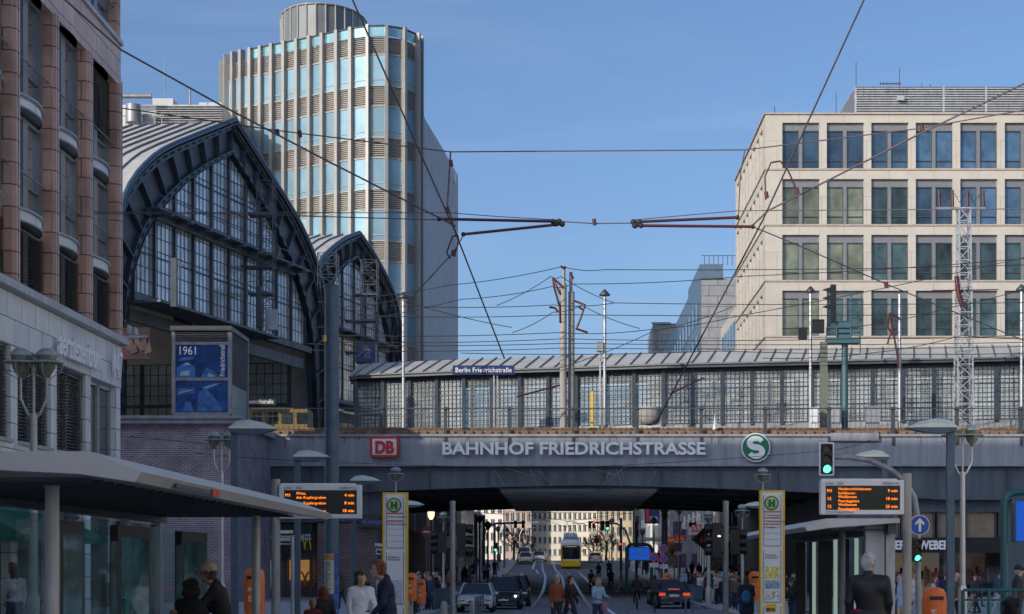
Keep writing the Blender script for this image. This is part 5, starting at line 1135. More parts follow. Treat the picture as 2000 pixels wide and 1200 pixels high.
MB().box(-4.145, -4.13, 18.6, 20.4, 2.63, 2.68).build('roof_lettering', m_dgrey, tl); MB().box(-4.14, -4.125, 20.5, 20.9, 2.62, 2.7).build('red_mark', m_red, tl)
[MB().box(-7.2, -6.0, q, q + .03, .3, 2.4).build('end_panel', m_glshel, tl) for q in (22.9, 27.0)]
MB().box(-6.6, -6.2, 21, 28, .5, .56).build('bench', m_grey, tl)
tr_ = shelter(5.75, 8.0, 41.5, 58, 2.92, 'grey tram shelter with glowing glass edges behind the white haired man on the right', -1, [42.2, 46, 50, 54, 57.5], [(px(1645, 44), 44)], False)
MB().box(7.3, 7.75, 42.0, 42.3, .1, 2.85).build('end_frame', m_lgrey, tr_)
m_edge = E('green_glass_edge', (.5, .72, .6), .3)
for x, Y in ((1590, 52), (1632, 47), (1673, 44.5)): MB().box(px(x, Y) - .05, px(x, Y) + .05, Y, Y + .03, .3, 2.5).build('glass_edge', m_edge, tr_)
for x0, x1, Y in ((1556, 1574, 52.5), (1582, 1588, 52.4), (1600, 1626, 49), (1640, 1660, 46)): MB().box(px(x0, Y), px(x1, Y), Y + .1, Y + .16, .2, 2.5).build('display_case', m_black, tr_)

# ------------------------------------------------------------ traffic lights
def signal(name, lab, X, Y, ztop, w_, lit=None, back=False, board_=True, heads=1, pole=None, yaw=0):
    t = thing(name, lab, 'traffic light', (X, Y, ztop - .95)); h = w_ * 2.55
    if board_: MB().prism([(x, Y, z) for x, z in rrect(X - w_ * .64, X + w_ * .64, ztop - h - w_ * .12, ztop + w_ * .12, w_ * .12)], (0, .03, 0)).build('backboard', m_white, t)
    k = 1 if not back else -1
    MB().prism([(x, Y - .03 * k, z) for x, z in rrect(X - w_ * .5, X + w_ * .5, ztop - h, ztop, w_ * .1)], (0, (.03 if board_ else .2) * k, 0)).mat(0).build('housing', m_black, t)
    for i in range(3):
        z = ztop - w_ * (.45 + .83 * i); on = lit == i
        disc(MB(), X, z, Y - .05 * k, w_ * .33, .02, 20).build('lens', (E('green_light', (.1, 1, .62), 2.2) if i == 2 else E('red_light', (1, .08, .03), 2.0)) if on else M('unlit_lens', (.03, .012, .012), .2), t)
        b = MB(); A = [(X + w_ * .37 * math.cos(R(a)), Y - .04 * k, z + w_ * .37 * math.sin(R(a))) for a in range(-20, 201, 20)]; b.strip(A, [(x, y - .2 * k, zz - .03) for x, y, zz in A]); b.build('visor', m_black, t)
    return t
Y = 54.0; t = signal('traffic_light', 'traffic light showing green on a curved mast arm in front of the bridge girder', px(1614.5, Y), Y, pz(867, Y), .37, 2)
am = [(1628, 893), (1660, 893), (1700, 900), (1740, 918), (1768, 942), (1786, 972), (1792, 1010), (1794, 1200)]
MB().tube([at(x, y, Y + .15) for x, y in am], .09, 10).build('mast_arm', m_grey, t)
t = thing('ahead_only_sign', 'round blue sign with a white upward arrow right of the departure board', 'traffic sign', at(1796, 1026, 53.8)); X, Z = px(1796, 53.8), pz(1026, 53.8)
disc(MB(), X, Z, 53.78, .31, .03).build('rim', m_white, t); disc(MB(), X, Z, 53.77, .29, .03).build('disc', m_blue, t)
MB().box(X - .035, X + .035, 53.74, 53.76, Z - .2, Z + .1).prism([(X - .15, 53.75, Z + .05), (X, 53.75, Z + .22), (X + .15, 53.75, Z + .05), (X + .12, 53.75, Z + .0), (X, 53.75, Z + .13), (X - .12, 53.75, Z + .0)], (0, .015, 0)).build('arrow', m_white, t)
signal('traffic_light', 'lower traffic light showing green on the mast left of the fashion shop letters', px(1791, 53.7), 53.7, pz(1052, 53.7), .28, 2, board_=False)
def side_signals(x, ytop, Y, lab, sg):
    X = px(x, Y); t = thing('traffic_light_post', lab, 'traffic light', (X, Y, g(Y)))
    MB().tube([(X, Y, g(Y)), (X, Y, pz(ytop, Y))], .075, 14).lathe([(.08, 0), (.08, .04), (.02, .06)], 14, (X, Y, pz(ytop, Y) - .02)).build('post', m_grey, t)
    for k, (dx, dy, za, zb_) in enumerate(sg):
        xc = X + dx; za, zb_ = pz(za, Y), pz(zb_, Y); b = MB(); b.box(xc - .11, xc + .11, Y + dy - .15, Y + dy + .15, zb_, za)
        n = 3; s_ = -1 if dx < 0 else 1
        for i in range(n):
            z = za - (i + .45) * (za - zb_) / n
            b.tube([(xc + .12 * s_, Y + dy, z), (xc + .3 * s_, Y + dy, z - .02)], [.12, .13], 10, cap=False).tube([(xc + .12 * s_, Y + dy, z), (xc + .14 * s_, Y + dy, z)], .1, 10)
        b.bar((X, Y, za - .1), (xc, Y + dy, za - .1), .05); b.bar((X, Y, zb_ + .1), (xc, Y + dy, zb_ + .1), .05); b.build('signal_head', m_black, t)
    return t
side_signals(884, 981, 46, 'grey traffic light post with dark signal heads on both sides left of the white car', [(-.28, .1, 1038, 1080), (.22, .3, 1022, 1088)])
t = side_signals(1417.5, 981, 46, 'grey traffic light post with dark signal heads in front of the right hand crowd', [(-.26, -.1, 1022, 1088), (.28, .3, 1035, 1082)])
MB().box(px(1402, 45.5), px(1407, 45.5), 45.45, 45.5, pz(1049, 45.5), pz(1046, 45.5)).build('lit_signal', E('pale_signal', (.9, .95, .6), 1.5), t)
for i, (x, y, Y, lit, lab) in enumerate(((1007, 1017, 175, None, 'dark traffic light of the left gantry, left one of the pair seen from behind'), (1022, 1017, 175, None, 'dark traffic light of the left gantry, right one of the pair seen from behind'), (1152, 1018, 180, None, 'left one of the farther small pair of traffic lights right of the tram'), (1159.5, 1018, 180, 0, 'small far traffic light showing red right of the tram'), (1176.5, 1018, 150, None, 'traffic light with dark lenses left of the far green one'), (1186.5, 1018, 150, 2, 'far traffic light showing green beyond the bridge'), (1211, 1060, 160, 0, 'low traffic light showing red left of the underground sign'), (968, 1060, 150, 2, 'low traffic light on the left pavement beyond the bridge'))):
    signal('traffic_light', lab, px(x, Y), Y, pz(y, Y), .3 + (Y == 150) * .0, lit, board_=(Y in (150,)) and x > 1100)
for pts, Y, lab in (([(942, 1120), (943, 1060), (948, 1035), (965, 1023), (1000, 1022), (1026, 1021)], 175.2, 'curved signal gantry arm reaching in from the left beyond the bridge'), ([(1229, 1110), (1230, 1060), (1222, 1036), (1205, 1023), (1150, 1020)], 180.2, 'curved signal gantry arm reaching in from the right beyond the bridge')):
    t = thing('signal_gantry', lab, 'mast arm', (px(pts[0][0], Y), Y, g(Y))); MB().tube([at(x, y, Y) for x, y in pts], .11, 8).build('arm', m_polblue, t)
for i, (x, y, Y, kk) in enumerate(((929, 1004, 140, 0), (937, 1010, 155, 1), (945, 1006, 165, 0), (953, 1022, 150, 1), (966, 1024, 178, 0), (973, 1030, 190, 1), (985, 1020, 205, 0), (1213, 1012, 170, 0), (1195, 1015, 185, 1), (1243, 1020, 160, 0), (1255, 1035, 178, 1))):
    X = px(x, Y); t = thing('street_mast', '%s %s beyond the bridge, number %d from the %s' % (('plain dark tram mast', 'slim mast with lantern head')[kk], 'on the left pavement' if x < 1100 else 'on the right pavement', (i if x < 1100 else i - 7) + 1, 'nearest'), 'mast', (X, Y, g(Y)), 'masts beyond the bridge')
    ords = ['nearest', 'second', 'third', 'fourth', 'fifth', 'sixth', 'farthest']; j = i if x < 1100 else i - 7
    t['label'] = '%s %s on the %s pavement beyond the bridge' % (('leftmost', 'second', 'third', 'fourth', 'fifth', 'sixth', 'seventh')[j], ('plain dark tram mast', 'slim lantern topped mast')[kk], 'left' if x < 1100 else 'right')
    MB().tube([(X, Y, g(Y)), (X, Y, pz(y, Y))], .13 if kk == 0 else .08, 8).build('shaft', m_polblue, t)
    if kk: MB().lathe([(.08, -.6), (.25, -.3), (.28, 0), (.05, .15)], 10, (X, Y, pz(y, Y))).build('lantern', m_dgrey, t)
for i, (x0, x1, y, s) in enumerate(((1015, 1048, 1020, 1), (1022, 1052, 1030, 1), (1025, 1050, 1045, 1), (1165, 1120, 1022, -1), (1190, 1150, 1027, -1), (1205, 1180, 1035, -1))):
    Y = 230 + 12 * i % 40; t = thing('curved_lamp', 'tall curved arm lamp %s the far tram, %s of three' % ('left of' if s > 0 else 'right of', ('highest', 'middle', 'lowest')[i % 3]), 'street lamp', (px(x0, Y), Y, g(Y)))
    MB().tube([(px(x0, Y), Y, g(Y)), at(x0, y + 25, Y), at(x0 + (x1 - x0) * .25, y + 8, Y), at(x0 + (x1 - x0) * .6, y + 1, Y), at(x1, y, Y)], .07, 6).box(*[v for q in zip(at(x1 - 3, y + 1, Y - .15), at(x1 + 3, y - 1, Y + .15)) for v in q]).build('post', m_silver, t)

# ------------------------------------------------------------ underground entrance, railings, bins
def round_path(pts, r, n=5):
    out = [Vector(pts[0])]
    for a, c, e in zip(pts, pts[1:], pts[2:]):
        a, c, e = Vector(a), Vector(c), Vector(e); p = c + (a - c).normalized() * r; q = c + (e - c).normalized() * r
        for k in range(n + 1): t = k / n; out.append(p.lerp(c, t).lerp(c.lerp(q, t), t))
    return out + [Vector(pts[-1])]
def uentrance(X0, X1, Y, zt, sx0, sx1, sz0, sz1, lab, txt, r, z0):
    t = thing('underground_sign_arch', lab, 'sign', ((X0 + X1) / 2, Y, z0))
    MB().tube(round_path([(X0, Y, z0), (X0, Y, zt), (X1, Y, zt), (X1, Y, z0)], r * 4), r, 12).build('arch', m_teal, t)
    MB().prism([(x, Y - .05, z) for x, z in rrect(sx0 - r * .5, sx1 + r * .5, sz0 - r * .5, sz1 + r * .5, r)], (0, .25, 0)).build('sign_case', m_teal, t)
    MB().box(sx0, sx1, Y - .08, Y - .03, sz0, sz1).build('blue_panel', E('blue_lit_panel', (.005, .09, .55), .55), t)
    xm = (sx0 + sx1) / 2; h = sz1 - sz0
    if txt: text('letter', 'U', (xm, Y - .1, sz0 + h * .42), h * .55, m_white, t, bold=.03); text('lettering', 'Friedrichstraße', (xm, Y - .1, sz0 + h * .12), h * .24, m_white, t, squeeze=.9)
    return t
uentrance(px(1224, 130), px(1273, 130), 130, pz(1064, 130), px(1229, 130), px(1268, 130), pz(1094, 130), pz(1070, 130), 'blue underground sign with white U reading Friedrichstraße in a teal arch', True, .12, -.4)
uentrance(px(1961, 34), px(1961, 34) + 2.6, 34, pz(961, 34), px(1983, 34), px(1983, 34) + 1.5, pz(1057, 34), pz(980, 34), 'teal tubular arch with a large blue panel at the right edge of the photo', True, .075, .1)
t = thing('station_railing', 'teal steel railing around the underground stairs in the lower right corner', 'railing', (9, 34, .1)); b = MB(); Y = 33.6
za, zb2 = pz(1153, Y), pz(1172, Y); Xa, Xb = px(1881, Y), px(2140, Y)
b.tube([(Xa, Y, za), (Xb, Y, za)], .03).tube([(Xa, Y, zb2), (Xb, Y, zb2)], .02).tube([(Xa, Y, .1), (Xa, Y, za)], .04); x = Xa
while x < Xb: b.tube([(x, Y, .1), (x, Y, za)], .035); b.tube([(x + .5, Y, .1), (x + .5, Y, zb2)], .02); x += .5
b.build('rail', m_teal, t); MB().box(Xa, Xb, Y + .03, Y + .05, .2, zb2 - .05).build('pane', m_glshel, t)
def bin_(x, ytop, Y, w_, lab, s=1):
    X = px(x, Y); t = thing('orange_litter_bin', lab, 'litter bin', (X, Y, .1), 'orange litter bins'); r = w_ / 2; zt = pz(ytop, Y)
    MB().lathe([(r * .9, -1.0), (r, -.9), (r, -.24), (r * .97, -.2), (r * .93, -.12), (r * .75, -.045), (r * .4, -.01), (.001, 0)], 24, (X, Y, zt)).lathe([(r * 1.03, -.3), (r * 1.03, -.27)], 24, (X, Y, zt)).build('shell', m_orange, t)
    MB().box(X - r * .55, X + r * .55, Y - r * 1.02, Y - r * .75, zt - .24, zt - .17).build('slot', m_black, t)
    MB().tube([(X, Y + r * .9, g(Y)), (X, Y + r * .9, zt - .4)], .04, 8).build('pole', m_lgrey, t)
    q = MB(); q.box(X - r * .45, X - r * .05, Y - r * 1.06, Y - r * .95, zt - .5, zt - .42).box(X - r * .4, X + r * .1, Y - r * 1.06, Y - r * .9, zt - .72, zt - .6); q.build('sticker', M('bin_print', (.75, .45, .3), .6, scale=20, var=.6) if 'bin_print' not in bpy.data.materials else bpy.data.materials['bin_print'], t)
bin_(497, 1109, 37, .44, 'large orange litter bin beside the man in the cap'); bin_(804, 1119, 62, .36, 'orange litter bin just right of the left tram stop pylon'); bin_(823, 1131, 70, .36, 'smaller looking orange litter bin behind another one at the left pylon')
bin_(1825, 1147, 33, .46, 'large orange litter bin in front of the fashion shop'); bin_(1474, 1116, 60, .42, 'orange litter bin between the backpack woman and the right pylon'); bin_(1303, 1119, 105, .36, 'far orange litter bin behind the dark car')
# bollards and cycle racks near the white car
for i, x in enumerate((867, 924)):
    Y = 66; X = px(x, Y); t = thing('stone_bollard', ('left', 'right')[i] + ' one of two rounded stone bollards before the white car', 'bollard', (X, Y, g(Y))); MB().lathe([(.14, 0), (.135, .5), (.12, .6), (.07, .68), (.001, .7)], 14, (X, Y, pz(1174, Y) - .7)).build('stone', m_conc, t)
for x0, x1, n, Y, lab in ((929, 941, 4, 64, 'dark steel railing posts in front of the white car'), (1339, 1354, 2, 64, 'grey slanted railing panel in front of the dark car')):
    t = thing('short_railing', lab, 'railing', (px((x0 + x1) / 2, Y), Y, g(Y))); b = MB()
    for k in range(n): x = px(x0 + (x1 - x0) * k / (n - 1), Y); b.box(x - .035, x + .035, Y + k * .35 - .03, Y + k * .35 + .03, g(Y), pz(1165 - (8 if x0 > 1000 and k else 0) , Y))
    b.bar((px(x0, Y), Y, pz(1170, Y)), (px(x1, Y), Y + (n - 1) * .35, pz(1164, Y)), .05); b.build('rail', m_polblue, t)
for i, (X0, Y0, Y1) in enumerate(((-6.25, 84, 112), (8.0, 100, 112))):
    t = thing('pedestrian_barrier', ('long dark kerbside barrier along the left pavement under the bridge', 'dark kerbside barrier along the right pavement under the bridge')[i], 'barrier', (X0, Y0, 0)); b = MB(); y = Y0
    b.bar((X0, Y0, g(Y0) + 1.1), (X0, Y1, g(Y1) + 1.1), .05); b.bar((X0, Y0, g(Y0) + .3), (X0, Y1, g(Y1) + .3), .04)
    while y < Y1: b.box(X0 - .02, X0 + .02, y - .02, y + .02, g(y), g(y) + 1.1); y += .45
    b.build('bars', m_polblue, t)
# small info signs by the left pylon, street name signs, red disc
for lab, x0, x1, y0, y1, Y, mt, txt, tm in (('blue and white direction sign beside the left pylon', 734, 747, 1058, 1070, 50, m_dblue, 'Mitte', m_white), ('white plate under the blue direction sign by the left pylon', 734, 747, 1072, 1083, 50, m_white, 'Ge', m_black), ('upper white street name plate on the pole by the restaurant', 545, 572, 1036, 1049, 58, m_white, 'Georgenstraße', m_black), ('lower white street name plate on the pole by the restaurant', 545, 572, 1051, 1064, 58.1, m_white, 'Friedrichstraße', m_black)):
    sign('street_name_sign' if Y > 55 else 'direction_sign', lab, x0, x1, y0, y1, Y, mt, .04, txt, tm, .1 if Y > 55 else .12, .85, pole=571 if Y > 55 else 748)
X, Y = px(833, 100), 100; t = thing('no_entry_sign', 'round dark red sign left of the lit lantern under the bridge', 'traffic sign', at(833, 1039, Y)); disc(MB(), X, pz(1039, Y), Y, .32, .04, 24).build('disc', M('dark_red', (.12, .02, .02), .5), t); MB().box(X - .2, X + .2, Y - .02, Y, pz(1039, Y) - .05, pz(1039, Y) + .05).build('bar', m_lgrey, t); MB().tube([(X, Y + .06, g(Y)), (X, Y + .06, pz(1030, Y))], .05).build('pole', m_dgrey, t)
# cafe parasols behind the shelter
for i, (x, y, Y, mt) in enumerate(((262, 1088, 50, m_orange), (272, 1138, 46, m_red))):
    X, Z = px(x, Y), pz(y, Y); t = thing('cafe_parasol', ('orange', 'red')[i] + ' cafe parasol seen through the left shelter', 'parasol', (X, Y, .1)); b = MB(); b.lathe([(.75, -.22), (.72, -.12), (.35, .02), (.02, .1)], 8, (X, Y, Z)).build('canopy', mt, t); MB().tube([(X, Y, .1), (X, Y, Z)], .03).build('pole', m_lgrey, t)
t = thing('green_awning', 'dark green shop awning seen through the left shelter', 'awning', (px(110, 45), 46, 2)); MB().prism([(-15.3, 44, 3.4), (-13.6, 44, 2.6), (-13.6, 44, 2.45), (-15.3, 44, 2.45)], (0, 8, 0)).build('cloth', M('awning_green', (.0, .13, .08), .8), t)

# ------------------------------------------------------------ overhead wires
def wire(pts, Y, r, lab, mat=None, grp='tram wires above the street', sag=0, n=8, name='overhead_wire'):
    """pts are (x, y) or (x, y, Y)"""
    P = [at(p[0], p[1], p[2] if len(p) > 2 else Y) for p in pts]; Q = []
    for a, c in zip(P, P[1:]):
        a, c = Vector(a), Vector(c)
        for k in range(n): t = k / n; q = a.lerp(c, t); q.z -= sag * 4 * t * (1 - t); Q.append(q)
    Q.append(Vector(P[-1])); o = MB().tube(Q, r, 6).build(name, mat or m_cable); tag(o, lab, 'wire', grp); return o
YW = 58
wire([(60, -60, 46), (237, 98, 50), (430, 205, 53), (640, 315, 55), (890, 442, YW)], YW, .028, 'long wire slanting from the upper left down to the left insulator rods')
wire([(662, -60, 50), (890, 455, YW), (985, 700, 66)], YW, .03, 'steep wire from the top centre down past the left insulator rods')
wire([(1715, -60, 50), (1490, 430, YW), (1280, 830, 68)], YW, .032, 'steep wire from the upper right down towards the bridge lettering')
wire([(2070, 130, 52), (1790, 265, 55), (1500, 412, YW), (1470, 440, YW)], YW, .03, 'thick wire slanting from the right edge down to the right insulator rods')
wire([(-60, 175), (240, 212), (540, 255), (880, 297), (1455, 293), (1790, 252), (2060, 205)], 60, .022, 'span wire crossing the whole street above the insulators')
wire([(-60, 417), (450, 418), (860, 430)], YW, .018, 'horizontal span wire left of the insulator rods')
wire([(1098, 433), (1160, 437), (1235, 436)], YW, .02, 'short wire joining the left and right insulator rods')
wire([(-60, 412, 56), (880, 416, YW), (1095, 430, YW)], YW, .014, 'upper thin span wire left of the insulators', sag=.02)
wire([(1235, 430, YW), (1440, 412, YW), (2060, 408, 56)], YW, .016, 'thin span wire right of the insulator rods')
wire([(1470, 443, YW), (1560, 480, 59), (1735, 557, 62), (2060, 690, 66)], YW, .02, 'wire slanting down right across the beige office front')
wire([(905, 460, YW), (888, 490, YW), (795, 592, 68)], YW, .02, 'wire from the left insulators down to the small hall lamp')
wire([(880, 297, 60), (878, 330, 59), (874, 400, 58), (890, 455, 58)], YW, .03, 'short drop wire left of the insulator rods')
wire([(1455, 293, 60), (1446, 340, 59), (1442, 430, 58)], YW, .02, 'short drop wire left of the beige office corner')
wire([(1496, 390), (1494, 345), (1506, 318), (1524, 315), (1540, 335), (1556, 372)], YW, .03, 'looped dark red jumper cable in front of the beige office', m_insul, n=4)
wire([(880, 505), (872, 495), (884, 462), (894, 460), (896, 470), (888, 500)], YW, .03, 'looped dark red jumper cable left of centre', m_insul, n=4)
for i, (x0, y0, x1, y1, lab) in enumerate(((858, 428, 1092, 433, 'upper dark red insulator rod left of the gap'), (905, 458, 1098, 438, 'lower dark red insulator rod left of the gap'), (1237, 434, 1440, 425, 'upper dark red insulator rod right of the gap'), (1240, 441, 1470, 443, 'lower dark red insulator rod right of the gap'))):
    t = thing('insulator_rod', lab, 'insulator', at(x0, y0, YW)); MB().tube([at(x0, y0, YW), at(x1, y1, YW)], .048, 8).build('rod', m_insul, t)
    b = MB(); xe, ye = (x1, y1) if x0 < 1000 else (x0, y0)
    b.sphere(at(xe, ye, YW), .1, 6).sphere(at(xe + (-12 if x0 < 1000 else 12), ye, YW), .09, 6).sphere(at(x0 if x0 < 1000 else x1, y0 if x0 < 1000 else y1, YW), .08, 6); b.build('end_cap', m_wire, t)
for x, y in ((1160, 433), (1496, 380), (1556, 372), (874, 410), (880, 318), (885, 494), (1800, 250), (1730, 556), (541, 258), (585, 261)):
    tag(MB().tube([at(x, y - 5, YW - .05), at(x + 2, y + 7, YW - .05)], .07, 6).build('wire_clamp', m_insul), 'small dark red clamp on the tram wires above the street', 'clamp', 'clamps on the tram wires')
CG = 'catenary wires above the railway bridge'; L = 'thin dark catenary wire strung across above the railway bridge'
for pts in ([(620, 590), (880, 557), (1098, 521), (1180, 527), (2060, 516)], [(620, 640), (900, 585), (1078, 560), (1116, 555), (1450, 540), (2060, 500)], [(760, 597), (1080, 596), (1200, 592), (2060, 590)], [(700, 616), (1100, 615), (2060, 610)], [(640, 655), (1090, 650), (1260, 645), (1430, 620), (2060, 490)],
            [(640, 668), (1100, 662), (1700, 661), (2060, 650)], [(600, 672), (1100, 671), (2060, 668)], [(600, 684), (1100, 680), (2060, 676)], [(900, 690), (1400, 686), (2060, 690)], [(970, 597), (1076, 540), (1095, 540), (1200, 592)], [(1000, 650), (1080, 610), (1135, 596), (1250, 642)], [(1090, 720), (1270, 650), (1430, 600)], [(1660, 640), (1860, 600), (2060, 545)], [(1490, 700), (1700, 690), (1880, 655), (2060, 660)], [(640, 600), (780, 585), (1000, 640)]):
    wire(pts, 119, .028, L, m_wire, CG, sag=.15)
wire([(380, 885, 100), (700, 905, 110), (1130, 913, 115), (1620, 880, 112), (1700, 860, 110)], 110, .018, 'thin drooping wire in front of the bridge lettering', m_wire, sag=.1)
wire([(220, 850, 101), (460, 872, 101)], 101, .02, 'thin wire in front of the grey violet brick wall', m_wire)
wire([(1180, 645, 118), (1000, 905, 116)], 118, .02, 'thin slanting wire crossing the bridge railing', m_wire) if 0 else None
wire([(1240, 700, 117), (1310, 830, 116), (1240, 900, 116)], 118, .02, 'x', m_wire) if 0 else None
wire([(1010, 775, 118), (1093, 753, 119)], 118, .07, 'dark tubular bracket reaching left from the taller concrete mast', m_insul, None, name='bracket_tube'); wire([(1308, 770, 118), (1375, 738, 119)], 118, .06, 'dark tubular bracket in front of the platform glazing', m_insul, None, name='bracket_tube')
for pts in ([(960, 1000, 168), (1240, 1003, 168)], [(890, 998, 170), (1000, 1006, 172)], [(1030, 1006, 190), (1110, 1018, 195), (1220, 1004, 190)], [(1048, 1010, 190), (1105, 1030, 200), (1170, 1015, 195)]):
    wire(pts, 170, .025, 'thin tram wire beyond the bridge', m_wire, 'tram wires beyond the bridge')
# ------------------------------------------------------------ vehicles
m_tyre = M('tyre_rubber', (.012, .012, .013), .8); m_rim = M('wheel_rim', (.35, .35, .37), .3, .8)
m_carglass = M('car_glass', (.012, .016, .02), .04, 0, spec=1.0); m_plate = M('number_plate', (.7, .7, .68), .5)
m_headl = M('headlamp_glass', (.5, .53, .55), .08, .5); m_taill = M('tail_lamp_red', (.35, .01, .01), .15)
def car(name, label, x, Y, L, Wd, H, hood, deck, col, back=False, yaw=0, suv=False, lights=None, metal=.5, taxi=False, plate='B', rear_lit=False):
    """front faces the camera unless back"""
    t = thing(name, label, 'car', (0, 0, 0)); hw = Wd / 2; paint = M('car_paint_' + str(len(bpy.data.materials)), col, .22, metal, var=.03, spec=.8)
    b = MB(); st = []
    ys = [(0, .80, .52, .35), (.06, .9, hood * .84, .24), (.25, .97, hood * .93, .2), (.9, 1, hood * .99, .2), (L * .27, 1, hood + .03, .2), (L * .5, 1, (hood + deck) / 2 + .03, .2), (L * .78, 1, deck, .2), (L - .35, .98, deck * .99, .22), (L - .08, .93, deck * .93, .26), (L, .84, .55, .36)]
    rings = []
    for y, f, zt, zb in ys:
        q = hw * f; z2 = max(zt, zb + .1); half = [(q * .9, zb), (q * .99, zb + (z2 - zb) * .2), (q, zb + (z2 - zb) * .55), (q * .97, zb + (z2 - zb) * .85), (q * .88, z2 - .02), (q * .5, z2 + .02), (0, z2 + .03)]
        rings.append([(a, y, z) for a, z in half] + [(-a, y, z) for a, z in half[-2::-1]])
    n = len(rings[0])
    b.add([v for r_ in rings for v in r_], [(i * n + k, i * n + k + 1, (i + 1) * n + k + 1, (i + 1) * n + k) for i in range(len(rings) - 1) for k in range(n - 1)], True)
    b.add(rings[0], [tuple(range(n))[::-1]]); b.add(rings[-1], [tuple(range(n))])
    a0, a1, a2, a3 = (L * .24, L * .4, L * (.86 if suv else .76), L * (.97 if suv else .9)); zb = hood - .02; hb, ht = hw * .9, hw * .68
    roof = [(-ht, a1, H - .05), (ht, a1, H - .05), (ht, a2, H - .04), (-ht, a2, H - .04)]
    # roof skin and pillars in paint
    N = 6; g1 = []
    for i in range(N + 1):
        y = a1 + (a2 - a1) * i / N
        for j in range(N + 1): s = -1 + 2 * j / N; g1.append((s * ht * 1.03, y, H - .05 + .05 * (1 - s * s) ** .5 * (1 - ((i / N - .45) / .6) ** 2 * .6)))
    b.add(g1, [(i * (N + 1) + j, i * (N + 1) + j + 1, (i + 1) * (N + 1) + j + 1, (i + 1) * (N + 1) + j) for i in range(N) for j in range(N)], True)
    for s in (-1, 1):
        b.bar((s * hb, a0, zb), (s * ht, a1, H - .03), .08); b.bar((s * hb, a3, deck - .05), (s * ht, a2, H - .03), .12); m = (a1 + a2) / 2; b.bar((s * hb, m, zb), (s * ht, m, H - .03), .08); b.bar((s * ht, a1, H - .04), (s * ht, a2, H - .04), .07)
    b.build('body', paint, t)
    G = MB(); A = [(-hb, a0, zb), (hb, a0, zb), (hb, a3, deck - .05), (-hb, a3, deck - .05)]
    G.add(A + roof, [(0, 1, 5, 4), (1, 2, 6, 5), (2, 3, 7, 6), (3, 0, 4, 7)]); G.build('windows', m_carglass, t)
    lm = E('dipped_headlight', (1, .97, .9), 2.5) if lights else m_headl
    for s in (-1, 1):
        MB().sphere((s * hw * .7, .03, hood * .74), .17, 7, (1.05, .5, .55)).build('headlight', m_headl, t)
        if lights == s or lights == 2: MB().sphere((s * hw * .68, -.05, hood * .72), .06, 5).build('lit_bulb', lm, t)
        MB().box(s * hw * .52, s * hw * .93, L - .1, L + .012, deck * .7, deck * .86).build('tail_light', E('brake_glow', (1, .1, .02), .45) if rear_lit else m_taill, t)
        MB().sphere((s * (hw + .09), a0 + .35, zb + .1), .12, 6, (1, .55, .75)).build('mirror', paint if col[0] > .1 else m_black, t)
        for y in (L * .18, L * .8):
            w_ = MB(); R_ = .33 if H < 1.6 else .36
            w_.v = []; c = (s * (hw - .11), y, R_); pr = [2 * math.pi * i / 20 for i in range(20)]
            out = [(c[0] + s * .11, y + R_ * math.cos(a), R_ + R_ * math.sin(a)) for a in pr]; w_.prism(out, (-s * .22, 0, 0)); w_ = w_.build('wheel', m_tyre, t)
            MB().prism([(c[0] + s * .115, y + R_ * .62 * math.cos(a), R_ + R_ * .62 * math.sin(a)) for a in pr], (-s * .03, 0, 0)).build('rim', m_rim, w_)
    for s in (-.17, .17): MB().sphere((s, .0, hood * .62), .14, 6, (1.1 if not suv else 1.5, .3, .55 if not suv else .8)).build('grille', m_black, t)
    MB().box(-hw * .75, hw * .75, -.005, .05, .3, .42).build('air_intake', m_black, t)
    MB().box(-.26, .26, -.03, .0, .47, .58).build('number_plate', m_plate, t); MB().box(-.26, .26, L, L + .03, deck * .66, deck * .66 + .11).build('rear_plate', m_plate, t)
    if back: MB().box(-.3, .3, L * .895, L * .9, deck - .02 + .05, deck + .07).build('brake_light', E('third_brake', (1, .12, .03), .5), t)
    if taxi: MB().box(-.25, .25, (a1 + a2) / 2 - .1, (a1 + a2) / 2 + .1, H - .01, H + .13).build('roof_sign', E('taxi_sign', (.9, .6, .1), .5), t)
    z = g(Y); sl = (g(Y + 2) - g(Y - 2)) / 4
    t.location = (px(x, Y), Y if not back else Y + L, z); t.rotation_euler = (math.atan(sl) * (1 if not back else -1), 0, R(yaw) + (math.pi if back else 0)); return t
car('parked_car', 'white silver car at the front of the queue in the left lane', 927, 84, 4.3, 1.8, 1.42, .84, .95, (.5, .53, .56), metal=.35)
car('waiting_car', 'black car directly behind the white car in the left lane, one headlight lit', 983, 90.5, 4.7, 1.85, 1.72, .98, 1.1, (.006, .007, .009), suv=True, lights=1)
car('waiting_car', 'black car farthest back of the queue in the left lane, with a wide door mirror', 1001, 97.5, 4.9, 1.9, 1.75, 1.0, 1.12, (.008, .009, .01), suv=True)
car('dark_saloon', 'dark grey saloon seen from behind in the right lane with orange red tail lights', 1317, 92, 4.6, 1.8, 1.44, .86, 1.0, (.03, .035, .045), back=True, rear_lit=True)
car('grey_car', 'dark car mostly hidden ahead of the dark saloon in the right lane', 1300, 101, 4.5, 1.8, 1.5, .9, 1.0, (.05, .055, .065), back=True)
car('taxi', 'cream taxi coming down from the river bridge left of the tram', 1026, 219, 4.5, 1.78, 1.5, .9, 1.0, (.62, .58, .42), metal=0)
car('van', 'silver van just behind the cream taxi', 1023.5, 226, 4.8, 1.9, 1.95, 1.1, 1.3, (.42, .43, .42), suv=True)
car('silver_car', 'silver white car between the cream taxi and the tram', 1053, 228, 4.6, 1.82, 1.42, .86, .98, (.55, .58, .62))
car('taxi', 'cream taxi driving away on the right of the tram', 1163, 225, 4.6, 1.8, 1.45, .88, 1.0, (.62, .6, .5), back=True, metal=0, taxi=True)
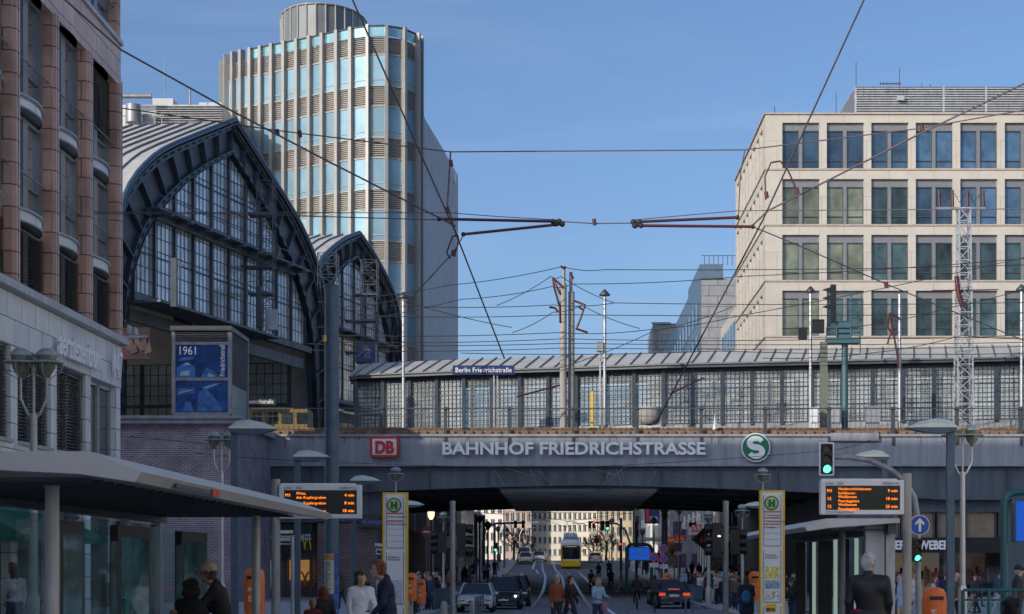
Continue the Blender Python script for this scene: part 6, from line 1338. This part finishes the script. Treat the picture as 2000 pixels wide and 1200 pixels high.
# tram
def tram(label, x, Y, L, yaw=0, z=None):
    t = thing('tram', label, 'tram', (0, 0, 0)); hw = 1.2; b = MB()
    prof = [(0, -.28, .35), (-.1, -.05, .55)]
    def ring(y, s, zt): q = hw * s; return [(q * .96, y, .3), (q, y, .9), (q, y, 2.6), (q * .93, y, 3.0), (q * .6, y, zt), (0, y, zt + .04), (-q * .6, y, zt), (-q * .93, y, 3.0), (-q, y, 2.6), (-q, y, .9), (-q * .96, y, .3)]
    rs = [ring(0, .86, 3.1), ring(.25, .97, 3.3), ring(.8, 1, 3.4), ring(L, 1, 3.4)]; n = 11
    # yellow below and white above
    def side(k0, k1, mi):
        b.mat(mi).add([v for r_ in rs for v in r_], [(i * n + k, i * n + k + 1, (i + 1) * n + k + 1, (i + 1) * n + k) for i in range(3) for k in range(k0, k1)], False)
    side(0, 1, 0); side(9, 10, 0); side(1, 2, 0); side(8, 9, 0); side(2, 8, 1)
    b.mat(0).add([rs[0][k] for k in (0, 1, 9, 10)], [(3, 2, 1, 0)]); b.mat(1).add([rs[0][k] for k in (1, 2, 3, 4, 5, 6, 7, 8, 9)], [tuple(range(9))[::-1]])
    b.mat(0).box(-1.08, 1.08, -.12, .1, .3, 1.0).mat(2).box(-1.05, 1.05, -.05, .1, .12, .3)
    b.build('body', [m_tramyel, m_white, m_black], t)
    MB().prism([(-1.02, -.03, 1.15), (1.02, -.03, 1.15), (1.04, -.02, 2.5), (.9, -.02, 2.78), (-.9, -.02, 2.78), (-1.04, -.02, 2.5)], (0, .05, 0)).build('windscreen', m_carglass, t)
    b = MB(); y = .9
    while y < L - 1.5:
        for s in (-1, 1): b.box(s * hw - .01, s * hw + .012 * s, y, y + 1.5, 1.3, 2.5)
        y += 1.7
    b.build('side_window', m_carglass, t)
    for s in (-1, 1): MB().sphere((s * .85, -.12, .72), .12, 6, (1, .4, .7)).build('headlight', m_headl, t)
    text('destination', 'M1  Niederschönhausen', (0, -.05, 2.58), .14, E('tram_led', (1, .8, .4), .6), t, ext=.003)
    MB().box(-.85, .85, 1.0, L - 1, 3.4, 3.75).build('roof_unit', m_grey, t)
    MB().tube([(-.5, 3, 3.75), (-.15, 2.2, 4.6), (-.5, 2.8, 5.5)], .03, 5).tube([(.5, 3, 3.75), (.15, 2.2, 4.6), (.5, 2.8, 5.5)], .03, 5).tube([(-.75, 2.8, 5.4), (-.5, 2.8, 5.52), (.5, 2.8, 5.52), (.75, 2.8, 5.4)], .03, 5).build('pantograph', m_dgrey, t)
    t.location = (px(x, Y), Y, g(Y) if z is None else z); t.rotation_euler = (math.atan((g(Y + 20) - g(Y)) / 20) if z is None else 0, 0, R(yaw)); return t
tram('yellow and white tram coming head on down the middle of the street', 1115, 204, 30)
tram('yellow tram standing behind the poles on the left beyond the bridge', 832, 176, 10, yaw=-4, z=-.15)
# bicycles
def torus(b, c, r, rr, n=20):
    return b.tube([(c[0], c[1] + r * math.cos(2 * math.pi * i / n), c[2] + r * math.sin(2 * math.pi * i / n)) for i in range(n + 1)], rr, 5, cap=False)
def bicycle(label, x, Y, yaw, z=None):
    """rides toward -Y (towards the camera) at yaw 0"""
    t = thing('bicycle', label, 'bicycle', (0, 0, 0))
    for y in (-.52, .52): W = torus(MB(), (0, y, .34), .33, .022).build('wheel', m_tyre, t); b = MB(); [b.tube([(0, y, .34), (0, y + .32 * math.cos(a), .34 + .32 * math.sin(a))], .004, 3) for a in [math.pi * i / 5 for i in range(10)]]; b.build('spokes', m_silver, W)
    b = MB(); P = dict(h=(0, -.36, .88), bb=(0, .02, .3), s=(0, .2, .86), r=(0, .52, .34), f=(0, -.52, .34))
    for a, c in (('h', 'bb'), ('bb', 's'), ('h', 's'), ('bb', 'r'), ('s', 'r'), ('h', 'f')): b.tube([P[a], P[c]], .018, 6)
    b.build('frame', m_dgrey, t); MB().tube([(-.3, -.28, 1.02), (-.1, -.38, 1.03), (.1, -.38, 1.03), (.3, -.28, 1.02)], .016, 6).tube([(0, -.36, .88), (0, -.38, 1.03)], .016, 6).build('handlebar', m_silver, t)
    MB().sphere((0, .22, .95), .12, 6, (.7, 1.1, .3)).tube([(0, .2, .86), (0, .22, .94)], .015, 6).build('saddle', m_black, t)
    t.location = (px(x, Y), Y, g(Y) if z is None else z); t.rotation_euler = (0, 0, R(yaw)); return t

# ------------------------------------------------------------ people: one smooth skin per figure from blended limb volumes
def surface_nets(D, o, h):
    nx, ny, nz = D.shape; s = D < 0
    c = np.zeros((nx - 1, ny - 1, nz - 1), int)
    for i in (0, 1):
        for j in (0, 1):
            for k in (0, 1): c += s[i:nx - 1 + i, j:ny - 1 + j, k:nz - 1 + k]
    act = (c > 0) & (c < 8); idx = -np.ones(act.shape, int); C = np.argwhere(act); idx[act] = np.arange(len(C))
    acc = np.zeros((len(C), 3)); cnt = np.zeros(len(C)); corners = [(i, j, k) for i in (0, 1) for j in (0, 1) for k in (0, 1)]
    for a in corners:
        for ax in range(3):
            if a[ax] == 0:
                e = list(a); e[ax] = 1
                va = D[C[:, 0] + a[0], C[:, 1] + a[1], C[:, 2] + a[2]]; vb = D[C[:, 0] + e[0], C[:, 1] + e[1], C[:, 2] + e[2]]
                m = (va < 0) != (vb < 0); t = np.where(m, va / np.where(m, va - vb, 1), 0); p = np.tile(np.array(a, float), (len(C), 1)); p[:, ax] += t
                acc[m] += p[m]; cnt[m] += 1
    V = (C + acc / cnt[:, None]) * h + o; Fs = []
    for ax in range(3):
        u, v = (ax + 1) % 3, (ax + 2) % 3; sl = [slice(1, -1)] * 3; sl[ax] = slice(0, -1)
        A = s[tuple(sl)]; sl2 = list(sl); sl2[ax] = slice(1, None); B = s[tuple(sl2)]; E_ = np.argwhere(A != B)
        if len(E_) == 0: continue
        flip = A[tuple(E_.T)]; base = E_.copy(); base[:, u] += 1; base[:, v] += 1
        def cell(du, dv): q = base.copy(); q[:, u] -= du; q[:, v] -= dv; return idx[tuple(q.T)]
        Q = np.stack([cell(1, 1), cell(0, 1), cell(0, 0), cell(1, 0)], 1); Q[~flip] = Q[~flip][:, ::-1]; Fs.append(Q)
    return V, np.concatenate(Fs)
def sdf(prims, P, k=.03):
    D = None; best = np.full(P.shape[0], 9.0); mi = np.zeros(P.shape[0], int)
    for a, b, ra, rb, m, sc in prims:
        a = np.array(a, float); b = np.array(b, float); S_ = np.array(sc, float); p = (P - a) / S_; d = (b - a) / S_; L2 = max(d @ d, 1e-9)
        t = np.clip(p @ d / L2, 0, 1); dist = (np.linalg.norm(p - t[:, None] * d, axis=1) - (ra + (rb - ra) * t)) * min(sc)
        u = dist < best; best[u] = dist[u]; mi[u] = m
        if D is None: D = dist
        else: hh = np.clip(.5 + .5 * (D - dist) / k, 0, 1); D = D * (1 - hh) + dist * hh - k * hh * (1 - hh)
    return D, mi
def v3(*a): return np.array(a, float)
def make_body(pose, vox=.03, k=.028):
    """figure 1.75 m tall facing -Y; materials: 0 skin 1 hair 2 top 3 trousers 4 shoes 5 extra 6 eyes/dark"""
    p = dict(stride=0, stride_b=None, arm_l=8, arm_r=-8, elbow_l=15, elbow_r=15, lean=0, coat=0, hair='short', hat=None, fingers=False, sit=False, sleeve=True, bulk=1.0, headturn=0, skirt=False, headdown=0); p.update(pose)
    P = []; s1 = (1, 1, 1)
    def A(a, b, ra, rb, m, sc=s1): P.append((a, b, ra, rb, m, sc))
    ln = math.tan(R(p['lean'])); bk = p['bulk']; hip = v3(0, 0, .93)
    def up(x, y, z): return v3(x, y - (z - .93) * ln, z)
    for s, st in ((1, p['stride']), (-1, p['stride_b'] if p['stride_b'] is not None else -p['stride'])):
        hp = v3(.095 * s, 0, .9); a = R(st); a2 = R(st - (abs(p['stride']) * .9 + 4 if st < 0 else 4)) if not p['sit'] else None
        if p['sit']: kn = hp + v3(.05 * s, -.38, -.06 - (.12 if s > 0 else -.08)); an = kn + v3(0, .08, -.42)
        else: kn = hp + v3(0, -.43 * math.sin(a), -.43 * math.cos(a)); an = kn + v3(0, -.41 * math.sin(a2), -.41 * math.cos(a2))
        A(hp, kn, .098 * bk, .066, 3); A(kn, an, .068, .048, 3); A(an + v3(0, .04, -.03), an + v3(.01 * s, -.15, -.045), .048, .036, 4, (.9, 1, .9))
    A((-.06, 0, .93), (.06, 0, .93), .13 * bk, .13 * bk, 3, (1.05, .85, 1))
    ch = up(0, 0, 1.27)
    A(up(-.03, 0, 1.02), up(0, .0, 1.25), .135 * bk, .15 * bk, 2, (1.08, .78, 1)); A(up(-.09, 0, 1.33), up(.09, 0, 1.33), .125 * bk, .125 * bk, 2, (1.1, .85, 1)); A(up(-.15, .01, 1.42), up(.15, .01, 1.42), .065, .065, 2)
    if p['coat']:
        for x in (-.07, 0, .07): A(v3(x, 0, 1.05), v3(x * 1.4, .01 + ln * .1, 1.0 - p['coat']), .14 * bk, .135 * bk, 2, (1.05, .82, 1))
    if p['skirt']: A((0, 0, .95), (0, 0, .5), .15, .21, 3, (1, .85, 1))
    if not p['coat']: A((-.05, 0, .96), (.05, 0, .96), .142 * bk, .142 * bk, 2, (1.03, .85, .5))
    A(up(0, .012, 1.455), up(0, .012, 1.475), .078, .07, 2, (1, .95, 1)); neck = up(0, -.0, 1.46); hd = up(0, -.03 - .06 * p['headdown'], 1.62 - .02 * p['headdown']); t = R(p['headturn']); fx = v3(math.sin(t), -math.cos(t), 0); sx = v3(math.cos(t), math.sin(t), 0)
    A(neck, hd - v3(0, 0, .07), .058, .052, 0); A(hd + v3(0, 0, .03), hd + fx * .012 - v3(0, 0, .045), .088, .066, 0, (.88, .98, 1.06)); A(hd + fx * .055 - v3(0, 0, .085), hd + fx * .05 - v3(0, 0, .08), .036, .036, 0)
    A(hd + fx * .085 + v3(0, 0, .0), hd + fx * .1 - v3(0, 0, .03), .011, .018, 0)
    for s in (-1, 1): A(hd + sx * .082 * s + v3(0, 0, .008), hd + sx * .084 * s - v3(0, 0, .03), .016, .012, 0); 
    if p['fingers']:
        for s in (-1, 1): A(hd + fx * .082 + sx * .031 * s + v3(0, 0, .008), hd + fx * .084 + sx * .034 * s + v3(0, 0, .008), .008, .008, 6)
        A(hd + fx * .084 - sx * .02 - v3(0, 0, .055), hd + fx * .084 + sx * .02 - v3(0, 0, .055), .007, .007, 5)
    hr = p['hair']; bkw = -fx
    if hr != 'bald':
        A(hd + bkw * .022 + v3(0, 0, .05), hd + bkw * .035 - v3(0, 0, .02), .094, .08, 1, (.92, 1, 1)); A(hd + fx * .05 + v3(0, 0, .085), hd + fx * .0 + v3(0, 0, .1), .04, .05, 1)
    if hr == 'short' and p['fingers']:
        rr = random.Random(9)
        for i in range(34): a = rr.uniform(-2.1, 2.1); el = rr.uniform(-.35, 1.5); q = hd + v3(0, 0, .03) + bkw * .012 + ((bkw * math.cos(a) + sx * math.sin(a)) * math.cos(el) + v3(0, 0, math.sin(el))) * .092; A(q, q + v3(0, 0, -.015), .016, .012, 1)
    if hr == 'long': A(hd + bkw * .05, hd + bkw * .06 - v3(0, 0, .25), .09, .07, 1, (1.05, .7, 1)); [A(hd + sx * .07 * s + bkw * .02, hd + sx * .075 * s + bkw * .02 - v3(0, 0, .2), .035, .03, 1) for s in (-1, 1)]
    if hr == 'bob': A(hd + bkw * .04, hd + bkw * .04 - v3(0, 0, .1), .105, .09, 1); [A(hd + sx * .075 * s + bkw * .01 + v3(0, 0, .03), hd + sx * .085 * s - v3(0, 0, .07), .045, .045, 1) for s in (-1, 1)]
    if hr == 'curly':
        rr = random.Random(4)
        for i in range(16): a = rr.uniform(-2.2, 2.2); q = hd + bkw * .03 * 1 + (bkw * math.cos(a) + sx * math.sin(a)) * .085 + v3(0, 0, rr.uniform(-.09, .11)); A(q, q + v3(0, 0, .01), .05, .045, 1)
        A(hd + v3(0, 0, .09) + bkw * .01, hd + v3(0, 0, .08) + bkw * .04, .085, .08, 1)
    if hr == 'bun': A(hd + bkw * .11 + v3(0, 0, .05), hd + bkw * .12 + v3(0, 0, .03), .05, .045, 1)
    if p['hat'] == 'cap': A(hd + v3(0, 0, .06), hd + v3(0, 0, .07) + bkw * .02, .1, .1, 5, (1, 1, .82)); A(hd + fx * .08 + v3(0, 0, .058), hd + fx * .15 + v3(0, 0, .045), .06, .045, 5, (1.1, 1, .28))
    if p['hat'] == 'beanie': A(hd + v3(0, 0, .05) + bkw * .01, hd + v3(0, 0, .08) + bkw * .02, .104, .09, 5)
    if p['hat'] == 'hood': A(hd + bkw * .05 - v3(0, 0, .02), hd + bkw * .03 + v3(0, 0, .06), .11, .108, 2)
    for s, sa, el in ((1, p['arm_l'], p['elbow_l']), (-1, p['arm_r'], p['elbow_r'])):
        sh = up(.185 * s * (bk * .5 + .5), .01, 1.41); a = R(sa); e = sh + v3(.045 * s, -.28 * math.sin(a), -.28 * math.cos(a)); a2 = R(sa + el); wr = e + v3(-.02 * s, -.245 * math.sin(a2), -.245 * math.cos(a2)); d = (wr - e) / np.linalg.norm(wr - e)
        A(sh, e, .058 * bk, .047 * bk, 2); A(e, wr, .046 * bk if p['sleeve'] else .04, .034, 2 if p['sleeve'] else 0)
        pm = wr + d * .085; A(wr + d * .015, pm, .03, .036, 0, (.62, 1, 1) if abs(d[2]) > .5 else (1, 1, .7))
        sd_ = np.cross(d, v3(s, 0, 0)); sd_ = sd_ / (np.linalg.norm(sd_) + 1e-9)
        if p['fingers']:
            for i, (o_, l_) in enumerate(((-.03, .055), (-.011, .075), (.009, .08), (.028, .07))):
                b0 = pm + sd_ * o_ + d * .01; b1 = b0 + d * l_ * .5 + v3(-.01 * s, 0, 0); A(b0, b1, .0105, .0095, 0); A(b1, b1 + d * l_ * .45 + v3(-.022 * s, 0, 0), .0095, .008, 0)
            A(wr + d * .03 - sd_ * .025, wr + d * .07 - sd_ * .055, .012, .0105, 0)
        else:
            for i, (o_, l_) in enumerate(((-.024, .05), (-.008, .065), (.008, .065), (.024, .055))): b0 = pm + sd_ * o_; A(b0, b0 + d * l_ + v3(-.015 * s, 0, 0), .013, .011, 0)
            A(wr + d * .03 - sd_ * .02, wr + d * .065 - sd_ * .05, .013, .011, 0)
    lo = np.min([np.minimum(np.array(a), np.array(b)) - max(ra, rb) * max(sc) for a, b, ra, rb, m, sc in P], axis=0) - vox * 2.5; hi = np.max([np.maximum(np.array(a), np.array(b)) + max(ra, rb) * max(sc) for a, b, ra, rb, m, sc in P], axis=0) + vox * 2.5
    if p['fingers']: pass
    n = np.ceil((hi - lo) / vox).astype(int) + 1; gx = np.stack(np.meshgrid(*[lo[i] + vox * np.arange(n[i]) for i in range(3)], indexing='ij'), -1).reshape(-1, 3)
    # blend small parts less: do it in one pass with a small k for fine figures
    D, _ = sdf(P, gx, k if not p['fingers'] else .014); V, Q = surface_nets(D.reshape(n), lo, vox); C = V[Q].mean(1); _, mi = sdf(P, C, k)
    me = bpy.data.meshes.new('person'); me.from_pydata(V.tolist(), [], Q.tolist()); me.polygons.foreach_set('material_index', mi.astype(np.int32)); me.polygons.foreach_set('use_smooth', [True] * len(Q)); me.update(); return me
CC = {}
COLS = dict(skin=(.55, .33, .24), tan=(.42, .25, .17), brown=(.08, .05, .035), black=(.012, .012, .014), blond=(.42, .28, .13), grey=(.42, .42, .42), white=(.75, .76, .8), navy=(.015, .025, .06), blue=(.03, .07, .17), jeans=(.04, .065, .14), lightblue=(.28, .42, .6), red=(.4, .02, .03), rust=(.25, .07, .025), olive=(.09, .08, .045), beige=(.45, .36, .25), pink=(.4, .16, .2), charcoal=(.035, .038, .045), green=(.04, .08, .05), maroon=(.12, .01, .025), orange=(.8, .2, .03), teal=(.02, .17, .2), redhair=(.22, .05, .02), lightgrey=(.45, .46, .48), purple=(.13, .05, .2), yellowvest=(.55, .75, .05), lips=(.4, .14, .12), palejeans=(.3, .38, .48))
def cm(c, kind='cloth'):
    kx = kind + '_' + c
    if kx not in CC: CC[kx] = M(kx, COLS[c], .85, 0, var=.32, scale=4.5, bump=.9) if kind == 'cloth' else (M(kx, COLS[c], .5, 0, var=.5, scale=26, bump=1.0, streak=.6) if kind == 'hair' else M(kx, COLS[c], .55, 0, var=.1, scale=9, bump=.15))
    return CC[kx]
m_leather = M('black_leather', (.014, .015, .021), .5, bump=.15, scale=9)
BODY = {}
def person(label, x, Y, H, yaw, pose, cols, cat='person', group=None, z=None, vox=.03, key=None, leather=False):
    """cols: skin, hair, top, trousers, shoes, extra ; yaw 0 faces the camera, 90 faces right (+X), -90 left"""
    key = key or str(sorted(pose.items())) + str(vox)
    if key not in BODY: BODY[key] = (make_body(pose, vox), [])
    me, used = BODY[key]
    if used: me2 = me
    else: me2 = me; [me.materials.append(None) for _ in range(7)]; used.append(1)
    o = bpy.data.objects.new('person', me2); COL.objects.link(o)
    ms = [cm(cols[0], 'skin'), cm(cols[1], 'hair'), m_leather if leather else cm(cols[2]), cm(cols[3]), cm(cols[4]), cm(cols[5] if len(cols) > 5 else 'lips'), cm('black')]
    for i, m in enumerate(ms): o.material_slots[i].link = 'OBJECT'; o.material_slots[i].material = m
    s = H / 1.75; o.scale = (s, s, s); zz = z if z is not None else g(Y) + (.12 if (px(x, Y) < -6 or px(x, Y) > 7.7) else 0)
    o.location = (px(x, Y), Y, zz); o.rotation_euler = (0, 0, R(yaw)); tag(o, label, cat, group); return o
# foreground figures
person('man in a pale flat cap and black jacket leaning left under the shelter roof edge', 440, 23.5, 1.84, -88, dict(lean=14, hair='short', hat='cap', fingers=True, arm_l=35, elbow_l=45, arm_r=25, elbow_r=40, headdown=.4, bulk=1.12), ['tan', 'brown', 'black', 'jeans', 'black', 'beige'], vox=.015)
person('dark haired person bent down in black behind the left shelter glass', 366, 23.2, 1.6, 165, dict(lean=10, hair='curly', fingers=False, arm_l=30, elbow_l=60, arm_r=30, elbow_r=60), ['tan', 'black', 'black', 'black', 'black'], vox=.02)
person('woman with curly dark hair and a white blouse, maroon jacket round her waist', 705, 31, 1.69, 18, dict(hair='curly', fingers=True, arm_l=12, elbow_l=35, arm_r=5, elbow_r=25, stride=8, bulk=1.05), ['skin', 'brown', 'white', 'maroon', 'black'], vox=.0155)
person('red blond man in a long dark coat walking left in front of the stop pylon', 757, 26.5, 1.9, -80, dict(hair='short', fingers=True, coat=.45, arm_l=12, elbow_l=30, arm_r=-5, elbow_r=30, stride=18, headdown=1.0, bulk=1.1, lean=4), ['skin', 'rust', 'navy', 'black', 'black'], vox=.0155)
person('child with light brown hair and red jacket low beside the tram mast', 611, 30.5, 1.22, -150, dict(hair='short', arm_l=10, elbow_l=20), ['skin', 'blond', 'maroon', 'jeans', 'black'], vox=.02)
person('red haired woman in a dark jacket behind the child beside the tram mast', 632, 31.5, 1.42, 200, dict(hair='bob', arm_l=10, elbow_l=50), ['skin', 'redhair', 'charcoal', 'jeans', 'black'], vox=.02)
person('white haired man in a black leather jacket seen from behind', 1697, 25, 1.97, 168, dict(hair='short', fingers=True, arm_l=-6, elbow_l=18, arm_r=6, elbow_r=14, stride=6, bulk=1.22, headturn=-38), ['skin', 'white', 'black', 'red', 'black'], vox=.0155, leather=True)
X, Y = px(1697, 25), 25
person('dark haired head of a person at the bottom edge in the lower right corner', 1976, 20, 1.42, 180, dict(hair='curly'), ['tan', 'black', 'black', 'black', 'black'], vox=.02)
# crossing the street
person('old man with white hair in a rust brown jacket crossing the street', 1087, 53, 1.72, 40, dict(hair='short', fingers=True, stride=6, arm_l=5, arm_r=-4, elbow_l=10, bulk=1.12, headturn=20), ['skin', 'lightgrey', 'rust', 'charcoal', 'black'], vox=.018)
person('dark haired man in a black jacket striding across the street', 1113, 50, 1.68, 62, dict(hair='short', fingers=True, stride=24, arm_l=10, arm_r=-6, elbow_l=22, elbow_r=30, headturn=12), ['skin', 'brown', 'black', 'navy', 'black'], vox=.018)
person('blond woman with sunglasses, denim jacket and blue top holding a bag while crossing', 1168, 51, 1.62, 35, dict(hair='long', fingers=True, stride=9, arm_l=15, arm_r=15, elbow_l=70, elbow_r=65), ['skin', 'blond', 'lightblue', 'jeans', 'black'], vox=.018)
t = thing('pink_bag', 'pink and red bag held by the blond woman crossing the street', 'bag', (px(1180, 50.7), 50.6, .55)); MB().lathe([(.08, 0), (.1, .08), (.08, .17), (.03, .2)], 10, (px(1180, 50.7), 50.6, .5)).build('pouch', cm('pink'), t); MB().tube([(px(1180, 50.7) - .08, 50.6, .78), (px(1180, 50.7), 50.6, .95), (px(1180, 50.7) + .08, 50.6, .78)], .012).build('strap', cm('maroon'), t)
person('grey haired man in a pale jacket and light jeans striding in the far sunlit street', 1214, 134, 1.72, -70, dict(hair='short', stride=28, arm_l=12, arm_r=-12), ['skin', 'grey', 'beige', 'palejeans', 'white'], vox=.03)
person('woman with blue backpack and long dark coat seen from behind at the right pylon', 1458, 56, 1.68, 178, dict(hair='long', coat=.4, stride=4, bulk=1.15, arm_l=10, elbow_l=60, arm_r=10, elbow_r=60), ['skin', 'brown', 'navy', 'black', 'black'], vox=.02)
X, Y = px(1457, 55.75), 55.75; t = thing('blue_backpack', 'bright blue backpack on the woman in the long dark coat', 'backpack', (X, Y, 1.0))
MB().sphere((X, Y, 1.02 + g(56)), .2, 10, (.75, .55, 1.15)).build('bag', M('backpack_blue', (.02, .14, .32), .7), t); MB().sphere((X, Y - .09, .93 + g(56)), .12, 8, (.95, .5, .9)).build('pocket', bpy.data.materials['backpack_blue'], t)
person('man in a dark baseball cap and navy jacket beside the right pylon', 1548, 50, 1.62, -75, dict(hair='short', hat='cap', arm_l=30, elbow_l=50, arm_r=20, elbow_r=60), ['skin', 'brown', 'navy', 'jeans', 'black', 'teal'], vox=.02)
person('grey bearded man in a cap and grey vest behind the teal railing', 1988, 44, 1.78, 80, dict(hair='short', hat='cap', bulk=1.2, arm_l=8, elbow_l=40), ['skin', 'grey', 'charcoal', 'jeans', 'black', 'navy'], vox=.02)
# riders
def rider(lab, blab, x, Y, yaw, cols, H=1.75, **k):
    bicycle(blab, x, Y, yaw); p_ = dict(sit=True, lean=16, arm_l=48, arm_r=48, elbow_l=8, elbow_r=8, **k); o = person(lab, x, Y, H, yaw, p_, cols, z=g(Y) + .06, vox=.026); c = math.cos(R(yaw)); s = math.sin(R(yaw)); o.location.x += -s * .2; o.location.y += c * .2
rider('cyclist in black riding away in the right lane', 'bicycle ridden by the cyclist in black riding away', 1244, 92, 180, ['skin', 'black', 'black', 'black', 'black'])
rider('cyclist in a dark jacket right beside the dark saloon', 'bicycle close beside the dark saloon', 1279, 84, 178, ['skin', 'black', 'charcoal', 'black', 'black'])
rider('rider with helmet on a small bike right of the tram tracks', 'small bike right of the tram tracks', 1155, 132, 10, ['skin', 'black', 'charcoal', 'charcoal', 'black', 'black'], hat='beanie')
rider('distant cyclist in navy near the right pavement', 'distant bicycle near the right pavement', 1189, 170, 180, ['skin', 'brown', 'navy', 'jeans', 'black'])
rider('cyclist in a brown jacket riding away behind the motorbike', 'bicycle of the rider in the brown jacket', 1169, 160, 180, ['skin', 'brown', 'olive', 'jeans', 'black'])
rider('dark clad cyclist on a cargo bike beyond the bridge', 'cargo bike beyond the bridge', 1193, 138, 180, ['skin', 'black', 'navy', 'charcoal', 'black'])
# crowds
POSES = [dict(hair='short', stride=20, arm_l=14, arm_r=-12), dict(hair='long', stride=14, arm_l=8, arm_r=-8), dict(hair='short', stride=5, arm_l=5, elbow_l=60), dict(hair='bob', stride=16, coat=.3), dict(hair='short', stride=4, hat='beanie', bulk=1.1), dict(hair='bun', stride=10, arm_r=10, elbow_r=70), dict(hair='short', stride=22, coat=.25, bulk=1.1), dict(hair='long', stride=5, coat=.35), dict(hair='short', hat='hood', stride=12, bulk=1.1), dict(hair='short', stride=14, hat='cap')]
PD = ['with short hair', 'with long hair', 'raising one forearm', 'with bobbed hair', 'in a knitted cap', 'with a hair bun', 'in a short coat', 'in a long coat', 'with the hood up', 'in a cap']
TOPS = ['black', 'navy', 'charcoal', 'black', 'red', 'jeans', 'beige', 'white', 'black', 'olive', 'charcoal', 'lightgrey', 'maroon', 'navy', 'rust', 'lightblue', 'black']; TR = ['jeans', 'black', 'charcoal', 'beige', 'navy', 'palejeans']; HC = ['brown', 'black', 'blond', 'grey', 'brown', 'redhair']
CN = dict(lightgrey='light grey', lightblue='light blue', palejeans='pale denim', jeans='denim blue', redhair='red'); seen = set(); rc = random.Random(21)
def crowd(n, xr, Yr, where, avoid=None, dirs=(0, 180), tops=TOPS):
    for i in range(n):
        for _ in range(200):
            Y = rc.uniform(*Yr); x = rc.uniform(*xr); pi = rc.randrange(10); tp = rc.choice(tops); tr_ = rc.choice(TR); d = rc.choice(dirs) + rc.uniform(-25, 25)
            if (pi, tp, tr_, where) not in seen and not (avoid and avoid(px(x, Y), Y)): break
        seen.add((pi, tp, tr_, where)); way = 'walking away' if abs(d) > 120 else ('walking towards us' if abs(d) < 60 else ('walking left' if d < 0 else 'walking right'))
        person('pedestrian %s, %s top, %s trousers, %s' % (PD[pi], CN.get(tp, tp), CN.get(tr_, tr_), where), x, Y, rc.uniform(1.58, 1.86), d, POSES[pi], ['skin' if rc.random() < .8 else 'tan', rc.choice(HC), tp, tr_, 'black', rc.choice(['charcoal', 'navy', 'beige', 'red'])], group='pedestrians ' + where, vox=.034)
dark = ['black', 'navy', 'charcoal', 'black', 'navy', 'maroon', 'olive', 'jeans', 'black', 'red', 'charcoal', 'green']
crowd(28, (806, 885), (74, 98), 'left pavement under bridge', tops=dark, avoid=lambda X, Y: X > -6.5)
crowd(20, (850, 925), (100, 160), 'left pavement behind bridge', avoid=lambda X, Y: X > -6.5)
crowd(12, (900, 985), (150, 225), 'far left pavement', avoid=lambda X, Y: X > -6.4)
crowd(44, (1345, 1440), (72, 118), 'right pavement under bridge', tops=dark + ['lightblue', 'lightgrey'], avoid=lambda X, Y: X < 8.2)
crowd(20, (1290, 1480), (122, 165), 'right pavement behind bridge', avoid=lambda X, Y: X < 8.3)
crowd(12, (1200, 1290), (160, 235), 'far right pavement', avoid=lambda X, Y: X < 8.3)
crowd(20, (1732, 1955), (60, 98), 'in front of the fashion shop', dirs=(90, -90, 0), tops=['navy', 'charcoal', 'blue', 'lightblue', 'black', 'jeans', 'olive', 'lightgrey', 'purple', 'green'])
crowd(6, (1505, 1560), (88, 110), 'behind the right pylon', dirs=(90, -90, 0), tops=dark)
crowd(8, (600, 745), (62, 104), 'left of the left pylon', dirs=(90, -90, 0), tops=TOPS)
crowd(9, (20, 300), (33, 44), 'behind the left shelter', dirs=(90, -90, 180), tops=['white', 'navy', 'black', 'charcoal', 'red', 'lightgrey', 'blue'])
crowd(3, (960, 1010), (108, 118), 'behind the queueing cars', avoid=lambda X, Y: X > -3.0, tops=['maroon', 'lightblue', 'white'])
